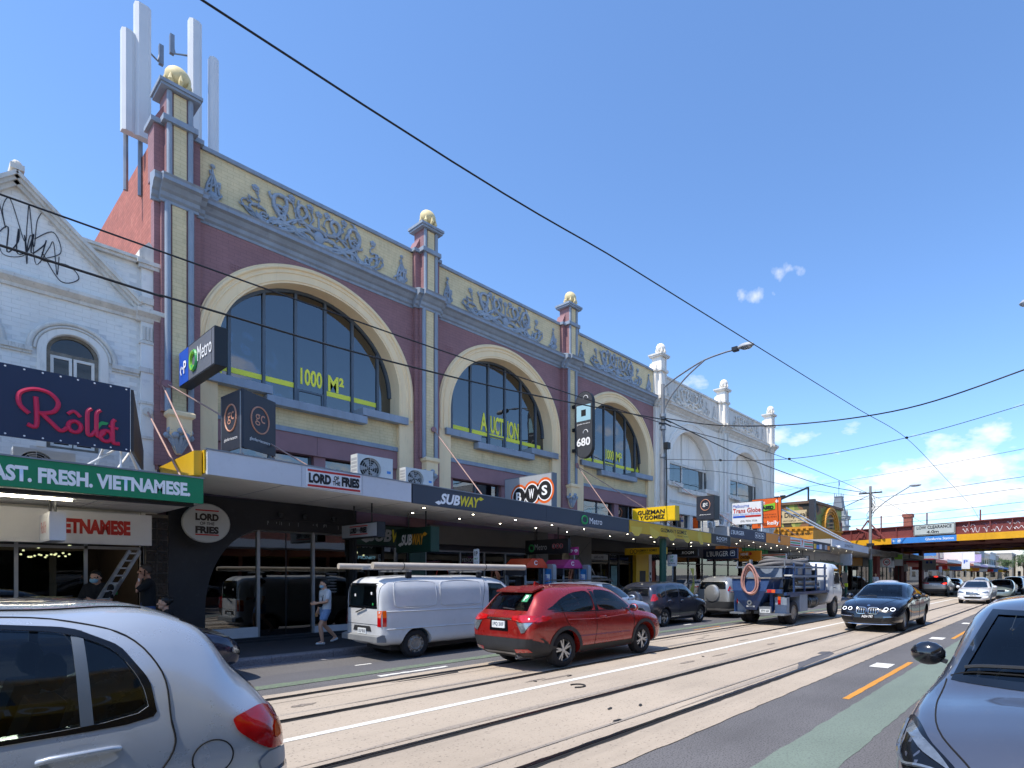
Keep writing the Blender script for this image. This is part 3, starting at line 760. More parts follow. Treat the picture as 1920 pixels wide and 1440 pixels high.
for sg in (-1, 1):
    for k, (w, pr) in enumerate(((.2, .1), (.12, .16), (.06, .21))):
        m = M(); o = k * .035
        a = (GC, D0 - pr / 2, 9.2 - .1 + o); e = (GC + sg * 1.74, D0 - pr / 2, 7.36 - .1 + .12 + o)
        m.bar(a, e, pr, w, up=(0, 0, 1)); m.build('gable_moulding', WHITEM, gab)
m = M(); m.box(GC - .09, GC + .09, D0 - .22, D0 + .2, 9.2, 9.3); m.ball((GC, D0 - .1, 9.34), .07, 10); m.build('gable_tip', WHITEM, gab)
m = M(); m.box(2.1, 3.02, D0 - .1, D0 + .4, 8.28, 8.34); m.box(2.06, 3.02, D0 - .14, D0 + .42, 8.34, 8.40); m.build('coping', WHITEM, gab)
m = M(); m.prism([(D0, 7.1), (D0 - .05, 7.1), (D0 - .06, 7.16), (D0 - .12, 7.2), (D0 - .17, 7.24), (D0 - .17, 7.3), (D0, 7.34)], 'x', -.85, 3.02); m.build('string_course', WHITEM, gab)
m = M(); m.box(3.02, 3.28, D0 - .1, D0 + .2, 3.0, 7.08); m.box(3.03, 3.28, D0 - .09, D0 + .2, 7.34, 8.2); m.build('pier', WHITEB, gab)
m = M(); m.box(2.99, 3.29, D0 - .13, D0 + .2, 7.46, 7.6); m.build('pier_band', WHITEM, gab)
m = M(); m.prism([(D0 + .2, 7.08), (D0 - .12, 7.08), (D0 - .15, 7.16), (D0 - .26, 7.24), (D0 - .26, 7.32), (D0 + .2, 7.34)], 'x', 2.94, 3.4); m.build('pier_cap', WHITEM, gab)
m = M(); m.box(2.98, 3.31, D0 - .15, D0 + .25, 8.2, 8.28); m.box(2.95, 3.33, D0 - .18, D0 + .27, 8.28, 8.36); m.build('pier_cap', WHITEM, gab)
m = M(); m.prism([(2.99, 8.36), (3.30, 8.36), (3.30, 8.56), (3.145, 8.78), (2.99, 8.56)], 'y', D0 - .12, D0 + .22); m.build('pier_gablet', WHITEM, gab)
for z, h in ((6.02, .1), (5.36, .05), (4.62, .06), (6.62, .05)):
    m = M(); m.box(2.995, 3.30, D0 - .125, D0 + .1, z, z + h); m.build('pier_band', WHITEM, gab)
for k in range(4):
    m = M(); m.box(3.04 + .06 * k, 3.075 + .06 * k, D0 - .13, D0 - .1, 6.7, 6.98); m.build('pier_flute', WHITEM, gab)
for c in (GC - .76, GC + .76):
    for rr, t_ in ((.6, .045), (.53, .025)):
        m = M(); m.tube([(p[0], D0 - .02, p[1]) for p in arc(c, 6.06, rr, 0, 180, 28)], t_, 8); m.build('hood_mould', WHITEM, gab, 50)
    m = M(); m.plate([(c + .5, 6.06)] + arc(c, 6.06, .5, 0, 180, 24) + [(c - .5, 6.06), (c - .5, 4.2), (c - .38, 4.2)] + arc(c, 6.08, .38, 180, 0, 24) + [(c + .38, 4.2), (c + .5, 4.2)], [], D0 - .025, D0 + .05); m.build('arch_render', WHITEP, gab)
    wf = tag(M().plate([(c + .37, 4.2)] + arc(c, 6.08, .37, 0, 180, 20) + [(c - .37, 4.2)], [[(c + .31, 4.26), (c + .31, 6.02)] + [(c - .31, 6.02), (c - .31, 4.26)], arc(c, 6.09, .31, 0, 180, 16)], D0 + .1, D0 + .16).build('window', pm('old timber frame', '#8d8578', .8, var=.3, scale=8, spots=.7, spcol='#4a4138'), gab))
    m = M(); m.prism(arc(c, 6.09, .31, 0, 180, 16), 'y', D0 + .14, D0 + .15); m.build('fanlight', GLASSP, wf)
    for a, e in ((-.31, -.01), (.01, .31)):
        m = M(); m.plate([(c + a, 4.26), (c + e, 4.26), (c + e, 6.02), (c + a, 6.02)], [[(c + a + .045, 4.3), (c + e - .045, 4.3), (c + e - .045, 5.97), (c + a + .045, 5.97)]], D0 + .09, D0 + .13); m.build('sash', WHITEP, wf)
        m = M(); m.box(c + a + .045, c + e - .045, D0 + .12, D0 + .125, 4.3, 5.97); m.build('pane', GLASSP, wf)
    m = M(); m.box(c - .35, c + .35, D0 + .4, D0 + .42, 4.2, 6.5); m.build('curtain', pm('grey curtain', '#8b93a2', .9, var=.15, scale=3), wf)
for a, e in ((2.58, 3.0), (GC - .2, GC + .2)):
    m = M(); m.box(a, e, D0 - .07, D0, 5.97, 6.06); m.box(a, e, D0 - .04, D0, 5.92, 5.97); m.build('impost', WHITEM, gab)
m = M(); m.box(-.85, 3.2, D0 + .36, 30, 3, 8.0); m.build('roof', ROOFG, gab)
GRAF = pm('black spray paint', '#2b2e38', .6, var=.2)
def scrawl(parent, mat, x0, z0, w, h, seed, y, n=26, r=.009, name='graffiti'):
    rd = random.Random(seed); p = []; x = x0
    for i in range(n):
        p.append((x0 + w * (i / n) + rd.uniform(-.12, .12) * w, y, z0 + h * (.5 + .5 * math.sin(i * 2.1 + rd.uniform(-.6, .6)))))
    M().tube(crom(p, 6), r, 4).build(name, mat, parent)
scrawl(gab, GRAF, 1.0, 7.95, .65, .75, 3, D0 - .01, 11, .006)
scrawl(gab, GRAF, 1.05, 7.55, .95, .6, 8, D0 - .01, 13, .006)
scrawl(gab, GRAF, 1.1, 7.7, .6, .5, 21, D0 - .01, 12)
M().tube(crom([(1.5, D0 - .01, 8.1), (1.75, D0 - .01, 8.35), (1.85, D0 - .01, 8.0), (1.6, D0 - .01, 7.75), (1.95, D0 - .01, 7.8), (2.1, D0 - .01, 7.6), (1.85, D0 - .01, 7.45), (1.6, D0 - .01, 7.9)], 8), .008, 4).build('graffiti', GRAF, gab)

# ------------------------------------------------------------------ awnings
AW = 12.45
WFASC = pm('white fascia paint', '#c6cad0', .55, var=.06, scale=.9, spots=.3, spcol='#7f8388')
SOFF = pm('soffit sheet', '#e6e4de', .7, var=.07, scale=.8, spots=.25, spcol='#8e8d8a')
CHAR = pm('charcoal fascia', '#3d434e', .5, var=.07, scale=1)
NAVY = pm('navy board', '#1f2b47', .5, var=.08, scale=1)
YEL = pm('yellow fascia', '#d8ad1d', .45, var=.1, scale=.7, spots=.2, spcol='#b5860f')
YELB = pm('bright yellow sign', '#e3bb14', .5, var=.05)
GREENF = pm('green fascia', '#0f7f52', .45, var=.06, scale=.8)
BLACKF = pm('black board', '#1d2026', .5, var=.12)
ORANGE = pm('orange board', '#e08a1c', .5, var=.06)
ORANGE2 = pm('orange red board', '#d9601c', .55, var=.05)
WSIGN = pm('white sign face', '#d9dadc', .5, var=.04)
GREYS = pm('grey sign face', '#a3a6aa', .5, var=.05)
RED = pm('red sign paint', '#b3261f', .5, var=.06)
CRIM = pm('crimson sign paint', '#c81f4c', .5, var=.04)
BLACKT = pm('black sign paint', '#16161a', .6, var=.1)
WTXT = pm('white sign paint', '#eeeeee', .5, var=.02)
YTXT = pm('yellow sign paint', '#dccb2a', .5, var=.04)
GTXT = pm('green sign paint', '#7fbf2d', .5, var=.05)
GTXT2 = pm('leaf green sign paint', '#2f9a54', .5, var=.05)
BLUEF = pm('blue sign face', '#1f52b8', .45, var=.05)
BLUEL = pm('light blue sign face', '#3f86cf', .45, var=.05)
COPPER = pm('copper sign paint', '#c48c72', .5, var=.05)
ROD = pm('painted tie rod', '#a98a80', .5, metal=.2, var=.15)
GALV = pm('galvanised steel', '#8d9196', .45, metal=.6, var=.15)
DKMET = pm('dark metal', '#2c2f33', .45, metal=.4, var=.12)
LAMPLIT = emit('lit lamp', '#fff3d6', 14.0)
def slab(m, x0, x1, y0, y1, zt0, zt1, h0, h1=None):
    h1 = h0 if h1 is None else h1
    return m.hexa([(x0, y0, zt0 - h0), (x1, y0, zt1 - h1), (x1, y1, zt1 - h1), (x0, y1, zt0 - h0), (x0, y0, zt0), (x1, y0, zt1), (x1, y1, zt1), (x0, y1, zt0)])
def awning(label, x0, x1, zt0, zt1, h, segs, wall=D0 - .02, front=AW, endmat=None, lights=True):
    """street awning: fascia panels, soffit, deck, end boards and downlights"""
    t = thing('awning', label, 'awning', (x0, D0, 0))
    zt = lambda x: zt0 + (zt1 - zt0) * (x - x0) / (x1 - x0)
    for i, (a, e, mt) in enumerate(segs):
        m = M(); slab(m, a + .003, e - .003, front, front + .06, zt(a), zt(e), h); m.build('fascia_panel', mt, t)
    m = M(); slab(m, x0, x1, front + .062, wall, zt0 - h + .07, zt1 - h + .07, .05); m.build('soffit', SOFF, t)
    n = int((x1 - x0) / 1.2)
    for i in range(1, n):
        x = x0 + (x1 - x0) * i / n
        m = M(); slab(m, x - .008, x + .008, front + .08, wall, zt(x) - h + .022, zt(x) - h + .022, .006); m.build('soffit_joint', GREYS, t)
    m = M(); slab(m, x0, x1, front + .062, wall, zt0 - .1, zt1 - .1, .03); m.build('deck', ROOFG, t)
    m = M(); slab(m, x0 - .02, x1 + .02, front - .015, front + .075, zt0 + .025, zt1 + .025, .024); m.build('fascia_capping', GALV, t)
    for x in (x0, x1):
        m = M(); slab(m, x - .025 if x == x0 else x - .001, x + .001 if x == x0 else x + .025, front + .08, wall, zt(x), zt(x), h - .03); m.build('end_board', endmat or GREYS, t)
    if lights:
        for i in range(int((x1 - x0) / 1.5)):
            for y in (13.1, 14.3):
                x = x0 + .7 + 1.5 * i + (.4 if y > 14 else 0)
                if x > x1 - .2: continue
                m = M(); m.lathe([(0, -.012), (.07, -.012), (.085, .01)], (x, y, zt(x) - h + .02), 12); dl = m.build('downlight', GALV, t)
                m = M(); m.lathe([(0, -.016), (.032, -.016)], (x, y, zt(x) - h + .019), 10); m.f = [f[::-1] for f in m.f]; m.build('lamp', LAMPLIT, dl)
    return t
AZ = lambda x: 4.05 - (x - 3.3) * .0252           # top of the long awning falls gently along the street
aw_white = awning('white awning over the dark arched burger shop front', 3.36, 7.37, AZ(3.36), AZ(7.37), .45, [(3.36, 4.95, WFASC), (4.95, 6.2, WFASC), (6.2, 7.37, WFASC)], endmat=YEL, lights=False)
aw_grey = awning('long charcoal awning with white lettering below the arched windows', 7.4, 15.76, AZ(7.4), AZ(15.76), .46, [(7.4, 11.75, CHAR), (11.75, 15.76, CHAR)])
aw_yel = awning('yellow awning fascia with black lettering behind the lamp pole', 15.79, 23.4, AZ(15.79), AZ(23.4), .43, [(15.79, 18.9, YEL), (18.9, 21.6, YEL), (21.6, 23.4, BLACKF)])
aw_navy = awning('navy orange and striped awning in front of the white building', 23.45, 37.3, 4.02, 3.80, .5, [(23.45, 27.28, NAVY), (27.28, 30.5, ORANGE), (30.5, 34.1, WSIGN), (34.1, 37.3, BLACKF)])
aw_green = awning('green fascia awning with white lettering at the left edge', -4.0, 3.30, 3.56, 3.50, .45, [(-4.0, 3.30, GREENF)], lights=False, endmat=GREENF)
# yellow gusset on the white awning's end
m = M(); m.hexa([(3.2, 12.6, 3.58), (3.32, 12.6, 3.58), (3.32, 14.6, 3.58), (3.2, 14.6, 3.72), (3.2, 12.6, 4.02), (3.32, 12.6, 4.04), (3.32, 14.9, 4.02), (3.2, 14.9, 3.98)]); m.build('end_gusset', YEL, aw_white)
# lettering on the fascias
yf = AW - .001
def bars(parent, x0, x1, z, h, y=yf, mat=None):
    M().box(x0, x1, y - .004, y, z, z + h).build('printed_bar', mat or RED, parent)
m = M(); m.box(5.03, 6.15, AW - .03, AW, 3.575, 3.96); brd = m.build('name_board', WSIGN, aw_white)
yb = AW - .031
bars(aw_white, 5.05, 6.13, 3.905, .045, yb); bars(aw_white, 5.05, 6.13, 3.59, .045, yb)
text('LORD', aw_white, BLACKT, (5.29, yb - .004, 3.77), .44, .21, bold=.06); text('OF\nTHE', aw_white, BLACKT, (5.62, yb - .004, 3.77), .16, .2, bold=.03); text('FRIES', aw_white, BLACKT, (5.92, yb - .004, 3.77), .38, .21, bold=.06)
def subway(parent, x0, x1, zc, h, y, ax='x', c1=WTXT, c2=YTXT):
    L = x1 - x0
    if ax == 'x':
        P = lambda u: (x0 + L * u, y, zc); rt = (1, 0, 0)
    else:
        P = lambda u: (y, x0 + L * u, zc); rt = (0, -1, 0)
    text('SUB', parent, c1, P(.27), abs(L) * .44, h, rt, bold=.04, shear=.25); text('WAY', parent, c2, P(.73), abs(L) * .46, h, rt, bold=.04, shear=.25)
    rv = Vector(rt)
    for u, sg, mt in ((0.0, -1, c1), (1.0, 1, c2)):
        p = Vector(P(u)); q = h * .5 * (-sg) * -1
        zz_ = h * (.42 if sg > 0 else -.42)
        m = M(); nrm = rv.cross(Vector((0, 0, 1)))
        pts = [p + rv * (-.02 * sg) + Vector((0, 0, zz_ + .2 * h)), p + rv * (.32 * h * sg) + Vector((0, 0, zz_)), p + rv * (-.02 * sg) + Vector((0, 0, zz_ - .2 * h)), p + rv * (-.3 * h * sg) + Vector((0, 0, zz_ - .08 * h)), p + rv * (-.3 * h * sg) + Vector((0, 0, zz_ + .08 * h))]
        m.add([tuple(v + nrm * .003) for v in pts], [(0, 1, 2, 3, 4) if sg < 0 else (4, 3, 2, 1, 0)]); m.build('arrow_mark', mt, parent)
subway(aw_grey, 8.08, 9.38, AZ(8.7) - .24, .27, yf)
def applemark(parent, c, r, right=(1, 0, 0), m1=None, m2=None):
    """fruit mark drawn as a looping peel with a leaf"""
    c = Vector(c); rt = Vector(right); up = Vector((0, 0, 1)); nn = rt.cross(up)
    def pl(pts, rad, mt):
        M().tube([c + rt * (a * r) + up * (b * r) + nn * .004 for a, b in pts], rad * r, 6).build('fruit_mark', mt, parent)
    pl([(.62 * math.cos(R(a)) - .12, .75 * math.sin(R(a)) - .15) for a in range(60, 330, 15)], .16, m1 or GTXT)
    pl([(.62 * math.cos(R(a)) + .18, .75 * math.sin(R(a)) - .15) for a in range(-150, 130, 15)], .15, m2 or GTXT2)
    pl([(.05 + .3 * math.sin(R(a)), .45 + .42 * (1 - math.cos(R(a)))) for a in range(-40, 80, 12)], .13, m1 or GTXT)
applemark(aw_grey, (13.42, yf, AZ(13.4) - .22), .17, m1=GTXT2)
text('Metro', aw_grey, WTXT, (13.98, yf, AZ(14) - .24), .62, .2)
text('GUZMAN Y GOMEZ', aw_yel, BLACKT, (18.65, yf, AZ(18.6) - .17), 1.85, .15, bold=.025)
text('Mexican Taqueria', aw_yel, BLACKT, (19.3, yf, AZ(19.3) - .32), .8, .08)
for k in range(5):
    M().lathe([(0, 0), (.35, 0)], (16.2 + 1.15 * k, yf - .002, AZ(16.2 + 1.15 * k) - .21), 5, 'y', a0=.3 * k, a1=PI + .3 * k).build('printed_swirl', pm('yellow print', '#dcbc45', .5, var=.05), aw_yel)
text('ROOM', aw_yel, WTXT, (22.55, yf, AZ(22.5) - .17), .95, .16)
text('680 MARKET & TERRACE', aw_yel, WTXT, (22.55, yf, AZ(22.5) - .3), .9, .035)
text("L'BURGER", aw_navy, WTXT, (24.1, yf, 3.77), 1.35, .2, bold=.01)
for k in range(3):
    M().plate(rrect(25.98 + .37 * k, 26.28 + .37 * k, 3.62, 3.9, .05), [rrect(26.0 + .37 * k, 26.26 + .37 * k, 3.64, 3.88, .04)], yf - .004, yf).build('icon_frame', WTXT, aw_navy)
    M().lathe([(0, 0), (.07, 0)], (26.13 + .37 * k, yf - .003, 3.76), 6 + k, 'y', a0=0, a1=PI * 1.5).build('icon', WTXT, aw_navy)
M().lathe([(0, 0), (.17, 0)], (28.95, yf - .003, 3.69), 10, 'y').build('roundel', WTXT, aw_navy)
text('NENE', aw_navy, RED, (28.95, yf - .003, 3.78), .3, .1, bold=.03); text('CHICKEN', aw_navy, BLACKT, (28.95, yf - .003, 3.67), .42, .1, bold=.03)
for z, mt in ((3.70, ORANGE2), (3.57, GTXT2), (3.44, RED)):
    M().box(30.52, 34.08, yf - .005, yf, z, z + .075).build('stripe', mt, aw_navy)
M().box(32.0, 32.6, yf - .008, yf - .005, 3.42, 3.84).build('number_panel', WSIGN, aw_navy)
text('7', aw_navy, ORANGE2, (32.3, yf - .008, 3.64), .3, .34, bold=.06)
for k in range(6):
    M().box(34.2 + .5 * k, 34.65 + .5 * k, yf - .004, yf, 3.4, 3.7 - .05 * (k % 2)).build('picture_panel', (YEL, BLUEL, WSIGN, CHAR, GREYS, ORANGE)[k], aw_navy)
text('FAST. FRESH. VIETNAMESE.', aw_green, WTXT, (1.9, yf, 3.28), 2.42, .24, bold=.045)
# green awning: box gutter under the fascia and a lit tube
m = M(); m.box(-4, 3.2, 12.6, 12.75, 3.0, 3.06); m.build('under_beam', DKMET, aw_green)
m = M(); m.tube([(.3, 13.3, 3.02), (1.72, 13.3, 3.02)], .02, 8); m.build('lamp_tube', LAMPLIT, aw_green)
m = M(); m.box(.25, 1.78, 13.27, 13.33, 3.04, 3.075); m.build('lamp_batten', GREYS, aw_green)
for k in range(9):
    m = M(); m.box(-3.9, 3.25, 12.9 + .3 * k, 12.915 + .3 * k, 3.072, 3.082); m.build('soffit_board_joint', GREYS, aw_green)
# tie rods to the wall, each with its wall plate
for (a, e, lab) in (((3.35, 15.36, 5.85), (3.25, 12.75, 3.98), 'left end of the white awning'), ((3.12, 15.38, 5.2), (3.05, 12.7, 3.5), 'right end of the green awning'), ((.9, 15.4, 5.2), (.55, 12.8, 3.55), 'middle of the green awning'),
                    ((9.72, 15.2, 6.15), (9.56, 12.6, AZ(9.6)), 'charcoal awning beside the first arch'), ((15.95, 15.2, 6.05), (15.1, 12.6, AZ(15.1)), 'charcoal awning below the oval sign'), ((15.95, 15.18, 6.0), (19.2, 12.6, AZ(19.2)), 'yellow awning running far right'),
                    ((3.4, 15.2, 5.82), (5.3, 12.7, 4.0), 'white awning running far right'), ((22.9, 15.3, 6.3), (24.6, 12.6, 4.02), 'navy awning at the white building'), ((29.0, 15.3, 6.2), (33.2, 12.6, 3.85), 'striped awning at the white building')):
    t = thing('tie_rod', 'slim pinkish rod holding up the ' + lab, 'tie rod', a)
    m = M(); m.tube([a, e], .017, 8); m.build('rod', ROD, t, 40)
    m = M(); m.lathe([(0, -.03), (.085, -.03), (.085, 0), (.05, .03), (0, .05)], (0, 0, 0), 12, 'y'); m.xf(Matrix.Translation(Vector(a))); m.build('wall_plate', PURPLEP if a[0] > 3.3 and a[0] < 20 else WHITEM, t, 40)

# ------------------------------------------------------------------ signs on and below the awnings
RT, UP = (0, -1, 0), (0, 0, 1)       # reading direction of boards that face down the street towards the camera
def blade(label, s, d0, d1, z0, z1, th, face, frame=None, rods=0.0, cat='sign', rnd=0.0):
    """projecting box sign across the footpath; d0 is its street end"""
    t = thing('projecting_sign', label, cat, (s, (d0 + d1) / 2, z0))
    m = M()
    if rnd: m.prism(rrect(d0, d1, z0, z1, rnd, 8), 'x', s, s + th)
    else: m.box(s, s + th, d0, d1, z0, z1)
    m.build('case', frame or DKMET, t)
    m = M()
    if rnd: m.prism(rrect(d0 + .02, d1 - .02, z0 + .02, z1 - .02, rnd - .02, 8), 'x', s - .006, s)
    else: m.box(s - .006, s, d0 + .025, d1 - .025, z0 + .025, z1 - .025)
    m.build('face', face, t)
    if rods:
        for d in (d0 + (d1 - d0) * .25, d0 + (d1 - d0) * .75):
            m = M(); m.tube([(s + th / 2, d, z1), (s + th / 2, d, z1 + rods)], .018, 8); m.build('hanger', DKMET, t)
    return t
def T(t, body, mat, s, d, z, w, h, **k): return text(body, t, mat, (s - .008, d, z), w, h, RT, UP, **k)
b = blade('grey projecting box sign with blue parking end high on the purple pier', 3.6, 12.9, 15.15, 5.78, 6.52, .2, pm('slate sign face', '#63666f', .5, var=.04))
m = M(); m.box(3.588, 3.594, 14.5, 15.12, 5.8, 6.5); m.build('parking_panel', BLUEF, b)
T(b, '‹·P', WTXT, 3.585, 14.8, 6.12, .42, .26, bold=.02); applemark(b, (3.59, 14.12, 6.16), .24, RT); T(b, 'Metro', WTXT, 3.592, 13.45, 6.2, .85, .3)
m = M(); m.box(3.591, 3.594, 13.05, 13.06, 5.8, 6.5); m.build('panel_joint', DKMET, b)
# folded two-panel sign on the white awning
t = thing('corner_sign', 'two dark boards meeting at a corner with copper ring marks above the white awning', 'sign', (4.07, 13.0, 4.05))
for p0, p1, nm in (((4.01, 14.0), (4.07, 13.0), 'a'), ((4.09, 13.0), (4.85, 13.5), 'b')):
    a = Vector((p0[0], p0[1], 0)); e = Vector((p1[0], p1[1], 0)); rt = (e - a).normalized(); nn = rt.cross(Vector((0, 0, 1)))
    m = M(); m.hexa([a + Vector((0, 0, 4.3)), e + Vector((0, 0, 4.3)), e - nn * .04 + Vector((0, 0, 4.3)), a - nn * .04 + Vector((0, 0, 4.3)), a + Vector((0, 0, 5.46)), e + Vector((0, 0, 5.46)), e - nn * .04 + Vector((0, 0, 5.46)), a - nn * .04 + Vector((0, 0, 5.46))]); m.build('board', pm('ink board', '#2b303c', .5, var=.08), t)
    cc = (a + e) / 2; L = (e - a).length
    m = M(); m.tube([cc + rt * (.27 * L * math.cos(q)) + Vector((0, 0, 4.95 + .27 * math.sin(q))) + nn * .006 for q in [2 * PI * i / 28 for i in range(28)]], .016, 6, closed=True); m.build('ring_mark', COPPER, t)
    text('gc', t, COPPER, cc + Vector((0, 0, 4.95)) + nn * .004, .3 * L, .24, rt, UP); text('glenferriecentre', t, WTXT, cc + Vector((0, 0, 4.52)) + nn * .004, .62 * L, .085, rt, UP)
for p in ((4.08, 13.03), (4.8, 13.5), (4.03, 13.95)):
    m = M(); m.tube([(p[0], p[1] + .03, 3.95), (p[0], p[1] + .03, 5.42)], .022, 8); m.build('post', GALV, t)
for p, q in (((4.08, 13.05, 4.2), (4.9, 14.2, 3.95)), ((4.8, 13.5, 4.3), (5.3, 14.3, 3.95))):
    m = M(); m.tube([p, q], .016, 6); m.build('brace', ROD, t)
b = blade('grey box sign with three black discs ringed in orange on the charcoal awning', 12.5, 13.0, 15.3, 3.86, 5.03, .22, GREYS, pm('sign case grey', '#6c747c', .5, var=.06))
for k, ch in enumerate('BWS'):
    d = 14.55 - .62 * k; z = 4.36 + .06 * k
    for rr, mt, o in ((.42, ORANGE2, .0), (.34, WTXT, .003), (.3, BLACKT, .006)):
        m = M(); m.lathe([(0, 0), (rr, 0)], (12.493 - o, d, z), 28, 'x'); m.build('disc', mt, b)
    T(b, ch, WTXT, 12.482, d, z, .26, .32, bold=.03)
b = blade('tall dark oval sign with pale square mark on the third pier', 15.7, 14.15, 15.05, 6.2, 8.74, .14, pm('slate oval', '#43454a', .45, var=.06), rnd=.44)
m = M(); m.box(15.688, 15.692, 14.24, 14.96, 7.62, 8.22); m.build('pale_panel', pm('pale blue print', '#9cc4d2', .5, var=.05), b)
m = M(); m.box(15.684, 15.688, 14.48, 14.72, 7.8, 8.04); m.build('dark_square', BLACKT, b)
T(b, '680', WTXT, 15.69, 14.6, 6.82, .7, .32, bold=.03); T(b, 'glenferriecentre', WTXT, 15.69, 14.6, 7.5, .66, .07)
for z in (8.5, 7.2):
    m = M(); m.tube([(15.69, 14.5 + .12 * math.cos(q), z - .05 + .12 * math.sin(q)) for q in [R(a) for a in range(0, 181, 20)]], .012, 5); m.build('line_mark', WTXT, b)
for z in (6.5, 7.3, 8.2):
    m = M(); m.box(15.72, 15.82, 15.05, 15.24, z, z + .12); m.build('bracket', DKMET, b)
b = blade('bright yellow projecting sign with black lettering behind the lamp pole', 18.2, 12.1, 14.2, 3.9, 4.47, .3, YELB, YELB)
T(b, 'GUZMAN', BLACKT, 18.19, 13.25, 4.28, 1.35, .17, bold=.03); T(b, 'Y GOMEZ', BLACKT, 18.19, 13.2, 4.07, 1.25, .17, bold=.03)
b = blade('square black box sign with copper ring on the black awning end', 22.4, 12.75, 13.7, 4.3, 5.4, .5, pm('ink board', '#2b303c', .5, var=.08))
m = M(); m.tube([(22.39, 13.22 + .25 * math.cos(q), 4.98 + .25 * math.sin(q)) for q in [2 * PI * i / 24 for i in range(24)]], .018, 6, closed=True); m.build('ring_mark', COPPER, b)
T(b, 'gc', WTXT, 22.39, 13.22, 4.98, .26, .18, bold=.01); T(b, 'glenferriecentre', WTXT, 22.39, 13.22, 4.53, .6, .07)
for d in (12.9, 13.5):
    m = M(); m.tube([(22.6, d, 3.6), (22.6, d, 4.3)], .03, 8); m.build('post', GALV, b)
b = blade('white education office board standing on the navy awning', 27.0, 12.5, 14.3, 4.42, 5.62, .06, WSIGN)
T(b, 'Melbourne', BLUEF, 26.99, 13.75, 5.42, .95, .17); T(b, 'Trans Globe', RED, 26.99, 13.42, 5.17, 1.6, .24, bold=.015); T(b, 'Global Education Specialists', BLUEL, 26.99, 13.42, 4.97, 1.6, .1)
m = M(); m.box(26.985, 26.99, 12.6, 14.22, 4.8, 4.9); m.build('red_bar', RED, b); m = M(); m.box(26.983, 26.986, 13.5, 14.22, 4.8, 4.9); m.build('blue_bar', BLUEF, b)
T(b, '(03) 7036 3336', BLACKT, 26.99, 13.3, 4.6, .95, .12)
for d in (12.6, 14.2):
    m = M(); m.tube([(27.05, d, 3.5), (27.05, d, 4.5)], .03, 8); m.build('post', WTXT, b)
    m = M(); m.tube([(27.05, d, 4.4), (27.8, d, 3.6)], .02, 8); m.build('brace', WTXT, b)
b = blade('orange lease board with green leased sticker behind the white board', 29.0, 12.35, 14.1, 4.35, 6.0, .05, ORANGE2)
T(b, 'Lease', WTXT, 28.99, 13.6, 5.78, .62, .22); T(b, 'fitzroys', BLACKT, 28.99, 13.1, 5.1, .9, .07); T(b, '9275 7777', BLACKT, 28.99, 13.0, 4.95, .8, .07); T(b, 'kelly', WTXT, 28.99, 12.8, 4.6, .7, .28, bold=.02); T(b, 'teska', BLACKT, 28.99, 13.45, 4.6, .55, .24)
M().hexa([(28.97, 12.7, 5.38), (28.985, 12.7, 5.38), (28.985, 13.9, 5.22), (28.97, 13.9, 5.22), (28.97, 12.7, 5.72), (28.985, 12.7, 5.72), (28.985, 13.9, 5.56), (28.97, 13.9, 5.56)]).build('sticker', GTXT, b)
T(b, 'LEASED', BLACKT, 28.965, 13.25, 5.48, .95, .2, bold=.06)
M().lathe([(0, 0), (.1, 0), (.1, .01)], (28.99, 12.6, 5.8), 5, 'x').build('leaf_mark', WTXT, b)
for d in (12.45, 14.0):
    m = M(); m.tube([(29.05, d, 3.6), (29.05, d, 4.5)], .03, 8); m.build('post', DKMET, b)
# board above the green awning with its raking return
t = thing('shop_sign', 'dark navy billboard with crimson script lettering above the green awning', 'sign', (.5, 13.0, 3.4))
m = M(); m.box(-3.0, 2.4, 12.98, 13.02, 3.9, 5.02); m.build('board', NAVY, t)
m = M(); m.hexa([(2.41, 13.0, 3.92), (2.45, 13.0, 3.92), (3.04, 15.3, 3.95), (3.0, 15.3, 3.95), (2.41, 13.0, 5.0), (2.45, 13.0, 5.0), (3.04, 15.3, 4.35), (3.0, 15.3, 4.35)]); m.build('return_board', pm('brown black board', '#34302f', .5, var=.1), t)
def script(pts, r=.032): M().tube([(p.x, 12.972, p.y) for p in crom([(a, e, 0) for a, e in pts], 6)], r, 6).build('script_lettering', CRIM, t)
script([(1.2, 4.30), (1.1, 4.42), (1.1, 4.6), (1.25, 4.7), (1.42, 4.68), (1.52, 4.55), (1.48, 4.4), (1.36, 4.34), (1.28, 4.34)])
script([(1.27, 4.58), (1.28, 4.4), (1.275, 4.12), (1.18, 4.13)])
script([(1.33, 4.34), (1.45, 4.2), (1.55, 4.1), (1.63, 4.17)])
for c in (1.71, 2.09):
    zc = 4.2 if c < 2 else 4.12
    M().tube([(c + .075 * math.cos(q), 12.972, zc + .09 * math.sin(q)) for q in [2 * PI * i / 20 for i in range(20)]], .031, 6, closed=True).build('script_lettering', CRIM, t)
script([(1.63, 4.39), (1.7, 4.45), (1.78, 4.37)], .028)
for c, top_ in ((1.86, 4.54), (1.97, 4.54)):
    script([(c + .05, top_), (c + .005, top_ - .06), (c, 4.3), (c + .005, 4.12), (c + .045, 4.1), (c + .1, 4.18)])
script([(2.2, 4.42), (2.17, 4.36), (2.17, 4.2), (2.18, 4.03), (2.26, 4.02)]); script([(2.12, 4.3), (2.24, 4.27)], .024)
M().prism([(2.0, 4.22), (1.99, 4.32), (2.04, 4.36), (2.12, 4.35), (2.1, 4.31), (2.04, 4.3)], 'y', 12.968, 12.975).build('leaf_mark', GTXT2, t)
for k in range(8):
    for z in (3.94, 4.98):
        M().lathe([(0, -.008), (.012, -.006), (.014, 0)], (.95 + .2 * k, 12.98, z), 6, 'y').build('screw', WTXT, t)
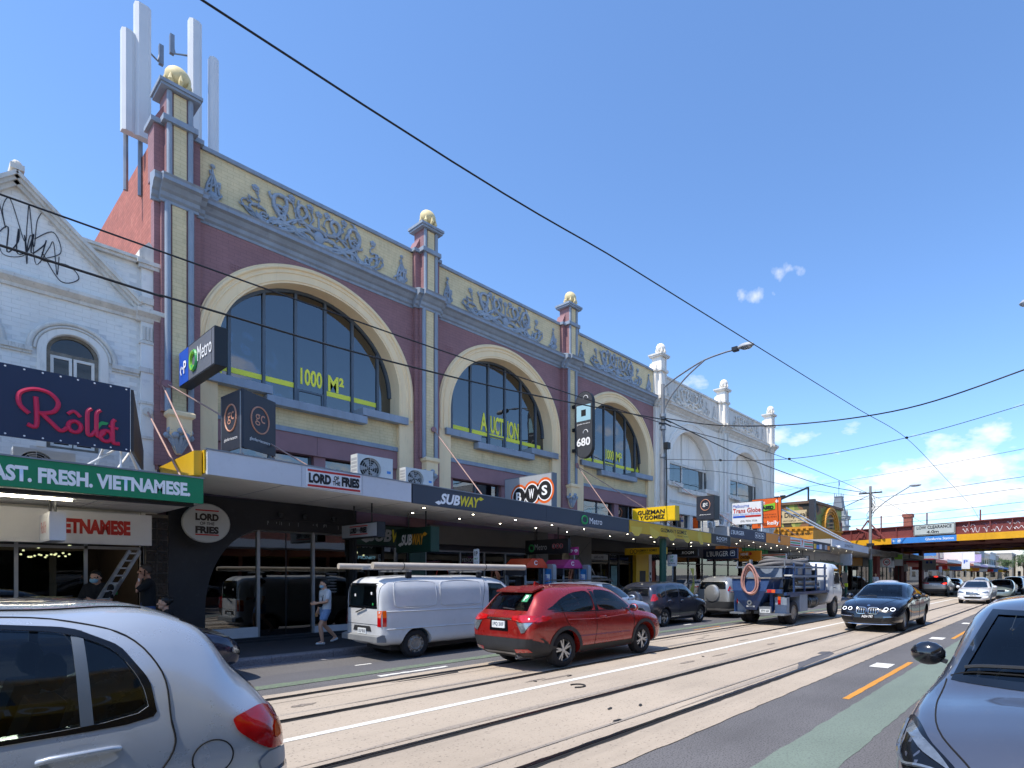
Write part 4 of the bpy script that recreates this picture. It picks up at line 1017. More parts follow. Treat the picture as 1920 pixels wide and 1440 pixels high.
for a, e in (((.45, 13.1, 3.4), (.62, 13.1, 4.0)), ((1.95, 13.3, 3.45), (2.1, 13.1, 4.0)), ((2.3, 13.1, 3.45), (2.3, 13.1, 4.9)), ((1.7, 13.3, 3.45), (2.25, 13.1, 3.95)), ((2.2, 13.3, 3.45), (2.6, 14.0, 4.1)), ((2.9, 14.5, 3.5), (2.4, 13.1, 3.95))):
    m = M(); m.tube([a, e], .017, 8); m.build('strut', WTXT, t)
t = thing('wall_sign', 'long white sign box with red lettering under the green awning', 'sign', (1.0, 15.0, 2.36))
m = M(); m.box(-3, 3.1, 14.96, 15.2, 2.36, 2.98); m.build('box', WSIGN, t)
text('VIETNAMESE', t, RED, (2.2, 14.957, 2.69), 1.14, .29, bold=.06)
b = blade('small white hanging box sign with red script at the left shop', 1.45, 13.2, 14.3, 2.33, 2.8, .19, WSIGN, WSIGN, .27); T(b, "Roll'd", RED, 1.44, 13.7, 2.56, .55, .2, shear=.3)
b = blade('small white hanging sign with red bars under the white awning', 6.9, 13.15, 14.95, 2.68, 3.05, .2, GREYS, None, .5)
T(b, 'LORD', BLACKT, 6.89, 14.3, 2.87, .34, .14, bold=.06); T(b, 'OF THE', BLACKT, 6.89, 14.03, 2.87, .15, .05, bold=.02); T(b, 'FRIES', BLACKT, 6.89, 13.78, 2.87, .32, .14, bold=.06)
for z in (2.96, 2.76): M().box(6.888, 6.893, 13.6, 14.5, z, z + .025).build('printed_bar', RED, b)
DKG = pm('dark green board', '#123a30', .5, var=.1)
b = blade('dark green hanging sign with white and yellow slanted lettering', 8.4, 13.27, 14.97, 2.38, 3.04, .25, DKG, DKG, .55); subway(b, 14.75, 13.5, 2.72, .3, 8.385, 'y', WTXT, pm('amber sign paint', '#d99a2b', .5))
b = blade('black hanging sign with fruit mark and red rings under the charcoal awning', 13.2, 12.97, 15.05, 2.48, 2.96, .12, BLACKF, None, .45); applemark(b, (13.19, 14.72, 2.7), .15, RT, GTXT2, GTXT2); T(b, 'Metro', GREYS, 13.19, 14.25, 2.71, .6, .2)
for k, ch in enumerate('BWS'):
    M().tube([(13.188, 13.62 - .17 * k + .075 * math.cos(q), 2.72 + .075 * math.sin(q)) for q in [2 * PI * i / 16 for i in range(16)]], .01, 5, closed=True).build('ring', pm('dull pink print', '#b0565c', .5), b); T(b, ch, GREYS, 13.186, 13.62 - .17 * k, 2.72, .06, .08)
b = blade('yellow hanging sign with black lettering beside the lamp pole', 18.6, 12.8, 14.93, 2.6, 2.88, .1, YEL, YEL, .45); T(b, 'GUZMAN Y GOMEZ', BLACKT, 18.59, 13.75, 2.77, 1.05, .09, bold=.02); T(b, 'Mexican Taqueria', BLACKT, 18.59, 13.85, 2.67, .6, .05)
for q in (0, 1): M().tube([(18.588, 14.55 - .2 * q + .08 * math.cos(a), 2.74 + .09 * math.sin(a)) for a in [2 * PI * i / 14 for i in range(14)]], .012, 5, closed=True).build('face_mark', BLACKT, b)
b = blade('navy hanging sign with white burger lettering', 24.3, 12.58, 14.47, 2.55, 3.04, .14, NAVY, NAVY, .4); T(b, "L'BURGER", WTXT, 24.29, 13.65, 2.8, 1.2, .26, bold=.01)
M().plate(rrect(12.7, 12.95, 2.68, 2.93, .05), [rrect(12.725, 12.925, 2.705, 2.905, .04)], 24.288, 24.291, ax='x').build('icon_frame', WTXT, b); M().lathe([(0, 0), (.07, 0)], (24.287, 12.825, 2.8), 8, 'x', a0=0, a1=PI).build('icon', WTXT, b)
b = blade('orange hanging sign with dark lettering beyond the navy one', 27.6, 12.9, 14.2, 2.5, 3.05, .14, ORANGE, ORANGE, .35); T(b, 'NENE', WTXT, 27.59, 13.85, 2.88, .45, .14, bold=.03); T(b, 'CHICKEN', BLACKT, 27.59, 13.8, 2.7, .55, .14, bold=.03); M().lathe([(0, 0), (.09, 0)], (27.59, 13.5, 2.9), 10, 'x').build('red_mark', RED, b)
b = blade('black hanging sign reading room among the awning signs', 21.2, 12.9, 14.9, 2.6, 2.9, .1, BLACKF, None, .4); T(b, 'ROOM', WTXT, 21.19, 13.4, 2.75, .6, .13); T(b, '680', WTXT, 21.19, 14.4, 2.75, .3, .1)
b = blade('white hanging sign with black schnitzel lettering under the picture fascia', 34.6, 12.9, 14.6, 2.65, 3.0, .12, WSIGN, BLACKF, .35); T(b, 'SCHNITZ', BLACKT, 34.59, 13.7, 2.83, 1.3, .2, bold=.03)
b = blade('striped convenience store hanging sign', 31.0, 12.9, 14.7, 2.62, 3.0, .12, WSIGN, WSIGN, .35)
for z, mt in ((2.9, ORANGE2), (2.78, GTXT2), (2.66, RED)): M().box(30.985, 30.993, 12.95, 14.65, z, z + .06).build('stripe', mt, b)
# round sign on the dark wall
t = thing('round_sign', 'round pale sign with red bars on the dark arched shop front', 'sign', (4.02, 14.95, 2.9))
m = M(); m.lathe([(0, -.05), (.41, -.05), (.43, -.03), (.43, .05), (0, .05)], (4.02, 14.95, 2.89), 36, 'y'); m.build('disc', pm('pale sign disc', '#b9bab6', .5, var=.05), t, 30)
yr = 14.897
text('LORD', t, pm('brown black print', '#2b211b', .5), (4.02, yr, 3.02), .42, .16, bold=.06); text('OF THE', t, MATS['brown black print'], (4.02, yr, 2.88), .26, .07, bold=.02); text('FRIES', t, MATS['brown black print'], (4.02, yr, 2.74), .42, .16, bold=.06)
for z in (3.15, 2.62): M().box(3.81, 4.23, yr - .003, yr, z, z + .03).build('printed_bar', RED, t)
m = M(); m.box(3.98, 4.06, 15.0, 15.4, 2.85, 2.93); m.build('arm', DKMET, t)
# air conditioner units on the awnings
ACW = pm('air conditioner casing', '#cfd1cf', .45, var=.05, spots=.2, spcol='#8f8f88')
def aircon(label, x, y, z, w, h, dp):
    t = thing('air_conditioner', label, 'air conditioner', (x, y, z), group='condenser units on the awnings')
    m = M(); m.plate([(x, z), (x + w, z), (x + w, z + h), (x, z + h)], [arc(x + w * .36, z + h / 2, h * .42, 0, 345, 23)], y, y + dp, True); m.build('casing', ACW, t)
    m = M(); m.lathe([(0, .12), (h * .43, .12)], (x + w * .36, y, z + h / 2), 20, 'y'); m.build('fan_recess', DKMET, t)
    for k in range(5):
        a = 2 * PI * k / 5; m = M(); m.hexa([(x + w * .36 + h * .06 * math.cos(a + j), y + .07 + .02 * (j > 0), z + h / 2 + h * .06 * math.sin(a + j)) for j in (0, .8)] + [(x + w * .36 + h * .38 * math.cos(a + j), y + .07 + .03 * (j > 0), z + h / 2 + h * .38 * math.sin(a + j)) for j in (.9, .3)] + [(x + w * .36 + h * .06 * math.cos(a + j), y + .08 + .02 * (j > 0), z + h / 2 + h * .06 * math.sin(a + j)) for j in (0, .8)] + [(x + w * .36 + h * .38 * math.cos(a + j), y + .08 + .03 * (j > 0), z + h / 2 + h * .38 * math.sin(a + j)) for j in (.9, .3)]); m.build('fan_blade', GREYS, t)
    for k in range(5):
        m = M(); m.tube([(x + w * .36 + h * .085 * k * math.cos(q), y - .005, z + h / 2 + h * .085 * k * math.sin(q)) for q in [2 * PI * i / 20 for i in range(20)]] if k else [(x + w * .36, y - .005, z + h * .06), (x + w * .36, y - .005, z + h * .94)], .004, 4, closed=bool(k)); m.build('grille_ring', ACW, t)
    for k in range(6):
        m = M(); m.box(x - .004, x + .001, y + .03, y + dp - .03, z + .05 + k * h * .14, z + .07 + k * h * .14 + h * .06); m.build('side_louvre', GREYS, t)
    m = M(); m.box(x + w * .83, x + w * .94, y - .003, y, z + h * .4, z + h * .5); m.build('badge', BLUEL, t)
    for q in (.15, .8):
        m = M(); m.box(x + w * q, x + w * q + .06, y + .02, y + dp - .02, z - .12, z); m.build('foot', GALV, t)
    return t
aircon('larger air conditioner unit standing on the white awning', 6.84, 14.0, 4.12, .92, .66, .34)
aircon('smaller air conditioner unit at the end of the white awning', 8.12, 14.0, 4.08, .82, .56, .3)
aircon('old air conditioner unit behind the green fascia', 1.12, 14.1, 3.45, .75, .48, .3)
aircon('upper of two air conditioner units on the navy awning', 23.9, 14.0, 4.5, .8, .6, .34)
aircon('lower air conditioner unit on the navy awning', 23.9, 14.0, 3.86, .8, .56, .34)
aircon('air conditioner unit beside the white education board', 25.4, 14.2, 4.3, .85, .65, .34)

# ------------------------------------------------------------------ shopfronts under the awnings
FLOORI = pm('shop floor', '#4a4743', .4, var=.15, scale=1.5)
WARM = emit('warm shop lamp', '#ffd9a0', 6.0)
ADDEDLIT = emit('added ceiling fill', '#fff1dc', 6.0)  # glow for the panels put in to lift the dark interiors
BLKTILE = pm('black glazed tile', '#23211f', .25, var=.2, scale=3)
BLKWALL = pm('black painted wall', '#25272d', .55, var=.15, scale=2.5, spots=.35, spcol='#5a5b5e', bump=.1)
DARKGREEN = pm('dark green tile', '#1f4a44', .35, var=.1)
GREYP = pm('grey cladding panel', '#6f6e6b', .6, var=.08, scale=1.2)
DGREY = pm('dark grey panel', '#33343a', .5, var=.1)
POSTER = pm('poster paper', '#c9cfca', .6, var=.06, scale=4)
POSTERB = pm('blue green poster', '#5f8c91', .5, var=.3, scale=6)
SHELF = pm('stocked shelves', '#5c4a38', .7, var=.7, scale=7)
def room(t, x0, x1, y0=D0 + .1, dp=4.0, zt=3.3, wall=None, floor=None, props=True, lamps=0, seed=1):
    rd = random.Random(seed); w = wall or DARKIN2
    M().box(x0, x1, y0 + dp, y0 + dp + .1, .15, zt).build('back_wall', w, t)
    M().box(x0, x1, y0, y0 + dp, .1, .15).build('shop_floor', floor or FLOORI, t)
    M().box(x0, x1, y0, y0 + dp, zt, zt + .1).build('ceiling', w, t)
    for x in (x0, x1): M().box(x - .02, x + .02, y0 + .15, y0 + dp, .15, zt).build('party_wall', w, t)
    if props:
        for k in range(max(2, int((x1 - x0) * 1.1))):
            x = rd.uniform(x0 + .3, x1 - .6); y = y0 + rd.uniform(.9, dp - .5); h = rd.uniform(.8, 1.7)
            m = M(); wd = rd.uniform(.35, .9); m.box(x, x + wd, y, y + .4, .15, h)
            for q in range(3): m.box(x - .01, x + wd + .01, y - .03, y + .42, .15 + (h - .15) * (q + 1) / 3 - .03, .15 + (h - .15) * (q + 1) / 3)
            m.build('counter', rd.choice((SHELF, DGREY, GREYP, SHELF)), t)
    for k in range(max(1, int((x1 - x0) / 1.6)) if props else 0):
        xx = x0 + .4 + 1.6 * k; M().box(xx, xx + .9, y0 + 1.0, y0 + 1.16, zt - .06, zt - .01).build('added_fill_panel', ADDEDLIT, t)  # glowing ceiling panels added to brighten the shop rooms
    for k in range(lamps):
        x = rd.uniform(x0 + .3, x1 - .3); y = y0 + rd.uniform(.7, dp - .8); z = rd.uniform(2.2, 2.7)
        M().ball((x, y, z), .03, 8).build('pendant_bulb', WARM, t)
def front(t, x0, x1, mull, zt, sill=.45, y=D0, fm=ALU, gl=GLASSW, zm=None, door=None, fw=.05):
    """framed glazing: one pane between each pair of mullions"""
    xs = [x0] + list(mull) + [x1]
    for i in range(len(xs) - 1):
        a, e = xs[i] + fw / 2, xs[i + 1] - fw / 2
        zb = .2 if door == i else sill
        M().box(a, e, y + .02, y + .03, zb, zt - .03).build('pane', gl, t)
        M().box(a - .001, e + .001, y - .01, y + .06, zb - .06, zb).build('bottom_rail', fm, t)
        if zb > .3: M().box(a, e, y + .01, y + .1, .145, zb - .06).build('stall_riser', fm if fm is not DKMET else DGREY, t)
        if zm: M().box(a, e, y - .012, y + .055, zm, zm + .05).build('transom', fm, t)
    for x in xs: M().box(x - fw / 2, x + fw / 2, y - .02, y + .08, .145, zt).build('mullion', fm, t)
    M().box(x0 - fw / 2 + .001, x1 + fw / 2 - .001, y - .015, y + .07, zt - .05, zt + .001).build('top_rail', fm, t)
# left shop
t = thing('shopfront', 'glass shopfront with pale frames under the white and red sign', 'shopfront', (1.2, D0, .145))
M().plate([(-3, .15), (3.08, .15), (3.08, 3.05), (-3, 3.05)], [[(-2.9, .2), (3.03, .2), (3.03, 2.42), (-2.9, 2.42)]], D0 - .02, D0 + .1).build('surround', WFASC, t)
front(t, -1.4, 2.2, (-.3, 1.27), 2.42, .5, D0 + .0, ALU, zm=2.28)
M().box(2.18, 3.07, D0 - .02, D0 + .05, 2.28, 2.34).build('door_head', ALU, t); M().box(3.02, 3.07, D0 - .02, D0 + .06, .145, 2.42).build('door_post', ALU, t)
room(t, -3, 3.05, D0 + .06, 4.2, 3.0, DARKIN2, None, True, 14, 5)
M().box(1.62, 2.08, D0 + .035, D0 + .04, 1.02, 1.27).build('menu_sheet', POSTER, t)
for r_ in range(3):
    for k in range(4): M().box(1.66 + .1 * k, 1.73 + .1 * k, D0 + .031, D0 + .035, 1.06 + .07 * r_, 1.09 + .07 * r_).build('menu_print', BLACKT, t)
M().box(2.55, 2.72, D0 + .3, D0 + .31, 1.35, 1.6).build('notice', POSTER, t); M().box(2.55, 2.72, D0 + .296, D0 + .3, 1.35, 1.48).build('notice_print', GTXT2, t)
for k in range(16): M().ball((1.42 + .045 * k + random.uniform(-.02, .02), D0 + 1.0, 2.2 + random.uniform(-.08, .08)), .02, 8).build('string_bulb', WARM, t)
M().box(1.37, 1.47, D0 + .031, D0 + .036, 1.33, 1.42).build('window_sticker', POSTER, t)
# black tiles between the shops, each laid proud of its joint
tc_ = tag(M().box(3.09, 3.46, D0 - .12, D0 + .4, .145, 3.05).build('tiled_column', pm('tile joint', '#6b665f', .8), None), 'narrow column of black glazed tiles beside the dark shop front', 'column')
for r_ in range(12):
    for k in range(2):
        if .16 + .235 * r_ > 2.9: continue
        M().box(3.095 + .183 * k, 3.268 + .183 * k, D0 - .128, D0 - .12, .16 + .235 * r_, .385 + .235 * r_).build('tile', BLKTILE, tc_, world=False)
# dark arched shopfront
t = thing('shopfront', 'black shop front with a big half-arched window and empty interior', 'shopfront', (5.5, D0, .145))
def harch(x0, zt, rx, rz, x1=7.46, zb=.2): return [(x1, zb), (x1, zt)] + [(x0 + rx - rx * math.sin(R(a)), zt - rz + rz * math.cos(R(a))) for a in range(0, 91, 6)] + [(x0, zb)]
M().plate([(3.47, .15), (7.5, .15), (7.5, 3.55), (3.47, 3.55)], [harch(3.95, 3.12, 1.45, 2.0)], D0 - .1, D0 + .1).build('wall', BLKWALL, t)
M().plate(harch(3.95, 3.12, 1.45, 2.0), [harch(4.13, 2.86, 1.2, 1.9, 7.42, .26)], D0 - .06, D0 + .2).build('arch_band', BLKWALL, t)
inn = harch(4.13, 2.86, 1.2, 1.9, 7.42, .26)
def ztop(x): return 2.86 if x > 5.33 else 2.86 - 1.9 + 1.9 * math.sqrt(max(0, 1 - ((5.33 - x) / 1.2) ** 2))
for a, e, zb in ((4.13, 5.21, .5), (5.25, 6.46, .2), (6.50, 7.42, .42)):
    n = 14; xs = [a + (e - a) * i / n for i in range(n + 1)]
    M().prism([(a, zb)] + [(e, zb)] + [(x, max(zb + .02, ztop(x) - .02)) for x in xs[::-1]], 'y', D0 + .14, D0 + .15).build('pane', GLASSW, t)
    M().box(a, e, D0 + .06, D0 + .2, .145, zb).build('stall_riser', WFASC if zb > .3 else ALU, t)
for x in (5.23, 6.48): M().box(x - .03, x + .03, D0 + .08, D0 + .18, .145, ztop(x)).build('mullion', ALU, t)
M().tube([(x, D0 + .13, ztop(x) - .02) for x in [4.2 + .1 * i for i in range(33)]], .025, 6).build('arch_frame', ALU, t)
M().box(5.84, 5.86, D0 + .13, D0 + .16, .2, 2.84).build('door_stile', DKMET, t)
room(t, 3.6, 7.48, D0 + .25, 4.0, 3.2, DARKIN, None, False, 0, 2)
M().box(6.78, 7.15, D0 + .16, D0 + .165, 1.2, 1.95).build('letter_poster', POSTER, t)
for k in range(7): M().box(6.82, 7.08, D0 + .135, D0 + .138, 1.3 + .08 * k, 1.315 + .08 * k).build('poster_line', GREYS, t)
for k in range(6):
    x = 4.9 + .9 * (k % 3); M().bar((x, D0 + 2.0, 2.9), (x + random.uniform(-.6, .6), D0 + 2.6, 1.9 + .2 * k), .012).build('loose_cable', GREYS, t)
for x in (5.6, 6.15, 6.85):
    M().lathe([(0, 0), (.05, .0), (.07, .1), (0, .12)], (x, D0 - .22, 3.16), 10).build('spotlight', DKMET, t)
for k in range(16):
    x = random.uniform(5.2, 7.3); z1 = 3.09 - random.uniform(0, .03); M().box(x, x + .008, D0 - .063, D0 - .06, z1 - random.uniform(.04, .13), z1).build('paint_drip', GREYS, t)
# green and yellow sandwich shop
t = thing('shopfront', 'sandwich shop front with dark green tile pillar and posters', 'shopfront', (8.5, D0, .145))
M().box(7.52, 9.74, D0 - .08, D0 + .1, 2.6, 3.15).build('sign_band', DKG, t); subway(t, 7.75, 9.3, 2.88, .36, D0 - .083, 'x', GREYS, YTXT)
front(t, 7.53, 9.05, (8.3,), 2.6, .5, D0, DKMET, GLASSW)
M().box(9.08, 9.6, D0 - .06, D0 + .3, .145, 2.6).build('pillar', DARKGREEN, t)
for r_ in range(11):
    for k in range(3): M().box(9.085 + .172 * k, 9.248 + .172 * k, D0 - .066, D0 - .06, .16 + .22 * r_, .37 + .22 * r_).build('tile', DARKGREEN, t)
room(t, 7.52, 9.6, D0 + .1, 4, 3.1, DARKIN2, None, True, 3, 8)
M().tube([(8.5 + .2 * math.cos(q), D0 + .1, 2.3 + .07 * math.sin(q)) for q in [2 * PI * i / 24 for i in range(24)]], .012, 6, closed=True).build('neon_ring', emit('green neon', '#3fe08a', 3.0), t)
text('OPEN', t, emit('red neon', '#ff4a3a', 3.0), (8.5, D0 + .1, 2.3), .22, .06)
text('MONEY', t, emit('blue neon', '#bfe6ff', 1.6), (7.9, D0 + .12, 2.25), .5, .09)
M().box(7.6, 8.1, D0 + .05, D0 + .055, 1.35, 2.15).build('menu_poster', pm('dim green poster', '#4c5a3d', .5, var=.3, scale=5), t)
M().lathe([(0, 0), (.2, 0)], (7.95, D0 + .045, 1.5), 14, 'y').build('sandwich_print', pm('sandwich brown', '#8a5a33', .6, var=.5, scale=12), t)
M().box(8.75, 9.02, D0 + .05, D0 + .055, 1.5, 2.1).build('menu_poster', POSTERB, t)
text('beyond\nclassic', t, YTXT, (7.85, D0 + .044, 1.95), .4, .25)
# supermarket
t = thing('shopfront', 'dark supermarket entrance with glass doors and grey pillars', 'shopfront', (12, D0, .145))
M().box(9.75, 14.0, D0 - .05, D0 + .15, 2.72, 3.3).build('bulkhead', GREYP, t); M().box(9.65, 15.6, D0 + .12, D0 + .3, 2.55, 2.72).build('header', DGREY, t)
front(t, 9.75, 13.9, (11.0, 11.95, 12.85), 2.55, .3, D0 + .2, ALU, GLASSW, None, 2)
text('YENOM', t, GREYS, (11.3, D0 + .19, 2.25), .5, .12); text('YENOM', t, GREYS, (13.35, D0 + .19, 2.2), .55, .14)  # MONEY back to front: a reflection drawn as flat lettering on the glass
M().tube([(10.35 + .22 * math.cos(q), D0 + .19, 1.75 + .25 * math.sin(q)) for q in [R(a) for a in range(0, 361, 20)]], .015, 5).build('door_mark', RED, t)
for a, e in ((14.0, 14.6), (15.75, 17.0)):
    M().box(a, e, D0 - .12, D0 + .3, .145, 3.35).build('pillar', GREYP, t)
for p, q in (((14.02, 2.6), (14.58, 1.9)), ((15.8, 3.0), (16.95, 1.7)), ((15.8, 1.7), (16.6, .9)), ((15.8, 2.1), (16.9, 3.1))):
    M().bar((p[0], D0 - .122, p[1]), (q[0], D0 - .122, q[1]), .012).build('panel_joint', DGREY, t)
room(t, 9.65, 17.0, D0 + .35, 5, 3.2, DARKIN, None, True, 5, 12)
# yellow burrito shop, room bar
t = thing('shopfront', 'dark recessed restaurant front with a yellow pillar and menu panel', 'shopfront', (19.3, D0, .145))
M().box(17.0, 23.3, D0 + .0, D0 + .2, 2.75, 3.3).build('bulkhead', DGREY, t)
front(t, 17.02, 19.9, (18.3, 18.95), 2.7, .2, D0 + .05, DKMET, GLASSW, 2.3, 0)
M().box(17.1, 18.2, D0 + .02, D0 + .03, 2.4, 2.62).build('house_number_glass', GREYS, t); text('680-698', t, BLACKT, (17.6, D0 + .017, 2.5), .6, .11)
M().box(18.45, 18.85, D0 + .06, D0 + .065, 1.3, 2.15).build('poster', POSTERB, t)
M().box(19.95, 20.9, D0 - .15, D0 + .2, .145, 2.75).build('yellow_pillar', YEL, t); M().box(20.2, 20.65, D0 - .156, D0 - .15, 1.25, 1.95).build('menu_panel', BLACKF, t)
M().box(21.0, 21.2, D0 - .1, D0 + .1, .145, 2.75).build('white_panel', WSIGN, t)
for k in range(4): M().box(21.05, 21.15, D0 - .105, D0 - .1, 1.0 + .25 * k, 1.13 + .25 * k).build('panel_print', BLACKT, t)
front(t, 21.3, 23.3, (22.3,), 2.75, .4, D0 + .05, DKMET, GLASSW)
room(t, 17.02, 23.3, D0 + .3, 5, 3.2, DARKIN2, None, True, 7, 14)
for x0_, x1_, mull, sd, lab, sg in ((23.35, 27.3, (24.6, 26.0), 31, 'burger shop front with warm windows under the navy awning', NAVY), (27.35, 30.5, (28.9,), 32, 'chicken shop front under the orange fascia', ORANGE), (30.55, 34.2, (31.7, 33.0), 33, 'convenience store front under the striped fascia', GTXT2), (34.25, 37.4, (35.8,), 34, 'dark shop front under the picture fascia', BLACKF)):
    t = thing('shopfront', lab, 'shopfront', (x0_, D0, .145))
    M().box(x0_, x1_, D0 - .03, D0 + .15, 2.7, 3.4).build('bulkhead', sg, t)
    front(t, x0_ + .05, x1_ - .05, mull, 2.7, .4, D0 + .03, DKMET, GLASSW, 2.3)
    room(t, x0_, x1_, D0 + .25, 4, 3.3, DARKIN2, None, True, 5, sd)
    M().box(x0_ + .4, x0_ + 1.0, D0 + .08, D0 + .085, 1.0, 2.0).build('poster', YEL if sd % 2 else POSTER, t)
# leaning ladder in the left doorway
t = thing('ladder', 'aluminium ladder leaning in the doorway of the left shop', 'ladder', (2.3, 14.9, .15))
for o in (0, .16):
    M().bar((2.02 + o, 14.75, .75), (2.80 + o, 15.2, 2.26), .03, .06).build('rail', ALU, t)
for k in range(10):
    u = k / 10 + .05; M().box(2.02 + .78 * u, 2.18 + .78 * u, 14.73 + .45 * u, 14.8 + .45 * u, .75 + 1.51 * u, .78 + 1.51 * u).build('rung', ALU, t)
for o in (0, .16): M().bar((1.63 + o, 14.72, .15), (2.02 + o, 14.75, .75), .03, .06).build('foot_rail', ALU, t)

# ------------------------------------------------------------------ opposite side of the street (behind the camera, seen in the shop glass)
def opp(label, x0, x1, h, wall, awn, awlab=None):
    t = thing('shop_building', label, 'building', ((x0 + x1) / 2, -4.6, 0))
    M().box(x0, x1, -16, -4.6, 0, h).build('wall', wall, t)
    n = max(2, int((x1 - x0) / 2.2))
    for i in range(n):
        a = x0 + (x1 - x0) * (i + .25) / n; e = x0 + (x1 - x0) * (i + .75) / n
        M().box(a, e, -4.6, -4.56, 4.6, 6.1).build('window', GLASSB, t); M().box(a - .08, e + .08, -4.6, -4.5, 4.46, 4.6).build('sill', WHITEM, t); M().box(a - .08, e + .08, -4.6, -4.52, 6.1, 6.25).build('window_head', WHITEM, t)
        M().box(x0 + (x1 - x0) * (i + .05) / n, x0 + (x1 - x0) * (i + .95) / n, -4.6, -4.57, .6, 2.8).build('shop_window', GLASSW, t)
    M().box(x0, x1, -4.75, -4.4, h, h + .3).build('coping', WHITEM, t)
    M().box(x0 + .02, x1 - .02, -4.55, -1.7, 3.2, 3.6).build('awning_box', awn, t)
    return t
t = opp('cream brick bank across the street with yellow awning', -6, 6.5, 6.9, brickmat('cream brick opposite', '#b9a98a', '#8f8269'), YEL)
text('Commonwealth Bank', t, WTXT, (-1.0, -1.69, 3.4), 4.5, .3, (-1, 0, 0), UP)
for k in range(24): M().box(-5.8 + .5 * k, -5.55 + .5 * k, -4.3, -1.75, 3.61, 3.66).build('roof_rib', CREAM, t)
opp('red brick shops across the street', 6.6, 18, 6.9, brickmat('red brick opposite', '#8c5242', '#776a5f'), WFASC)
opp('grey rendered shops across the street', 18.1, 33, 6.9, pm('grey render opposite', '#a5a39c', .8, var=.1), CHAR)
opp('white shops far across the street', 33.1, 46, 7.0, WHITEP, NAVY)
opp('brown brick shops across the street at the left', -24, -6.1, 7.0, brickmat('brown brick opposite', '#7a5d48', '#6d6257'), GREENF)

# ------------------------------------------------------------------ vehicles
def paint(name, col, metal=.35, rough=.3, dust=.25, dcol='#8f867a'):
    return pm(name, col, rough, metal, .04, 1.2, coat=1.0, spots=dust, spcol=dcol)
RUB = pm('tyre rubber', '#222123', .85, var=.2, scale=6, spots=.3, spcol='#4a4642')
ALLOY = pm('alloy wheel', '#b4b6b9', .28, metal=.85, var=.08)
STEELW = pm('steel wheel', '#9a958e', .5, metal=.5, var=.2, scale=8, spots=.5, spcol='#5b4a3a')
BLKP = pm('black plastic trim', '#26272a', .6, var=.15, spots=.3, spcol='#55524e')
BLKG = pm('gloss black trim', '#0f1013', .15, var=.1)
CHROME = pm('chrome', '#d4d6d8', .1, metal=1.0, var=.03)
SEAT = pm('seat fabric', '#2a2b2e', .9, var=.2, scale=5)
CARGLASS = glassmat('car glass', '#bccaca', .9, .005, .9)
CARGLASS.node_tree.nodes['Fresnel'].inputs[0].default_value = 1.5
TINT = pm('tinted car glass', '#0c1116', .06, var=.3, spec=.9, coat=.6)
TAILR = pm('red lamp lens', '#b50d12', .12, var=.15, scale=14, coat=1.0)
TAILO = pm('amber lamp lens', '#d8590c', .15, var=.1, scale=14, coat=1.0)
LENS = pm('clear lamp lens', '#8f969c', .12, metal=.6, var=.25, scale=12, coat=1.0)
BRAKE = emit('brake lamp lit', '#ff2a1a', 2.5)
HEADL = emit('headlamp ring lit', '#eef4ff', .9)
PLATE = pm('number plate', '#d6dadb', .5, var=.05)
PTXT = pm('plate blue print', '#24324f', .5)
SEAM = pm('panel gap', '#0b0b0c', .9, var=.2)
def spl(pts, k):
    """smooth curve through unevenly spaced points"""
    pts = [Vector(p) for p in pts]; n = len(pts)
    dl = [max(1e-5, (pts[i + 1] - pts[i]).length) for i in range(n - 1)]
    tg = []
    for i in range(n):
        if i == 0: tg.append((pts[1] - pts[0]) / dl[0])
        elif i == n - 1: tg.append((pts[-1] - pts[-2]) / dl[-1])
        else: tg.append(((pts[i + 1] - pts[i]) / dl[i] * dl[i - 1] + (pts[i] - pts[i - 1]) / dl[i - 1] * dl[i]) / (dl[i] + dl[i - 1]))
    out = []
    for i in range(n - 1):
        for j in range(k):
            t = j / k; h = dl[i]
            out.append(pts[i] * (2 * t ** 3 - 3 * t * t + 1) + tg[i] * (h * (t ** 3 - 2 * t * t + t)) + pts[i + 1] * (-2 * t ** 3 + 3 * t * t) + tg[i + 1] * (h * (t ** 3 - t * t)))
    out.append(pts[-1]); return out
def ctrl(s):
    x, zb, wb, zm, wm, zs, ws, zt, wt, rd = s
    return [(x, 0, zb), (x, wb * .8, zb), (x, wb, zb + .05), (x, wm, zm), (x, ws, zs), (x, wt, zt - rd), (x, wt * .62, zt - rd * .25), (x, 0, zt)]
def shell(st, lk=6, rk=5):
    """closed body from cross-sections along the car"""
    rails = [spl([ctrl(s)[i] for s in st], lk) for i in range(8)]
    rings = []
    for j in range(len(rails[0])):
        h = spl([rails[i][j] for i in range(8)], rk)
        rings.append([Vector((p.x, max(0, p.y), p.z)) for p in h] + [Vector((p.x, -max(0, p.y), p.z)) for p in h[-2:0:-1]])
    m = M(); m.grid([[tuple(p) for p in r_] for r_ in rings], close=True)
    n = len(rings[0]); k = len(m.v) - n
    m.f.append(tuple(range(n))); m.f.append(tuple(range(k, k + n))[::-1])
    return m
def cz(poly, it=2, q=.2):
    """round the corners of an outline"""
    for _ in range(it):
        n = len(poly); out = []
        for i in range(n):
            a = Vector(poly[i]); b = Vector(poly[(i + 1) % n]); out += [tuple(a + (b - a) * q), tuple(b + (a - b) * q)]
        poly = out
    return poly
def tomesh(m):
    me = m.mesh('tmp'); bm = bmesh.new(); bm.from_mesh(me); bmesh.ops.remove_doubles(bm, verts=bm.verts, dist=.0004); bmesh.ops.recalc_face_normals(bm, faces=bm.faces); bm.to_mesh(me); bm.free(); return me
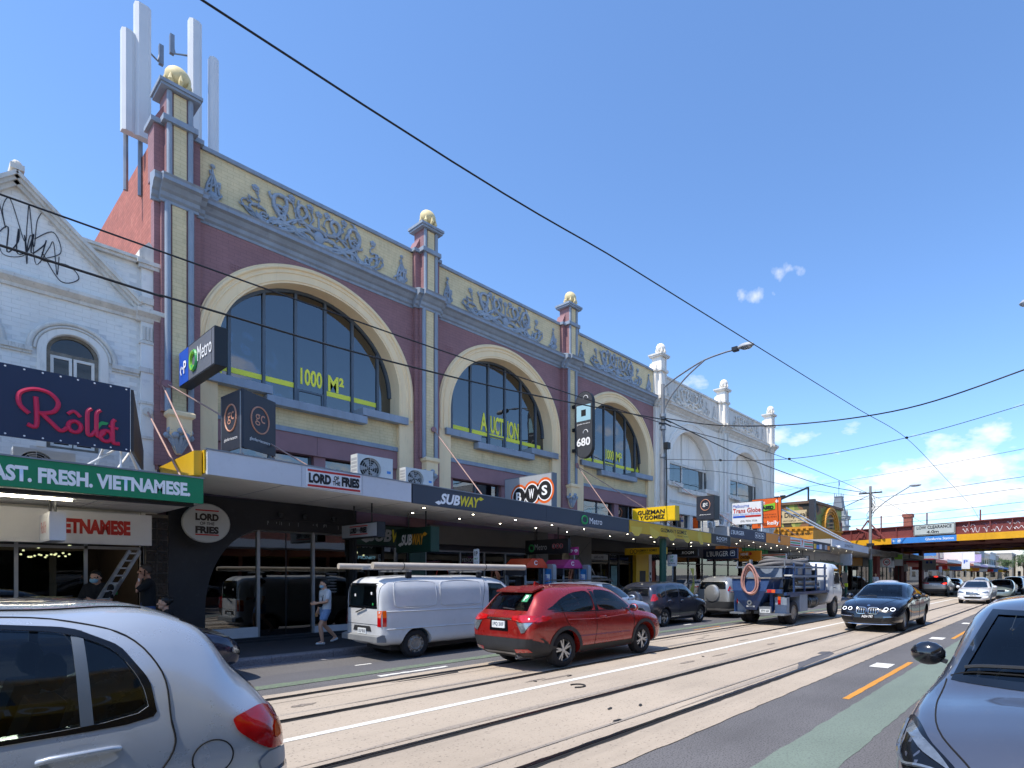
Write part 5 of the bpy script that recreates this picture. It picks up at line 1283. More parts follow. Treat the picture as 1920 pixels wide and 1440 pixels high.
def carve(me, cutters):
    o = bpy.data.objects.new('body', me); cs = []
    for i, c in enumerate(cutters):
        q = bpy.data.objects.new('cut%d' % i, tomesh(c)); TMP.collection.objects.link(q); cs.append(q)
        md = o.modifiers.new('b%d' % i, 'BOOLEAN'); md.operation = 'DIFFERENCE'; md.solver = 'EXACT'; md.object = q
    r = evalmesh(o)
    for q in cs: bpy.data.objects.remove(q)
    bpy.data.objects.remove(o)
    return r
class Car:
    def __init__(s, name, label, cat, st, loc, rz, body, wheels, wr=.32, ww=.21, cut=None, sc=1.0, group=None, glass=None, arch=.05, seats=True, rim='alloy', nsp=5):
        s.t = thing(name, label, cat, loc, rz, group); s.t.scale = (sc,) * 3
        base = tomesh(shell(st)); bm = bmesh.new(); bm.from_mesh(base); s.bvh = BVHTree.FromBMesh(bm); bm.free()
        s.st = st; cutters = []
        for (x, y) in wheels:
            for sg in (-1, 1):
                c = M(); c.lathe([(0, 0), (wr + arch, 0), (wr + arch, .6), (0, .6)], (0, 0, 0), 28, 'y'); c.xf(Matrix.Translation((x, (y - ww * .5 - .06) if sg > 0 else -(y - ww * .5 - .06) - .6, wr + .01))); cutters.append(c)
        s.glass = glass or (CARGLASS if cut else TINT); s.cut = cut
        if cut:
            xa, xb = cut['cab']
            sub = []
            N = 12
            rails = [spl([ctrl(q)[i] for q in st], 8) for i in range(8)]
            for j in range(N + 1):
                x = xa + (xb - xa) * j / N
                kk = min(range(len(rails[3])), key=lambda i: abs(rails[3][i].x - x)); c8 = [rails[i][kk] for i in range(8)]
                zs, zt, rd = c8[4].z, c8[7].z, c8[7].z - c8[5].z
                ztc = max(zs + .02, zt - .05)
                sub.append((c8[3].x if False else x, .40, c8[2].y - .12, .55, c8[3].y - .1, zs - .03, c8[4].y - .07, ztc, c8[5].y - .05, rd))
            cutters.append(shell(sub, 2, 4))
            sd = M(); fr = M(); rr_ = M()
            for poly in cut['side']:
                sd.prism(poly, 'y', .42, 1.3); sd.prism(poly, 'y', -1.3, -.42)
            cutters.append(sd)
            if cut.get('front'): fr.prism(cut['front'], 'x', cut['fx'], 3.2); cutters.append(fr)
            if cut.get('rear'): rr_.prism(cut['rear'], 'x', -3.2, cut['rx']); cutters.append(rr_)
        me = carve(base, cutters) if cutters else base
        me.materials.clear(); me.materials.append(body); me.name = 'body'
        me.polygons.foreach_set('use_smooth', [True] * len(me.polygons)); me.set_sharp_from_angle(angle=R(32))
        link('body', me, s.t)
        s.add_wheels(wheels, wr, ww, rim, nsp)
        M().box(st[2][0] + .25, st[-3][0] - .2, -.55, .55, .2, .30).build('underbody', BLKP, s.t, world=False)
        if cut:
            for p in cut['side']:
                s.side('window', s.glass, p, 1, -.006); s.side('window', s.glass, p, -1, -.006)
            if cut.get('front'): s.end('windscreen', s.glass, cut['front'], 1, -.006)
            if cut.get('rear'): s.end('rear_window', s.glass, cut['rear'], -1, -.006)
            if seats: s.interior(cut)
    def add_wheels(s, wheels, wr, ww, rim, nsp):
        ty = M(); h = ww / 2
        ty.lathe([(wr * .62, -h * .8), (wr * .66, -h), (wr * .88, -h), (wr * .97, -h * .82), (wr, -h * .5), (wr, h * .5), (wr * .97, h * .82), (wr * .88, h), (wr * .66, h), (wr * .62, h * .8)], (0, 0, 0), 32, 'y'); tm = ty.mesh('tyre', RUB, 40)
        rm = M(); q = -h * .72
        rm.lathe([(wr * .66, q - .02), (wr * .62, q - .005), (wr * .60, q + .06)], (0, 0, 0), 32, 'y'); rm.lathe([(0, q - .005), (wr * .13, q - .005), (wr * .15, q + .05)], (0, 0, 0), 16, 'y')
        for i in range(nsp):
            a = 2 * PI * i / nsp
            for o in ((-.11, .11) if rim == 'alloy' else (0,)):
                w0, w1 = (.055, .045) if rim == 'alloy' else (.07, .06)
                c, e = math.cos(a + o * .6), math.sin(a + o * .6); c2, e2 = math.cos(a + o * 1.6), math.sin(a + o * 1.6)
                p0 = (c * wr * .1, e * wr * .1); p1 = (c2 * wr * .63, e2 * wr * .63)
                rm.hexa([(p0[0] - e * wr * w0, q, p0[1] + c * wr * w0), (p0[0] + e * wr * w0, q, p0[1] - c * wr * w0), (p1[0] + e2 * wr * w1, q - .005, p1[1] - c2 * wr * w1), (p1[0] - e2 * wr * w1, q - .005, p1[1] + c2 * wr * w1),
                         (p0[0] - e * wr * w0, q + .045, p0[1] + c * wr * w0), (p0[0] + e * wr * w0, q + .045, p0[1] - c * wr * w0), (p1[0] + e2 * wr * w1, q + .04, p1[1] - c2 * wr * w1), (p1[0] - e2 * wr * w1, q + .04, p1[1] + c2 * wr * w1)])
        if rim == 'steel': rm.lathe([(wr * .16, q + .02), (wr * .4, q - .012), (wr * .52, q + .015), (wr * .6, q + .03)], (0, 0, 0), 24, 'y')
        rmm = rm.mesh('rim', ALLOY if rim == 'alloy' else STEELW, 40)
        bk = M(); bk.lathe([(0, 0), (wr * .62, 0)], (0, .0, 0), 24, 'y'); bkm = bk.mesh('brake_disc', DKMET)
        for (x, y) in wheels:
            for sg in (-1, 1):
                w = bpy.data.objects.new('wheel', None); COL.objects.link(w); w.parent = s.t; w.empty_display_size = .1
                w.location = (x, sg * (y - h), wr); w.rotation_euler = (0, random.uniform(0, 1.2), PI if sg > 0 else 0)
                link('tyre', tm, w); link('rim', rmm, w); link('brake_disc', bkm, w)
    def interior(s, cut):
        xa, xb = cut['cab']; t = s.t
        f = cut.get('seatx', (.15, -.75))
        for x in f:
            for y in (-.36, .36):
                m = M(); m.grid([[(x - .25 + a, y + .22 * u, z) for u in (-1, -.8, .8, 1)] for a, z in ((.5, .42), (.52, .56), (.05, .58), (-.05, .9), (-.12, 1.08), (-.2, 1.08), (-.14, .55), (-.1, .42))], False)
                m.v = [tuple(p) for p in m.v]; m.box(x - .3, x + .2, y - .22, y + .22, .42, .56); m.hexa([(x - .22, y - .22, .5), (x - .1, y - .22, .5), (x - .1, y + .22, .5), (x - .22, y + .22, .5), (x - .38, y - .19, 1.1), (x - .28, y - .19, 1.1), (x - .28, y + .19, 1.1), (x - .38, y + .19, 1.1)])
                m2 = M(); m2.box(x - .3, x + .2, y - .22, y + .22, .42, .56); m2.hexa([(x - .22, y - .22, .5), (x - .1, y - .22, .5), (x - .1, y + .22, .5), (x - .22, y + .22, .5), (x - .38, y - .19, 1.1), (x - .28, y - .19, 1.1), (x - .28, y + .19, 1.1), (x - .38, y + .19, 1.1)])
                so_ = m2.build('seat', SEAT, t, world=False)
                m2 = M(); m2.ball((x - .35, y, 1.22), .12, 10, .45, 1, .75); m2.build('headrest', SEAT, so_, 60, world=False)
        m = M(); dx = cut.get('dash', xb - .25); m.prism([(dx - .35, .62), (dx + .22, .62), (dx + .22, .93), (dx - .05, .96), (dx - .3, .9)], 'y', -.66, .66); m.build('dashboard', BLKP, t, world=False)
        M().tube([(dx - .42 + .06 * math.cos(q), -.36 + .17 * math.sin(q), .88 + .17 * math.cos(q)) for q in [2 * PI * i / 20 for i in range(20)]], .016, 6, closed=True).build('steering_wheel', BLKP, t, world=False)
    # --- things laid on the body surface: outline given in side view (x, z), end view (y, z) or from above (x, y)
    def hit(s, kind, a, b, sg):
        if kind == 's': o, d = Vector((a, sg * 4, b)), Vector((0, -sg, 0))
        elif kind == 'e': o, d = Vector((sg * 6, a, b)), Vector((-sg, 0, 0))
        else: o, d = Vector((a, b, 5)), Vector((0, 0, -1))
        p, n, *_ = s.bvh.ray_cast(o, d)
        if p is None:
            p, n, *_ = s.bvh.find_nearest(o + d * (4 if kind == 's' else 4.2 if kind == 'e' else 3.8))
        return p, n
    def lay(s, name, mat, kind, poly, sg, off, res=.06, parent=None, holes=()):
        vs = []; es = []
        for lp in [poly] + list(holes):
            k = len(vs); pts = []
            for i in range(len(lp)):
                a = Vector(lp[i]); b = Vector(lp[(i + 1) % len(lp)]); n = max(1, int((b - a).length / res))
                pts += [a + (b - a) * j / n for j in range(n)]
            vs += pts; es += [(k + i, k + (i + 1) % len(pts)) for i in range(len(pts))]
        x0 = min(p[0] for p in poly); x1 = max(p[0] for p in poly); y0 = min(p[1] for p in poly); y1 = max(p[1] for p in poly)
        nx = int((x1 - x0) / res); ny = int((y1 - y0) / res)
        for i in range(1, nx):
            for j in range(1, ny):
                p = (x0 + res * i, y0 + res * j)
                if inside(p[0], p[1], poly) and not any(inside(p[0], p[1], h) for h in holes): vs.append(Vector(p))
        V, E, F, *_ = delaunay_2d_cdt(vs, es, [], 0, 1e-5)
        P = []
        for v in V:
            p, n = s.hit(kind, v[0], v[1], sg); P.append(p + n * off)
        m = M(); fs = []
        for f in F:
            cx_ = sum(V[i][0] for i in f) / len(f); cz_ = sum(V[i][1] for i in f) / len(f)
            if not inside(cx_, cz_, poly) or any(inside(cx_, cz_, h) for h in holes): continue
            fs.append(tuple(f))
        if (kind == 's' and sg > 0) or (kind == 'e' and sg < 0): fs = [f[::-1] for f in fs]
        m.add(P, fs)
        return m.build(name, mat, parent or s.t, 60, world=False)
    def side(s, name, mat, poly, sg, off=.005, **k): return s.lay(name, mat, 's', poly, sg, off, **k)
    def sides(s, name, mat, poly, off=.005, **k):
        for sg in (-1, 1): s.lay(name, mat, 's', poly, sg, off, **k)
    def end(s, name, mat, poly, sg, off=.005, **k): return s.lay(name, mat, 'e', poly, sg, off, **k)
    def ends2(s, name, mat, poly, sg, off=.005, **k):
        s.lay(name, mat, 'e', poly, sg, off, **k); s.lay(name, mat, 'e', [(-a, b) for a, b in poly][::-1], sg, off, **k)
    def top(s, name, mat, poly, off=.005, **k): return s.lay(name, mat, 't', poly, 1, off, **k)
    def line(s, kind, pts, sg, w=.008, mat=None, name='panel_gap', off=.002, lift=0.0):
        pts = [Vector((p[0], p[1], 0)) for p in pts]; d = []
        if len(pts) > 2: pts = spl(pts, 5)
        for i in range(len(pts) - 1):
            n = max(1, int((pts[i + 1] - pts[i]).length / .05)); d += [pts[i] + (pts[i + 1] - pts[i]) * j / n for j in range(n)]
        d.append(pts[-1]); P = []
        for q in d:
            p, n = s.hit(kind, q.x, q.y, sg); P.append(p + n * (off + lift))
        m = M(); m.tube(P, w / 2, 5); m.build(name, mat or SEAM, s.t, world=False)
    def lines(s, pts, **k):
        for sg in (-1, 1): s.line('s', pts, sg, **k)
    def ring(s, x, z, r0, r1, mat, name='arch_trim', zmin=.2, off=.012, sgs=(-1, 1)):
        for sg in sgs:
            a0 = math.degrees(math.asin(max(-1, min(1, (zmin - z) / r1))))
            s.side(name, mat, arc(x, z, r1, a0, 180 - a0, 20) + arc(x, z, r0, 180 - a0, a0, 20), sg, off)
    def plate(s, sg, z, txt, w=.37, h=.13, mat=None, tm=None, y=0):
        p, n = s.hit('e', y, z, sg); x = p.x + sg * .012
        b = M().box(x - .008, x + .008, y - w / 2, y + w / 2, z - h / 2, z + h / 2).build('number_plate', mat or PLATE, s.t, world=False)
        me = letters(txt, .02, 0, 0.0, 1.0).copy(); xs = [v.co.x for v in me.vertices]; ys = [v.co.y for v in me.vertices]
        for v in me.vertices:
            a = (v.co.x - (max(xs) + min(xs)) / 2) * w * .85 / (max(xs) - min(xs)); bb = (v.co.y - (max(ys) + min(ys)) / 2) * h * .6 / (max(ys) - min(ys))
            v.co = (x + sg * .01, y + sg * a, z + bb)
        me.materials.clear(); me.materials.append(tm or PTXT); link('plate_number', me, b)
    def print_end(s, txt, mat, y, z, w, h, sg, off=.008):
        me = letters(txt, .03, 0, 0.0).copy(); xs = [q.co.x for q in me.vertices]; ys = [q.co.y for q in me.vertices]
        for q in me.vertices:
            p, n = s.hit('e', y + sg * (q.co.x - (max(xs) + min(xs)) / 2) * w / (max(xs) - min(xs)), z + (q.co.y - (max(ys) + min(ys)) / 2) * h / (max(ys) - min(ys)), sg); q.co = p + n * off
        me.materials.clear(); me.materials.append(mat); link('lettering', me, s.t)
    def mirror(s, x, z, y, mat, k=1.0):
        for sg in (-1, 1):
            m = M(); m.ball((0, 0, 0), .12 * k, 14, .62, 1.0, .72)
            m.v = [(min(p[0], .075 * k) if True else p[0], p[1], p[2]) for p in m.v]
            m.v = [(max(p[0], -.035 * k), p[1], p[2]) for p in m.v]
            m.xf(Matrix.Translation((x, sg * (y + .12), z))); mo = m.build('mirror', mat, s.t, 50, world=False)
            m = M(); m.bar((x, sg * (y - .02), z - .06), (x, sg * (y + .08), z - .03), .05, .03); m.build('mirror_arm', BLKP, mo, world=False)
            m = M(); m.ball((0, 0, 0), .1 * k, 12, .08, 1, .7); m.xf(Matrix.Translation((x - .036 * k, sg * (y + .12), z))); m.build('mirror_glass', CHROME, mo, 50, world=False)
    def handle(s, x, z, sg, mat, L=.19):
        p, n = s.hit('s', x, z, sg)
        M().tube([p + Vector((-L / 2, 0, 0)) + n * .0, p + Vector((-L / 2 + .03, 0, .004)) + n * .028, p + Vector((L / 2 - .03, 0, .006)) + n * .028, p + Vector((L / 2, 0, 0))], .013, 8).build('door_handle', mat, s.t, 50, world=False)
# columns: x, underside, sill half-width, widest height, widest half-width, waist height, waist half-width, top, roof half-width, roof drop
SUV = [(-2.16, .45, .52, .62, .64, .82, .60, .92, .46, .02), (-2.13, .38, .64, .62, .78, .92, .74, 1.02, .60, .03), (-2.04, .31, .74, .62, .85, .99, .82, 1.10, .67, .04), (-1.90, .27, .79, .64, .878, 1.02, .85, 1.27, .63, .05), (-1.72, .25, .81, .65, .885, 1.04, .86, 1.47, .585, .06),
       (-1.5, .24, .82, .65, .888, 1.05, .862, 1.555, .575, .06), (-.9, .22, .82, .62, .88, 1.04, .856, 1.60, .59, .07), (-.2, .22, .82, .6, .876, 1.02, .85, 1.605, .60, .07), (.3, .22, .82, .6, .876, 1.0, .845, 1.56, .595, .07), (.7, .22, .82, .6, .88, .98, .84, 1.39, .60, .06),
       (1.0, .22, .82, .6, .885, .97, .835, 1.19, .63, .05), (1.25, .22, .82, .6, .887, .955, .83, 1.05, .68, .05), (1.65, .23, .81, .58, .88, .90, .80, .975, .62, .05), (1.95, .26, .75, .55, .82, .80, .74, .87, .54, .05), (2.09, .3, .66, .5, .72, .68, .64, .75, .44, .04), (2.15, .36, .5, .48, .56, .6, .5, .64, .36, .02)]
def scale_st(st, L, W_, H): return [(x * L, zb * min(1, H), wb * W_, zm * H, wm * W_, zs * H, ws * W_, zt * H, wt * W_, rd * H) for x, zb, wb, zm, wm, zs, ws, zt, wt, rd in st]

# red crossover ahead on the far track
REDP = paint('red car paint', '#941d17', .28, .26, .3, '#a9776a')
hs = [[(-1.6, 1.17), (-1.3, 1.33), (-.95, 1.44), (-.42, 1.485), (-.36, 1.06), (-1.0, 1.075), (-1.45, 1.11)], [(-.26, 1.06), (-.32, 1.487), (.05, 1.48), (.36, 1.41), (.7, 1.22), (.9, 1.055)]]
hs = [cz(p) for p in hs]
v = Car('parked_car', 'red crossover car on the tram tracks with a green square plate in its rear window', 'car', SUV, (8.80, 8.36, .012), 0, REDP, [(1.28, .83), (-1.24, .83)], .335, .22,
        dict(cab=(-1.85, 1.05), side=hs, front=[(-.6, 1.08), (.6, 1.08), (.52, 1.44), (-.52, 1.44)], fx=.2, rear=[(-.62, 1.12), (.62, 1.12), (.56, 1.36), (.48, 1.45), (-.48, 1.45), (-.56, 1.36)], rx=-1.0), sc=.975)
v.t.name = 'red_car'
v.sides('black_pillar', BLKG, [(-.42, 1.49), (-.36, 1.05), (-.26, 1.05), (-.32, 1.49)])
v.sides('window_trim', BLKG, [(-1.7, 1.14), (-1.55, 1.20), (-1.4, 1.12)])
for sg in (-1, 1):
    v.side('window_seal', BLKG, [(-1.62, 1.10), (-1.0, 1.055), (.95, 1.035), (.93, 1.055), (-1.0, 1.076), (-1.5, 1.115)], sg, .006)
v.ends2('tail_lamp', TAILR, [(.36, 1.02), (.62, 1.04), (.86, 1.03), (.86, .93), (.66, .915), (.36, .955)], -1, .014); v.ends2('reverse_lamp', LENS, [(.5, .92), (.64, .905), (.84, .92), (.72, .74), (.64, .72)], -1, .012)
v.sides('tail_lamp', TAILR, [(-2.06, 1.0), (-1.72, 1.02), (-1.62, .98), (-1.78, .93), (-2.06, .92)], .01)
v.end('garnish_bar', CHROME, [(-.36, .955), (.36, .955), (.36, .985), (-.36, .985)], -1, .014)
v.end('plate_recess', BLKG, [(-.27, .74), (.27, .74), (.25, .94), (-.25, .94)], -1, .006); v.plate(-1, .86, '1PQ 3XF', y=0)
v.end('bumper', BLKP, [(-.88, .62), (.88, .62), (.88, .34), (.5, .28), (-.5, .28), (-.88, .34)], -1, .012); v.sides('bumper', BLKP, [(-2.14, .62), (-1.72, .5), (-1.6, .25), (-2.1, .3)], .012)
v.ends2('reflector', TAILR, [(.45, .42), (.74, .44), (.78, .38), (.47, .36)], -1, .02); v.end('skid_plate', GALV, [(-.45, .36), (.45, .36), (.4, .32), (-.4, .32)], -1, .02)
v.ring(1.28, .345, .385, .46, BLKP, zmin=.24); v.ring(-1.24, .345, .385, .46, BLKP, zmin=.24)
v.sides('sill_cladding', BLKP, [(-.82, .38), (.86, .38), (.86, .22), (-.82, .22)], .012)
v.lines([(-.36, 1.05), (-.36, .6), (-.42, .38)]); v.lines([(.92, 1.0), (.88, .6), (.84, .4)]); v.lines([(-1.3, 1.09), (-1.22, .9), (-.98, .66), (-.82, .44)])
v.lines([(-.85, .58), (.75, .56)], w=.02, mat=REDP, name='door_crease', off=.006); v.lines([(-1.2, .93), (-.4, .9), (.9, .95)], w=.016, mat=REDP, name='body_crease', off=.004)
v.handle(-.15, .93, -1, REDP); v.handle(-.15, .93, 1, REDP); v.mirror(.78, 1.08, .84, REDP); v.line('e', [(-.3, 1.13), (.05, 1.15)], -1, .03, BLKP, 'wiper', .02)
v.end('probationary_plate', pm('green plate', '#2f8a5c', .5), [(.28 - .75, 1.28), (.43 - .75, 1.28), (.43 - .75, 1.42), (.28 - .75, 1.42)], -1, .004)  # green P plate of a probationary driver
v.print_end('P', WTXT, -.395, 1.35, .07, .10, -1)
m = M(); m.prism([(-1.28, 1.585), (-1.1, 1.585), (-1.26, 1.66)], 'y', -.02, .02); m.build('antenna_fin', REDP, v.t, world=False)
m = M(); m.prism([(-1.80, 1.485), (-1.5, 1.567), (-1.5, 1.54), (-1.79, 1.455)], 'y', -.53, .53); m.build('roof_spoiler', REDP, v.t, world=False)
M().tube([(-2.0, -.45, .27), (-2.12, -.45, .26)], .035, 10, caps=False).build('exhaust', GALV, v.t, world=False)

# white van at the kerb with pipes on its racks
VANW = pm('white van paint', '#c9cacb', .35, var=.05, scale=1.5, coat=.6, spots=.25, spcol='#9b9184')
VAN = [(-2.33, .5, .66, .8, .74, 1.2, .72, 1.72, .60, .08), (-2.30, .42, .72, .8, .79, 1.2, .77, 1.80, .64, .09), (-2.2, .36, .77, .8, .83, 1.2, .81, 1.88, .67, .09), (-1.9, .33, .79, .78, .845, 1.2, .825, 1.92, .68, .09), (-.5, .3, .79, .75, .845, 1.18, .825, 1.94, .69, .09), (.7, .3, .79, .75, .845, 1.16, .825, 1.93, .68, .09),
       (1.15, .3, .79, .75, .84, 1.15, .82, 1.86, .66, .09), (1.5, .3, .79, .75, .84, 1.13, .81, 1.6, .66, .08), (1.85, .3, .78, .72, .835, 1.1, .80, 1.27, .68, .06), (2.12, .32, .76, .68, .81, 1.0, .77, 1.1, .66, .06), (2.26, .36, .7, .62, .75, .85, .72, .93, .6, .05), (2.30, .42, .6, .6, .66, .76, .62, .8, .5, .03)]
v = Car('white_van', 'white delivery van parked at the kerb with long pipes on its roof', 'van', VAN, (7.92, 11.7, .005), 0, VANW, [(1.0, .79), (-1.45, .79)], .33, .19,
        dict(cab=(-2.0, 1.6), side=[[(.62, 1.2), (.62, 1.74), (1.08, 1.72), (1.5, 1.32), (1.55, 1.2)]], front=[(-.62, 1.2), (.62, 1.2), (.55, 1.68), (-.55, 1.68)], fx=.5, rear=[(-.62, 1.22), (.62, 1.22), (.58, 1.72), (-.58, 1.72)], rx=-1.4, seatx=(.75,), dash=1.75), rim='steel', nsp=10, sc=.9)
v.end('tailgate_seal', BLKG, [(-.66, 1.18), (.66, 1.18), (.62, 1.76), (-.62, 1.76)], -1, .004, holes=[[(-.61, 1.23), (.61, 1.23), (.57, 1.71), (-.57, 1.71)]])
for x0_, x1_ in ((-2.0, -.95), (-.82, .35)):
    v.sides('pressed_panel', VANW, rrect(x0_, x1_, 1.22, 1.78, .08), .012); v.lines(rrect(x0_, x1_, 1.22, 1.78, .08) + [rrect(x0_, x1_, 1.22, 1.78, .08)[0]], w=.02, mat=VANW, name='panel_edge', off=.008)
v.lines([(.52, 1.86), (.52, .6), (.62, .5), (.62, .36)]); v.lines([(-2.2, 1.12), (.5, 1.1)], w=.03, mat=VANW, name='waist_crease', off=.004); v.lines([(-2.2, .72), (.5, .7)], w=.03, mat=VANW, name='lower_crease', off=.004)
v.lines([(1.62, 1.18), (1.6, .5)]); v.handle(.72, 1.02, -1, BLKP, .14)
v.ends2('tail_lamp', TAILR, [(.7, .78), (.79, .78), (.79, .98), (.7, .98)], -1, .016); v.ends2('turn_lamp', TAILO, [(.7, .98), (.79, .98), (.79, 1.14), (.7, 1.14)], -1, .016)
v.sides('turn_lamp', TAILO, [(-2.28, .98), (-2.2, .98), (-2.2, 1.14), (-2.28, 1.14)], .01); v.sides('tail_lamp', TAILR, [(-2.28, .78), (-2.2, .78), (-2.2, .98), (-2.28, .98)], .01)
v.end('tailgate_step', BLKP, [(-.42, .66), (.42, .66), (.36, .78), (-.36, .78)], -1, .01); v.plate(-1, .66, 'XLP 810', y=0); v.line('e', [(-.2, 1.2), (.25, 1.08)], -1, .03, BLKP, 'wiper', .03)
v.line('e', [(-.7, .82), (.7, .82)], -1, .01); v.line('e', [(-.72, 1.8), (-.7, .8)], -1, .01); v.line('e', [(.72, 1.8), (.7, .8)], -1, .01)
m = M(); m.prism([(-2.42, .44), (-2.42, .56), (-2.3, .6), (-2.2, .58), (-2.2, .42)], 'y', -.82, .82); m.build('bumper', pm('grey bumper', '#7c7e80', .5, var=.12, spots=.4, spcol='#4b4a48'), v.t, world=False)
for y in (-.6, .6):
    M().box(-1.62, -1.55, y - .1, y + .1, .12, .4).build('mud_flap', BLKP, v.t, world=False)
for x, z, w in ((-.45, 1.5, .06), (.3, 1.45, .06), (-.5, 1.26, .05)):
    v.end('sticker', GTXT2 if z < 1.3 else WTXT, [(x, z), (x + w, z), (x + w, z + w), (x, z + w)], -1, .004)
v.mirror(1.45, 1.3, .84, BLKP, 1.1)
for x in (-1.55, .45):
    for y in (-.62, .62): M().box(x - .06, x + .06, y - .04, y + .04, 1.82, 2.02).build('rack_foot', DKMET, v.t, world=False)
    M().box(x - .025, x + .025, -.72, .72, 2.02, 2.06).build('rack_bar', GALV, v.t, world=False)
pipe = thing('pipe', 'thick pale pipe strapped lengthwise on the white van roof', 'pipe', (8.05, 11.0, 2.1))
M().tube([(5.75, 11.15, 1.95), (9.75, 11.15, 1.95)], .07, 14).build('tube', pm('pale plastic pipe', '#b7ada0', .4, var=.1, scale=3, spots=.3), pipe, 40)
for x in (6.4, 8.5): M().tube([(x, 11.15 + .075 * math.cos(q), 1.95 + .075 * math.sin(q)) for q in [2 * PI * i / 16 for i in range(16)]], .008, 5, closed=True).build('strap', BLKP, pipe)
pipe = thing('pipe', 'second pale pipe on the far side of the van roof', 'pipe', (7.5, 11.9, 2.1))
M().tube([(5.45, 11.95, 1.94), (9.0, 11.95, 1.94)], .06, 14).build('tube', MATS['pale plastic pipe'], pipe, 40)
lad = thing('ladder', 'aluminium ladder lying flat on the van roof rack', 'ladder', (7.6, 11.5, 1.88))
for y in (11.4, 11.75): M().box(5.85, 9.2, y - .03, y + .03, 1.87, 1.93).build('rail', ALU, lad)
for k in range(12): M().box(5.95 + .28 * k, 5.98 + .28 * k, 11.43, 11.72, 1.885, 1.915).build('rung', ALU, lad)

# silver hatchback passing close in front of the camera
SILV = paint('silver blue car paint', '#b4bcc6', .35, .26, .1)
HATCH = [(-1.90, .42, .5, .55, .58, .72, .54, .86, .40, .02), (-1.87, .34, .62, .56, .72, .82, .69, .97, .55, .03), (-1.80, .28, .71, .58, .80, .92, .77, 1.07, .60, .04), (-1.68, .26, .75, .6, .832, .98, .80, 1.23, .585, .05), (-1.55, .24, .77, .62, .845, 1.0, .815, 1.425, .57, .045), (-1.40, .22, .78, .62, .848, 1.0, .82, 1.505, .575, .05),
         (-1.0, .2, .78, .6, .845, .99, .818, 1.53, .57, .06), (-.3, .2, .78, .58, .84, .97, .81, 1.54, .575, .065), (.2, .2, .78, .58, .84, .95, .805, 1.5, .57, .065), (.65, .2, .78, .58, .842, .94, .80, 1.34, .575, .06), (1.0, .2, .78, .58, .845, .92, .79, 1.12, .61, .05), (1.2, .2, .78, .57, .84, .9, .78, 1.0, .62, .05), (1.5, .22, .76, .55, .82, .84, .74, .9, .56, .05), (1.74, .25, .68, .5, .74, .74, .66, .78, .48, .04), (1.86, .3, .55, .46, .6, .62, .55, .66, .38, .03), (1.9, .36, .42, .44, .48, .54, .42, .58, .3, .02)]
ws_ = [[(-1.31, 1.03), (-1.29, 1.18), (-1.21, 1.335), (-1.07, 1.415), (-.8, 1.45), (-.36, 1.46), (-.34, 1.02)], [(-.24, 1.015), (-.26, 1.445), (.1, 1.43), (.45, 1.3), (.82, 1.04), (.86, .97)]]
ws_ = [cz(p) for p in ws_]
v = Car('silver_car', 'silver blue hatchback filling the lower left corner', 'car', HATCH, (-.67, 4.27, .012), PI, SILV, [(1.2, .79), (-1.2, .79)], .29, .19,
        dict(cab=(-1.6, .95), side=ws_, front=[(-.58, 1.05), (.58, 1.05), (.5, 1.4), (-.5, 1.4)], fx=.1, rear=[(-.56, 1.08), (.56, 1.08), (.5, 1.4), (-.5, 1.4)], rx=-.9, seatx=(.15, -.7)), sc=1.05)
for sg in (1, -1):
    v.side('window_seal', BLKG, cz([(-1.335, 1.012), (-1.315, 1.19), (-1.225, 1.35), (-1.08, 1.435), (-.8, 1.467), (-.34, 1.476), (.1, 1.445), (.46, 1.315), (.87, 1.03), (.88, .965), (-.3, .998)], 2, .12), sg, .004, holes=ws_)
    v.side('window_divider', FRAME, [(-1.125, 1.02), (-1.085, 1.02), (-1.075, 1.43), (-1.112, 1.42)], sg, .003)
    v.side('tail_lamp', TAILR, cz([(-1.87, .81), (-1.85, .95), (-1.75, 1.0), (-1.61, .965), (-1.63, .90), (-1.70, .83), (-1.77, .78), (-1.86, .77)], 2, .15), sg, .012, res=.03); v.side('tail_lamp_amber', TAILO, cz([(-1.865, .83), (-1.85, .91), (-1.80, .90), (-1.79, .82)], 1), sg, .016, res=.03); v.side('tail_lamp_clear', GREYS, cz([(-1.87, .765), (-1.77, .77), (-1.72, .73), (-1.74, .67), (-1.87, .68)], 2, .15), sg, .012, res=.03)
    v.side('fuel_flap', SILV, arc(-1.53, .80, .08, 0, 345, 23), sg, .003)
    v.line('s', arc(-1.53, .80, .08, 0, 360, 24), sg, .007, off=.003)
    v.line('s', [(-1.38, 1.0), (-1.39, .9), (-1.3, .75), (-1.0, .62), (-.86, .45), (-.8, .25)], sg); v.line('s', [(-.3, .97), (-.3, .3)], sg)
    v.line('s', [(-1.38, 1.0), (-1.36, 1.22), (-1.25, 1.39), (-1.08, 1.46), (-.8, 1.493), (-.3, 1.51), (.2, 1.49), (.5, 1.36), (.95, 1.02)], sg, .007)
    v.side('handle_recess', SILV, arc(-1.08, .905, .13, 0, 340, 20, .055), sg, .002); v.handle(-1.08, .92, sg, SILV, .24)
    v.line('s', [(-1.55, .62), (-1.2, .72), (-.3, .74), (.9, .7)], sg, .02, SILV, 'body_crease', .003)
v.ends2('tail_lamp', TAILR, cz([(.56, .80), (.74, .78), (.76, .94), (.70, 1.0), (.6, .95)], 2), -1, .010, res=.03)
v.end('rear_window_surround', BLKG, [(-.6, 1.04), (.6, 1.04), (.53, 1.44), (-.53, 1.44)], -1, .004, holes=[[(-.56, 1.08), (.56, 1.08), (.5, 1.4), (-.5, 1.4)]])
v.end('bumper', SILV, [(-.8, .66), (.8, .66), (.78, .4), (-.78, .4)], -1, .02); v.plate(-1, .78, 'VRK 482'); v.mirror(.75, 1.02, .8, SILV)
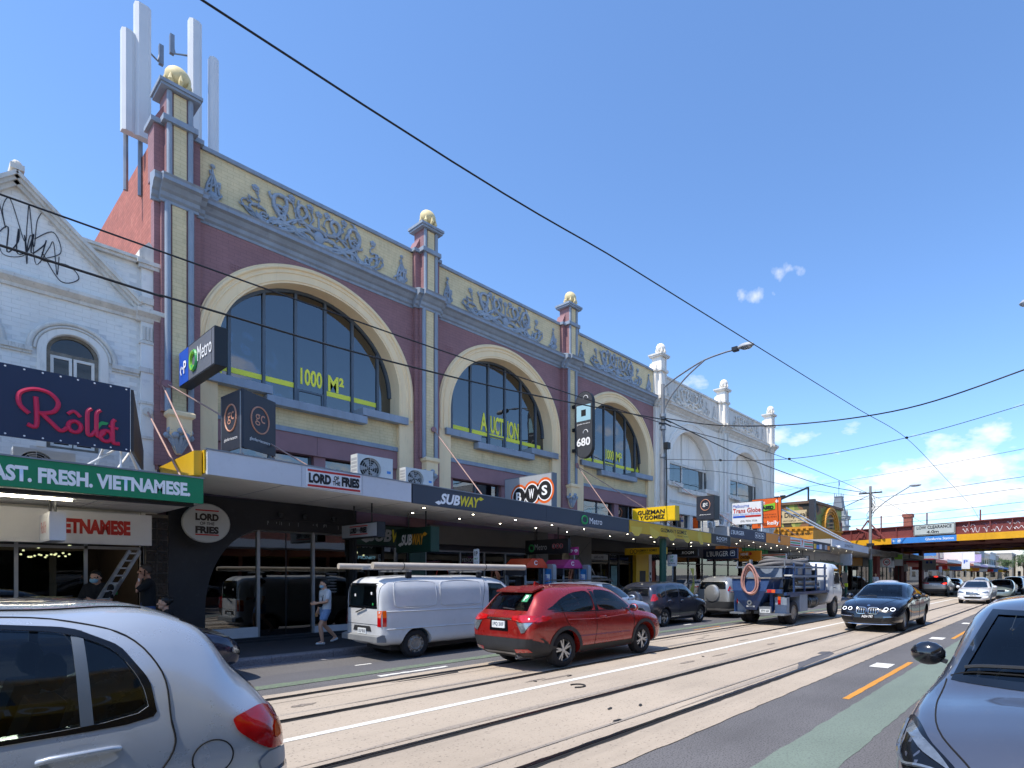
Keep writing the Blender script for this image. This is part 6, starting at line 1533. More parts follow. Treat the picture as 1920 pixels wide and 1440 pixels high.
v.line('t', [(-1.35, .42), (.3, .44)], 1, .012); v.line('t', [(-1.35, -.42), (.3, -.44)], 1, .012)

# grey car parked at the near kerb, right foreground
GREYC = paint('graphite car paint', '#565b69', .45, .3, .12)
RC = [(q[0] if q[0] < 1.3 else 1.3 + (q[0] - 1.3) * 1.25,) + q[1:] for q in scale_st(SUV, 1.12, 1.03, .985)]
rc_side = [[(-1.45, 1.12), (-1.2, 1.32), (-.85, 1.42), (-.42, 1.46), (-.36, 1.04), (-1.0, 1.06)], [(-.26, 1.04), (-.32, 1.465), (.05, 1.455), (.38, 1.38), (.74, 1.19), (.95, 1.035)]]
rc_side = [cz(p) for p in rc_side]
v = Car('grey_car', 'graphite grey car parked nose towards the camera at the right edge', 'car', RC, (5.8, -.08, .005), PI, GREYC, [(1.62, .86), (-1.4, .86)], .335, .22,
        dict(cab=(-1.9, 1.24), side=rc_side, front=[(-.68, 1.035), (.68, 1.035), (.66, 1.12), (.53, 1.45), (-.53, 1.45), (-.66, 1.12)], fx=.2, rear=[(-.6, 1.12), (.6, 1.12), (.5, 1.42), (-.5, 1.42)], rx=-1.0, seatx=(.1, -.75), dash=1.02))
v.end('windscreen_band', BLKG, [(-.73, 1.015), (.73, 1.015), (.7, 1.13), (.56, 1.475), (-.56, 1.475), (-.7, 1.13)], 1, .003, holes=[[(-.66, 1.05), (.66, 1.05), (.64, 1.12), (.51, 1.44), (-.51, 1.44), (-.64, 1.12)]])
for sg in (1, -1):
    v.lay('headlamp', BLKG, 't', cz([(2.55, sg * .50), (2.6, sg * .56), (2.5, sg * .78), (2.22, sg * .88), (1.9, sg * .87), (2.0, sg * .82), (2.34, sg * .69)], 2, .15)[::sg], 1, .008)
    v.lay('headlamp_lens', LENS, 't', cz([(2.55, sg * .54), (2.43, sg * .72), (2.2, sg * .83), (2.03, sg * .838), (2.3, sg * .74), (2.47, sg * .6)], 2, .15)[::sg], 1, .012)
    v.line('t', [(2.57, sg * .56), (2.48, sg * .76), (2.22, sg * .862), (1.98, sg * .862)], 1, .022, HEADL if False else LENS, 'lamp_strip', .012)
    v.line('t', [(1.28, sg * .76), (1.8, sg * .74), (2.28, sg * .63), (2.52, sg * .46)], 1, .01)
v.line('t', [(1.24, -.74), (1.28, -.4), (1.3, 0), (1.28, .4), (1.24, .74)], 1, .012)
v.line('t', [(1.21, -.65), (1.24, -.1)], 1, .028, BLKP, 'wiper', .02); v.line('t', [(1.2, .0), (1.23, .6)], 1, .028, BLKP, 'wiper', .02)
v.end('grille', BLKG, [(-.5, .52), (.5, .52), (.56, .66), (-.56, .66)], 1, .01); v.plate(1, .48, '1QS 6KD')
v.mirror(.66, 1.11, .87, pm('gloss dark mirror', '#15161b', .12, var=.1, coat=1.0), 1.12)
v.lines([(-.3, 1.02), (-.34, .4)]); v.lines([(1.0, .98), (.92, .4)]); v.sides('sill_cladding', BLKP, [(-.82, .36), (.9, .36), (.9, .22), (-.82, .22)], .01)
v.ring(1.62, .345, .385, .45, BLKP, zmin=.24); v.ring(-1.4, .345, .385, .45, BLKP, zmin=.24)
m = M(); m.grid([[(1.0 - .05 * i, .1 + .09 * j + .02 * math.sin(i * 2 + j), .98 + .03 * math.sin(i * 1.3 + j * 2)) for j in range(6)] for i in range(5)]); m.build('dashboard_cloth', pm('pale blue cloth', '#6f9fb5', .9, var=.15, scale=12), v.t, 60, world=False)
M().box(.5, .53, -.12, .12, 1.33, 1.4).build('inner_mirror', BLKP, v.t, world=False)

# black sedan facing the camera on the near track
SEDAN = [(-2.31, .42, .5, .56, .6, .78, .55, .92, .42, .02), (-2.27, .34, .64, .58, .74, .88, .7, 1.02, .54, .03), (-2.15, .28, .74, .6, .84, .95, .80, 1.07, .62, .05), (-1.8, .24, .79, .62, .89, .97, .85, 1.10, .66, .06), (-1.5, .22, .81, .62, .9, .97, .86, 1.16, .62, .06), (-1.1, .2, .82, .6, .9, .96, .865, 1.33, .56, .06), (-.6, .19, .82, .58, .895, .95, .86, 1.42, .555, .06), (0, .19, .82, .57, .89, .94, .855, 1.43, .565, .06),
         (.35, .19, .82, .57, .89, .93, .85, 1.38, .57, .06), (.75, .19, .82, .57, .892, .92, .85, 1.2, .61, .055), (1.05, .19, .82, .57, .895, .91, .845, 1.02, .70, .05), (1.5, .2, .82, .56, .9, .87, .83, .96, .68, .05), (1.9, .22, .79, .53, .87, .80, .79, .88, .64, .05), (2.15, .23, .74, .5, .81, .70, .73, .78, .6, .05), (2.27, .24, .68, .46, .73, .62, .66, .69, .52, .04), (2.32, .28, .6, .42, .64, .54, .58, .6, .44, .02)]
BLKC = paint('black car paint', '#10141f', .3, .22, .05)
sd = [[(-1.35, 1.03), (-1.1, 1.2), (-.75, 1.32), (-.38, 1.345), (-.34, .99)], [(-.24, .985), (-.28, 1.35), (.05, 1.335), (.35, 1.26), (.72, 1.07), (.9, .965)]]
sd = [cz(p) for p in sd]
v = Car('black_car', 'black sedan driving towards the camera on the tram tracks', 'car', SEDAN, (20.33, 4.85, .012), PI, BLKC, [(1.42, .84), (-1.39, .84)], .33, .23,
        dict(cab=(-1.35, 1.0), side=sd, front=[(-.66, 1.0), (.66, 1.0), (.52, 1.34), (-.52, 1.34)], fx=.1, rear=[(-.55, 1.12), (.55, 1.12), (.46, 1.34), (-.46, 1.34)], rx=-.8, seatx=(.05, -.8), dash=.85), nsp=9, sc=1.05)
for sg in (1, -1):
    kid = rrect(.03, .30, .54, .70, .05)
    v.lay('grille_bars', BLKG, 'e', [(sg * a, b) for a, b in kid][::sg], 1, .01)
    pts = kid + [kid[0]]
    v.line('e', [(sg * a, b) for a, b in pts], 1, .022, CHROME, 'grille_frame', .016)
    for k in range(7): v.line('e', [(sg * (.065 + .034 * k), .56), (sg * (.065 + .034 * k), .68)], 1, .012, CHROME if k % 2 else DKMET, 'grille_bar', .014)
    v.lay('headlamp', BLKG, 'e', [(sg * .34, .62), (sg * .56, .60), (sg * .80, .64), (sg * .80, .72), (sg * .6, .735), (sg * .38, .70)][::sg], 1, .012)
    for c in (.5, .67): v.line('e', [(sg * (c + .055 * math.cos(R(a))), .668 + .04 * math.sin(R(a))) for a in range(0, 361, 30)], 1, .011, HEADL, 'lamp_ring', .016)
    v.lay('fog_intake', BLKG, 'e', [(sg * .42, .32), (sg * .74, .36), (sg * .72, .44), (sg * .5, .43)][::sg], 1, .012); v.line('e', [(sg * .44, .455), (sg * .76, .47)], 1, .018, CHROME, 'bumper_trim', .014)
    v.line('t', [(1.08, sg * .62), (1.6, sg * .56), (2.1, sg * .34)], 1, .04, BLKC, 'bonnet_crease', -.01)
v.end('lower_intake', BLKG, [(-.38, .30), (.38, .30), (.42, .42), (-.42, .42)], 1, .01); v.line('e', [(-.72, .26), (-.3, .245), (.3, .245), (.72, .26)], 1, .022, CHROME, 'bumper_trim', .012)
v.plate(1, .46, 'AGV-797', .37, .12, BLKG, WTXT); v.mirror(.66, 1.0, .88, BLKC)
M().lathe([(0, .006), (.04, .004), (.045, 0)], (0, 0, 0), 16).xf(Matrix.Translation((2.17, 0, .775)) @ Matrix.Rotation(.5, 4, 'Y')).build('badge', CHROME, v.t, world=False)
v.lines([(-.3, .98), (-.32, .3)]); v.lines([(.95, .93), (.9, .35)]); v.handle(-.15, .86, 1, BLKC); v.handle(-1.15, .88, 1, BLKC); v.lines([(-1.9, .86), (.9, .8)], w=.016, mat=BLKC, name='body_crease', off=.004)
v.line('t', [(1.09, -.62), (1.1, -.05)], 1, .026, BLKP, 'wiper', .02)

def plain_car(name, label, st, loc, rz, mat, wx, wy, wr, wins, front=None, rear=None, sc=1.0, tail=None, head=None, plate=None, nsp=5, trim=None):
    v = Car(name, label, 'car', st, loc, rz, mat, [(wx[0], wy), (wx[1], wy)], wr, .22, None, sc, nsp=nsp)
    for p in wins: v.sides('window', TINT, p, .004)
    if front: v.end('windscreen', TINT, front, 1, .004)
    if rear: v.end('rear_window', TINT, rear, -1, .004)
    if tail: v.ends2('tail_lamp', TAILR, tail, -1, .012)
    if head: v.ends2('headlamp', LENS, head, 1, .012)
    return v
# dark off-roader with a spare wheel cover, parked
DGC = paint('slate car paint', '#343845', .4, .28, .15)
RAV = [(-2.0, .45, .6, .62, .72, .86, .68, 1.1, .5, .03), (-1.96, .38, .7, .64, .83, .98, .8, 1.3, .6, .04), (-1.86, .32, .77, .66, .89, 1.02, .86, 1.52, .64, .06), (-1.65, .28, .8, .66, .91, 1.04, .875, 1.64, .63, .07), (-1.0, .25, .82, .64, .91, 1.04, .87, 1.69, .635, .07), (0, .25, .82, .62, .905, 1.02, .865, 1.69, .64, .07), (.4, .25, .82, .62, .905, 1.01, .86, 1.64, .635, .07), (.8, .25, .82, .62, .905, 1.0, .86, 1.42, .63, .06), (1.1, .25, .82, .62, .905, .99, .855, 1.16, .68, .05), (1.45, .26, .82, .6, .9, .95, .83, 1.04, .68, .05), (1.8, .28, .77, .56, .86, .86, .78, .95, .6, .05), (2.0, .32, .68, .52, .76, .72, .68, .8, .5, .04), (2.06, .38, .55, .5, .62, .62, .55, .68, .4, .02)]
rav_w = [[(-1.72, 1.12), (-1.66, 1.5), (-1.2, 1.55), (-1.2, 1.1)], [(-1.12, 1.1), (-1.12, 1.56), (-.35, 1.57), (-.3, 1.07)], [(-.22, 1.07), (-.26, 1.57), (.15, 1.55), (.45, 1.42), (.88, 1.08)]]
rav_w = [cz(p) for p in rav_w]
v = plain_car('dark_offroader', 'slate grey off-roader with covered spare wheel parked behind the red car', RAV, (16.8, 11.6, .005), 0, DGC, (1.3, -1.26), .87, .345, rav_w, [(-.62, 1.1), (.62, 1.1), (.54, 1.55), (-.54, 1.55)], [(-.62, 1.16), (.62, 1.16), (.56, 1.5), (-.56, 1.5)], .9, [(.72, .98), (.86, .98), (.86, 1.22), (.76, 1.24)], None)
v.sides('tail_lamp', TAILR, [(-1.96, 1.0), (-1.74, 1.02), (-1.8, 1.24), (-1.92, 1.22)], .01)
M().lathe([(0, -.14), (.3, -.14), (.36, -.1), (.37, 0)], (0, 0, 0), 28, 'x').xf(Matrix.Translation((-1.96, .05, .98))).build('spare_wheel', DGC, v.t, 40, world=False); M().lathe([(.372, -.1), (.385, -.03), (.372, .02)], (0, 0, 0), 28, 'x').xf(Matrix.Translation((-1.96, .05, .98))).build('spare_wheel_rim', CHROME, v.t, 40, world=False)
v.end('bumper', BLKP, [(-.9, .66), (.9, .66), (.88, .4), (-.88, .4)], -1, .03); v.mirror(.75, 1.1, .87, DGC); v.lines([(-.28, 1.05), (-.3, .4)]); v.lines([(.95, 1.0), (.9, .4)]); v.lines([(-1.16, 1.08), (-.95, .6)])
v.handle(-.1, .96, -1, CHROME); v.handle(-.98, .98, -1, CHROME); v.ring(1.3, .355, .395, .46, DGC, zmin=.3); v.ring(-1.26, .355, .395, .46, DGC, zmin=.3)
M().tube([(-1.5, -.4, 1.68), (-1.7, -.42, 1.95)], .008, 5).build('aerial', BLKP, v.t, world=False)
for sg in (-1, 1): M().box(-1.62, -1.56, sg * .8 - .09, sg * .8 + .09, .15, .45).build('mud_flap', GREYS, v.t, world=False)
# silver off-roader
SLC = paint('silver car paint', '#9a9a98', .5, .3, .2)
v = plain_car('silver_offroader', 'silver off-roader with a round silver spare wheel parked beside the truck', scale_st(RAV, 1.12, 1.02, 1.1), (22.1, 11.5, .005), 0, SLC, (1.4, -1.4), .88, .37, [[(a * 1.12, b * 1.1) for a, b in p] for p in rav_w], [(-.62, 1.2), (.62, 1.2), (.54, 1.7), (-.54, 1.7)], [(-.66, 1.28), (.66, 1.28), (.6, 1.68), (-.6, 1.68)], .92)
v.ends2('tail_lamp', TAILR, [(.74, 1.2), (.88, 1.2), (.86, 1.42), (.78, 1.42)], -1, .012); M().lathe([(0, -.16), (.3, -.16), (.37, -.12), (.39, 0)], (0, 0, 0), 28, 'x').xf(Matrix.Translation((-2.18, .0, 1.1))).build('spare_wheel', SLC, v.t, 40, world=False)
v.end('bumper', BLKP, [(-.92, .74), (.92, .74), (.9, .44), (-.9, .44)], -1, .03); v.plate(-1, .66, 'WFA 209', y=-.55); v.mirror(.9, 1.25, .9, SLC)
# pale car hidden behind the red one
PALEB = paint('pale blue white car paint', '#aeb6c4', .4, .3, .1)
v = plain_car('pale_car', 'pale silver car parked behind the red crossover', scale_st(SUV, 1.0, 1.0, .97), (12.9, 11.65, .005), 0, PALEB, (1.28, -1.24), .83, .33, hs, [(-.6, 1.08), (.6, 1.08), (.52, 1.42), (-.52, 1.42)], [(-.6, 1.1), (.6, 1.1), (.52, 1.42), (-.52, 1.42)], 1.0)
v.mirror(.78, 1.06, .84, PALEB)
for sg in (-1, 1): M().tube([(-1.4, sg * .56, 1.56), (-1.2, sg * .57, 1.6), (.1, sg * .59, 1.6), (.3, sg * .58, 1.56)], .02, 6).build('roof_rail', BLKP, v.t, world=False)
# dark car parked on the left, mostly behind the silver hatchback
NAVC = paint('dark blue car paint', '#20253a', .35, .25, .1)
v = plain_car('dark_blue_car', 'dark blue car at the left kerb showing only its nose', scale_st(SUV, 1.0, 1.0, .9), (1.3, 11.68, .005), 0, NAVC, (1.28, -1.24), .83, .33, hs, [(-.6, 1.08), (.6, 1.08), (.52, 1.44), (-.52, 1.44)], None, 1.0)
v.ends2('headlamp', LENS, [(.42, .80), (.76, .82), (.78, .74), (.5, .70)], 1, .012); v.sides('headlamp', LENS, [(2.0, .74), (1.6, .84), (1.58, .90), (1.8, .86), (2.05, .78)], .01); v.ends2('fog_intake', BLKG, [(.45, .42), (.66, .44), (.66, .56), (.5, .54)], 1, .01); v.sides('bumper_trim', CHROME, [(2.1, .42), (1.96, .5), (1.97, .58), (2.1, .5)], .012)
v.end('grille', BLKG, [(-.4, .52), (.4, .52), (.42, .7), (-.42, .7)], 1, .01); v.ring(1.28, .345, .385, .45, BLKP, zmin=.24)
# traffic further away
WHC = paint('white car paint', '#d2d4d8', .1, .3, .1)
v = plain_car('white_car', 'white coupe facing the camera on the near track', SEDAN, (41.4, 4.5, .012), PI, WHC, (1.42, -1.39), .84, .32, sd, [(-.66, .98), (.66, .98), (.52, 1.34), (-.52, 1.34)], None, 1.0)
v.ends2('headlamp', LENS, [(.44, .62), (.82, .66), (.74, .77), (.5, .7)], 1, .012); v.end('grille', BLKG, [(-.36, .56), (.36, .56), (.38, .72), (-.38, .72)], 1, .01)
for z in (.60, .64, .68): v.line('e', [(-.36, z), (.36, z)], 1, .018, CHROME, 'grille_bar', .016)
M().lathe([(0, 0), (.085, 0), (.085, .02)], (0, 0, 0), 20, 'x').xf(Matrix.Translation((2.27, 0, .64))).build('badge', CHROME, v.t, world=False)
v.end('lower_intake', BLKG, [(-.4, .32), (.4, .32), (.48, .44), (-.48, .44)], 1, .01); v.ends2('day_lamp', HEADL, [(.52, .40), (.78, .43), (.78, .455), (.54, .43)], 1, .014); v.plate(1, .5, 'ZHR 118', .37, .1); v.mirror(.66, 1.0, .88, WHC)
v = plain_car('silver_suv', 'silver grey wagon with a lit brake lamp driving away on the far track', scale_st(SUV, 1.02, 1.03, 1.05), (53.5, 8.6, .012), 0, SLC, (1.3, -1.26), .86, .35, [[(a, b * 1.05) for a, b in p] for p in hs], None, [(-.62, 1.18), (.62, 1.18), (.55, 1.54), (-.55, 1.54)], 1.0)
v.ends2('tail_lamp', TAILR, [(.42, 1.0), (.86, 1.04), (.86, 1.12), (.45, 1.1)], -1, .012); v.end('brake_lamp', BRAKE, [(-.84, 1.02), (-.6, 1.0), (-.6, 1.06), (-.84, 1.09)], -1, .02); v.end('high_brake_lamp', BRAKE, [(-.14, 1.58), (.14, 1.58), (.14, 1.61), (-.14, 1.61)], -1, .03); v.plate(-1, .92, 'BKV 774'); v.end('bumper', BLKP, [(-.88, .6), (.88, .6), (.86, .32), (-.86, .32)], -1, .014)
GREENG = paint('grey green car paint', '#7d8a8a', .4, .3, .1)
for nm, lab, st, loc, rz, mt in (('grey_car', 'grey green sedan behind the white coupe', SEDAN, (50.5, 3.9, .012), PI, GREENG), ('dark_car', 'dark sedan beyond the silver wagon', SEDAN, (63, 8.9, .012), 0, BLKC), ('white_car', 'white sedan behind the black sedan in the parking lane', SEDAN, (37.5, 8.9, .012), 0, WHC),
                                 ('dark_car', 'dark wagon beyond the grey green sedan', SUV, (62, 3.9, .012), PI, NAVC), ('red_car', 'small red car far down the street', SEDAN, (72, 4.0, .012), PI, REDP), ('silver_car', 'silver sedan far down the street', SEDAN, (80, 8.3, .012), 0, SLC), ('dark_car', 'dark wagon far down the street on the near track', SUV, (84, 4.0, .012), PI, DGC), ('white_car', 'white wagon parked far down on the left', SUV, (68, 11.4, .005), 0, WHC)):
    s_ = st is SEDAN
    v = plain_car(nm, lab, st, loc, rz, mt, (1.42, -1.39) if s_ else (1.28, -1.24), .84, .33, sd if s_ else hs, [(-.64, 1.0), (.64, 1.0), (.52, 1.34), (-.52, 1.34)] if s_ else [(-.6, 1.08), (.6, 1.08), (.52, 1.42), (-.52, 1.42)], [(-.55, 1.12), (.55, 1.12), (.46, 1.33), (-.46, 1.33)] if s_ else [(-.6, 1.12), (.6, 1.12), (.5, 1.42), (-.5, 1.42)], 1.0, [(.5, .84), (.8, .86), (.8, .95), (.5, .92)], [(.44, .62), (.78, .66), (.74, .76), (.5, .7)])
    v.end('grille', BLKG, [(-.36, .52), (.36, .52), (.38, .68), (-.38, .68)], 1, .01)

# ------------------------------------------------------------------ service truck
TBLUE = pm('worn blue truck paint', '#1d3a66', .45, var=.15, scale=2.5, spots=.5, spcol='#6e7f9f', coat=.3)
TBLUE2 = pm('faded blue truck panel', '#8490a0', .5, var=.15, scale=2.5, spots=.5, spcol='#8f98a6')
HOSE = pm('grey rubber hose', '#6d6a68', .7, var=.2, scale=5, spots=.4, spcol='#3c3a38')
PINKH = pm('pink air hose', '#b88a80', .6, var=.12, scale=9)
tk = thing('service_truck', 'blue and white pump truck with hoses driving away on the far track', 'truck', (21.3, 8.62, .012))
def tb(name, mat, *a, p=None): return M().box(*a).build(name, mat, p or tk, world=False)
tb('chassis', BLKP, -2.9, 2.6, -.4, .4, .5, .78)
tb('side_box', TBLUE2, -2.9, -2.66, -.98, -.55, .42, .98); tb('side_box', TBLUE2, -1.72, -.95, -.98, -.5, .42, 1.04); tb('side_box', TBLUE2, -2.9, -2.66, .55, .98, .42, .98); tb('side_box', TBLUE2, -1.72, -.95, .5, .98, .42, 1.04)
tb('deck_rail', TBLUE, -2.95, 1.35, -1.0, -.9, 1.04, 1.14); tb('deck_rail', TBLUE, -2.95, 1.35, .9, 1.0, 1.04, 1.14); tb('deck', DKMET, -2.9, 1.4, -.9, .9, 1.0, 1.08)
M().prism([(-2.66, .98), (-1.72, .98), (-1.78, 1.04), (-2.62, 1.04)], 'y', -1.0, -.55).build('mudguard', TBLUE, tk, world=False)
# rear hopper: narrow throat below, flaring rim above
m = M(); ring_ = lambda x0, x1, y0, y1, z: [(x0, y0, z), (x1, y0, z), (x1, y1, z), (x0, y1, z)]
m.grid([ring_(-3.15, -2.75, .02, .42, .52), ring_(-3.3, -2.45, -.2, .66, .85), ring_(-3.38, -2.3, -.42, .84, 1.2), ring_(-3.3, -2.2, -.55, .9, 1.62), ring_(-3.26, -2.24, -.52, .87, 1.62), ring_(-3.2, -2.4, -.3, .7, 1.15)], close=True); m.f.append((0, 1, 2, 3)[::-1]); m.build('hopper', TBLUE, tk, world=False)
m = M(); m.grid([ring_(-3.36, -2.16, -.6, .95, 1.62), ring_(-3.36, -2.16, -.6, .95, 1.67), ring_(-3.24, -2.26, -.5, .85, 1.67), ring_(-3.24, -2.26, -.5, .85, 1.62)], close=True); m.build('hopper_rim', STEELW, tk, world=False)
tb('hopper_back', TBLUE2, -2.3, -2.2, -.55, .9, 1.3, 1.98)
tb('rear_beam', TBLUE, -3.32, -3.2, -.98, 1.0, 1.12, 1.26)
for y in (-.55, .75):
    lp = tb('lamp_bar', TAILO, -3.345, -3.32, y - .2, y + .2, 1.14, 1.25); tb('lamp_red', TAILR, -3.352, -3.345, y - .07, y + .08, 1.15, 1.24, p=lp); tb('lamp_clear', LENS, -3.352, -3.345, y + .09, y + .19, 1.15, 1.24, p=lp)
for y in (-.72, .92): tb('stop_lamp', TAILR, -2.93, -2.9, y - .05, y + .05, .72, .88); tb('turn_lamp', TAILO, -2.93, -2.9, y - .05, y + .05, .88, 1.0)
M().lathe([(.04, -.12), (.09, -.12), (.09, 0)], (-3.2, .22, .78), 16, 'x').build('outlet', GALV, tk, 40, world=False); M().lathe([(0, -.06), (.085, -.06)], (-3.2, .22, .78), 16, 'x').build('outlet_bore', SEAM, tk, world=False); tb('outlet_flange', GREYS, -3.22, -3.19, .06, .38, .62, .94)
tb('post', TBLUE, -2.95, -2.85, -.5, -.38, .45, 1.5); tb('post', TBLUE, -2.95, -2.85, .9, 1.0, .4, 1.3); tb('step', GALV, -3.2, -2.6, -1.02, -.1, .36, .42); tb('step', GALV, -3.2, -2.6, .5, 1.05, .36, .42); tb('tow_bar', DKMET, -3.3, -2.7, -.1, .05, .4, .5)
pl = tb('number_plate', PLATE, -3.21, -3.19, -.5, -.13, .44, .56); tb('plate_frame', GALV, -3.19, -3.17, -.54, -.09, .4, .66)
text_me = letters('XPW 624', .02).copy(); xs = [q.co.x for q in text_me.vertices]
for q in text_me.vertices: q.co = (-3.214, -.315 - (q.co.x - (max(xs) + min(xs)) / 2) * .3 / (max(xs) - min(xs)), .5 + q.co.y * .1)
text_me.materials.clear(); text_me.materials.append(PTXT); link('plate_number', text_me, pl)
# racks with grey delivery hoses, bins and steel pipes
for x in (-2.1, -1.1, .1, 1.1):
    for y in (-.92, .92): M().box(x - .03, x + .03, y - .03, y + .03, 1.14, 2.18).build('rack_post', TBLUE, tk, world=False)
    M().box(x - .025, x + .025, -.92, .92, 2.02, 2.08).build('rack_bar', TBLUE, tk, world=False)
for y in (-.94, .94):
    M().box(-2.3, 1.2, y - .03, y + .03, 1.66, 1.74).build('rack_rail', TBLUE2, tk, world=False); M().box(-2.9, 1.2, y - .03, y + .03, 2.0, 2.05).build('rack_rail', TBLUE2, tk, world=False)
M().box(-2.9, -2.86, -.9, .9, 2.0, 2.05).build('rack_rail', GALV, tk, world=False)
for y in (-.9, .9): M().box(-2.9, -2.86, y - .02, y + .02, 1.98, 2.25).build('rack_stop', GALV, tk, world=False)
hz = thing('hose', 'thick grey delivery hoses looped flat on top of the truck', 'hose', (20.5, 8.62, 2.1))
for k in range(4):
    a, b_, z = 1.75 - .12 * k, .78 - .13 * k, 2.12 + .1 * (k % 3)
    m = M(); m.tube([(20.5 + a * math.copysign(abs(math.cos(q)) ** .8, math.cos(q)) + .1 * k, 8.62 + b_ * math.sin(q), z + .06 * math.sin(2 * q + k)) for q in [2 * PI * i / 40 for i in range(40)]], .07, 10, closed=True); m.build('hose_loop', HOSE, hz, 50)
hz = thing('hose', 'pinkish air hose coiled over the back of the truck', 'hose', (17.95, 8.8, 1.2))
for k in range(8):
    w = .29 + .05 * random.uniform(-1, 1); h_ = .47 + .06 * random.uniform(-1, 1); yo = random.uniform(-.05, .05)
    m = M(); m.tube([(17.88 - .05 * math.cos(q) + .03 * k - .05, 8.78 + yo + w * math.sin(q) * (1 - .25 * math.cos(q)), 1.62 + h_ * math.cos(q) - .02 * k) for q in [2 * PI * i / 28 for i in range(28)]], .028, 8, closed=True); m.build('hose_loop', PINKH, hz, 50)
M().box(-3.42, -3.3, .1, .18, 2.0, 2.28).build('hose_hook', GALV, tk, world=False); M().box(-3.42, -2.85, .1, .18, 1.98, 2.02).build('hook_arm', GALV, tk, world=False)
for i, (x, c_) in enumerate(((-1.7, TBLUE), (-.95, GREYS))): M().box(x, x + .62, -.9, -.3, 1.76, 1.98).build('bin', c_, tk, world=False)
hz = thing('pipe_bundle', 'steel pipes lying along the near side of the truck deck', 'pipes', (21.3, 7.9, 1.15))
for k, (y, z) in enumerate(((7.78, 1.28), (7.92, 1.28), (7.85, 1.41), (7.80, 1.46))):
    m = M(); m.tube([(19.35 + .12 * k, y, z + .03), (22.3, y + .02, z)], .065, 12, caps=False); m.build('pipe', GALV, hz, 40); m = M(); m.tube([(19.36 + .12 * k, y, z + .03), (22.2, y + .02, z)], .05, 10, caps=True); m.build('pipe_bore', SEAM, hz, 40)
tb('pump_engine', DKMET, -1.6, .6, -.55, .75, 1.1, 1.6); tb('engine_cover', TBLUE, -.9, .5, -.5, .7, 1.6, 1.7); tb('toolbox', TBLUE2, .6, 1.3, -.9, .9, 1.1, 1.5)
M().tube([(-.75, -.72, .72), (.35, -.72, .72)], .24, 18).build('air_tank', DKMET, tk, 40, world=False)
for x in (-.55, .1): M().tube([(x, -.72 + .25 * math.cos(q), .72 + .25 * math.sin(q)) for q in [2 * PI * i / 18 for i in range(18)]], .015, 5, closed=True).build('tank_strap', GALV, tk, world=False)
# cab
cabst = [(1.42, .62, .8, .9, .92, 1.3, .93, 2.02, .78, .08), (1.47, .6, .86, .9, .96, 1.3, .96, 2.16, .82, .1), (1.6, .58, .88, .9, .97, 1.3, .97, 2.24, .84, .1), (2.2, .56, .88, .9, .975, 1.3, .97, 2.27, .85, .1), (2.7, .54, .88, .9, .975, 1.28, .965, 2.22, .82, .1), (2.92, .52, .87, .85, .97, 1.26, .96, 2.0, .8, .1), (3.05, .5, .86, .85, .965, 1.25, .95, 1.5, .82, .08), (3.12, .5, .84, .8, .94, 1.1, .9, 1.25, .8, .05), (3.15, .52, .8, .75, .88, 1.0, .84, 1.12, .74, .03)]
me = tomesh(shell(cabst)); bm_ = bmesh.new(); bm_.from_mesh(me); tkb = BVHTree.FromBMesh(bm_); bm_.free()
cc = M(); cc.lathe([(0, 0), (.47, 0), (.47, 2.4), (0, 2.4)], (0, 0, 0), 28, 'y'); cc.xf(Matrix.Translation((2.25, -1.2, .42)))
me = carve(me, [cc]); me.materials.clear(); me.materials.append(pm('white cab paint', '#cdcfd0', .35, var=.05, coat=.5, spots=.2, spcol='#a39a8c')); me.polygons.foreach_set('use_smooth', [True] * len(me.polygons)); me.set_sharp_from_angle(angle=R(35)); cab = link('cab', me, tk)
class _C(Car):
    def __init__(s): s.t = tk; s.bvh = tkb
q_ = _C()
q_.sides('cab_window', TINT, [(2.0, 1.36), (2.0, 2.02), (2.6, 2.0), (2.88, 1.5), (2.9, 1.36)], .005); q_.lines([(1.9, 2.15), (1.9, .95)]); q_.lines([(2.95, 1.3), (2.9, .95)]); q_.end('rear_window', TINT, [(-.5, 1.5), (.5, 1.5), (.5, 1.95), (-.5, 1.95)], -1, .005); q_.end('windscreen', TINT, [(-.75, 1.32), (.75, 1.32), (.7, 2.1), (-.7, 2.1)], 1, .005)
for sg in (-1, 1):
    M().box(2.95, 3.02, sg * 1.12 - .1, sg * 1.12 + .1, 1.4, 1.85).build('mirror', BLKP, tk, world=False); M().tube([(2.98, sg * .95, 1.9), (2.98, sg * 1.12, 1.86)], .015, 6).build('mirror_arm', BLKP, tk, world=False)
wtmp = _C(); wtmp.add_wheels([(2.25, .95), (-2.2, .97), (-2.2, .72)], .42, .23, 'steel', 8)
q_.handle(2.05, 1.22, -1, BLKP)

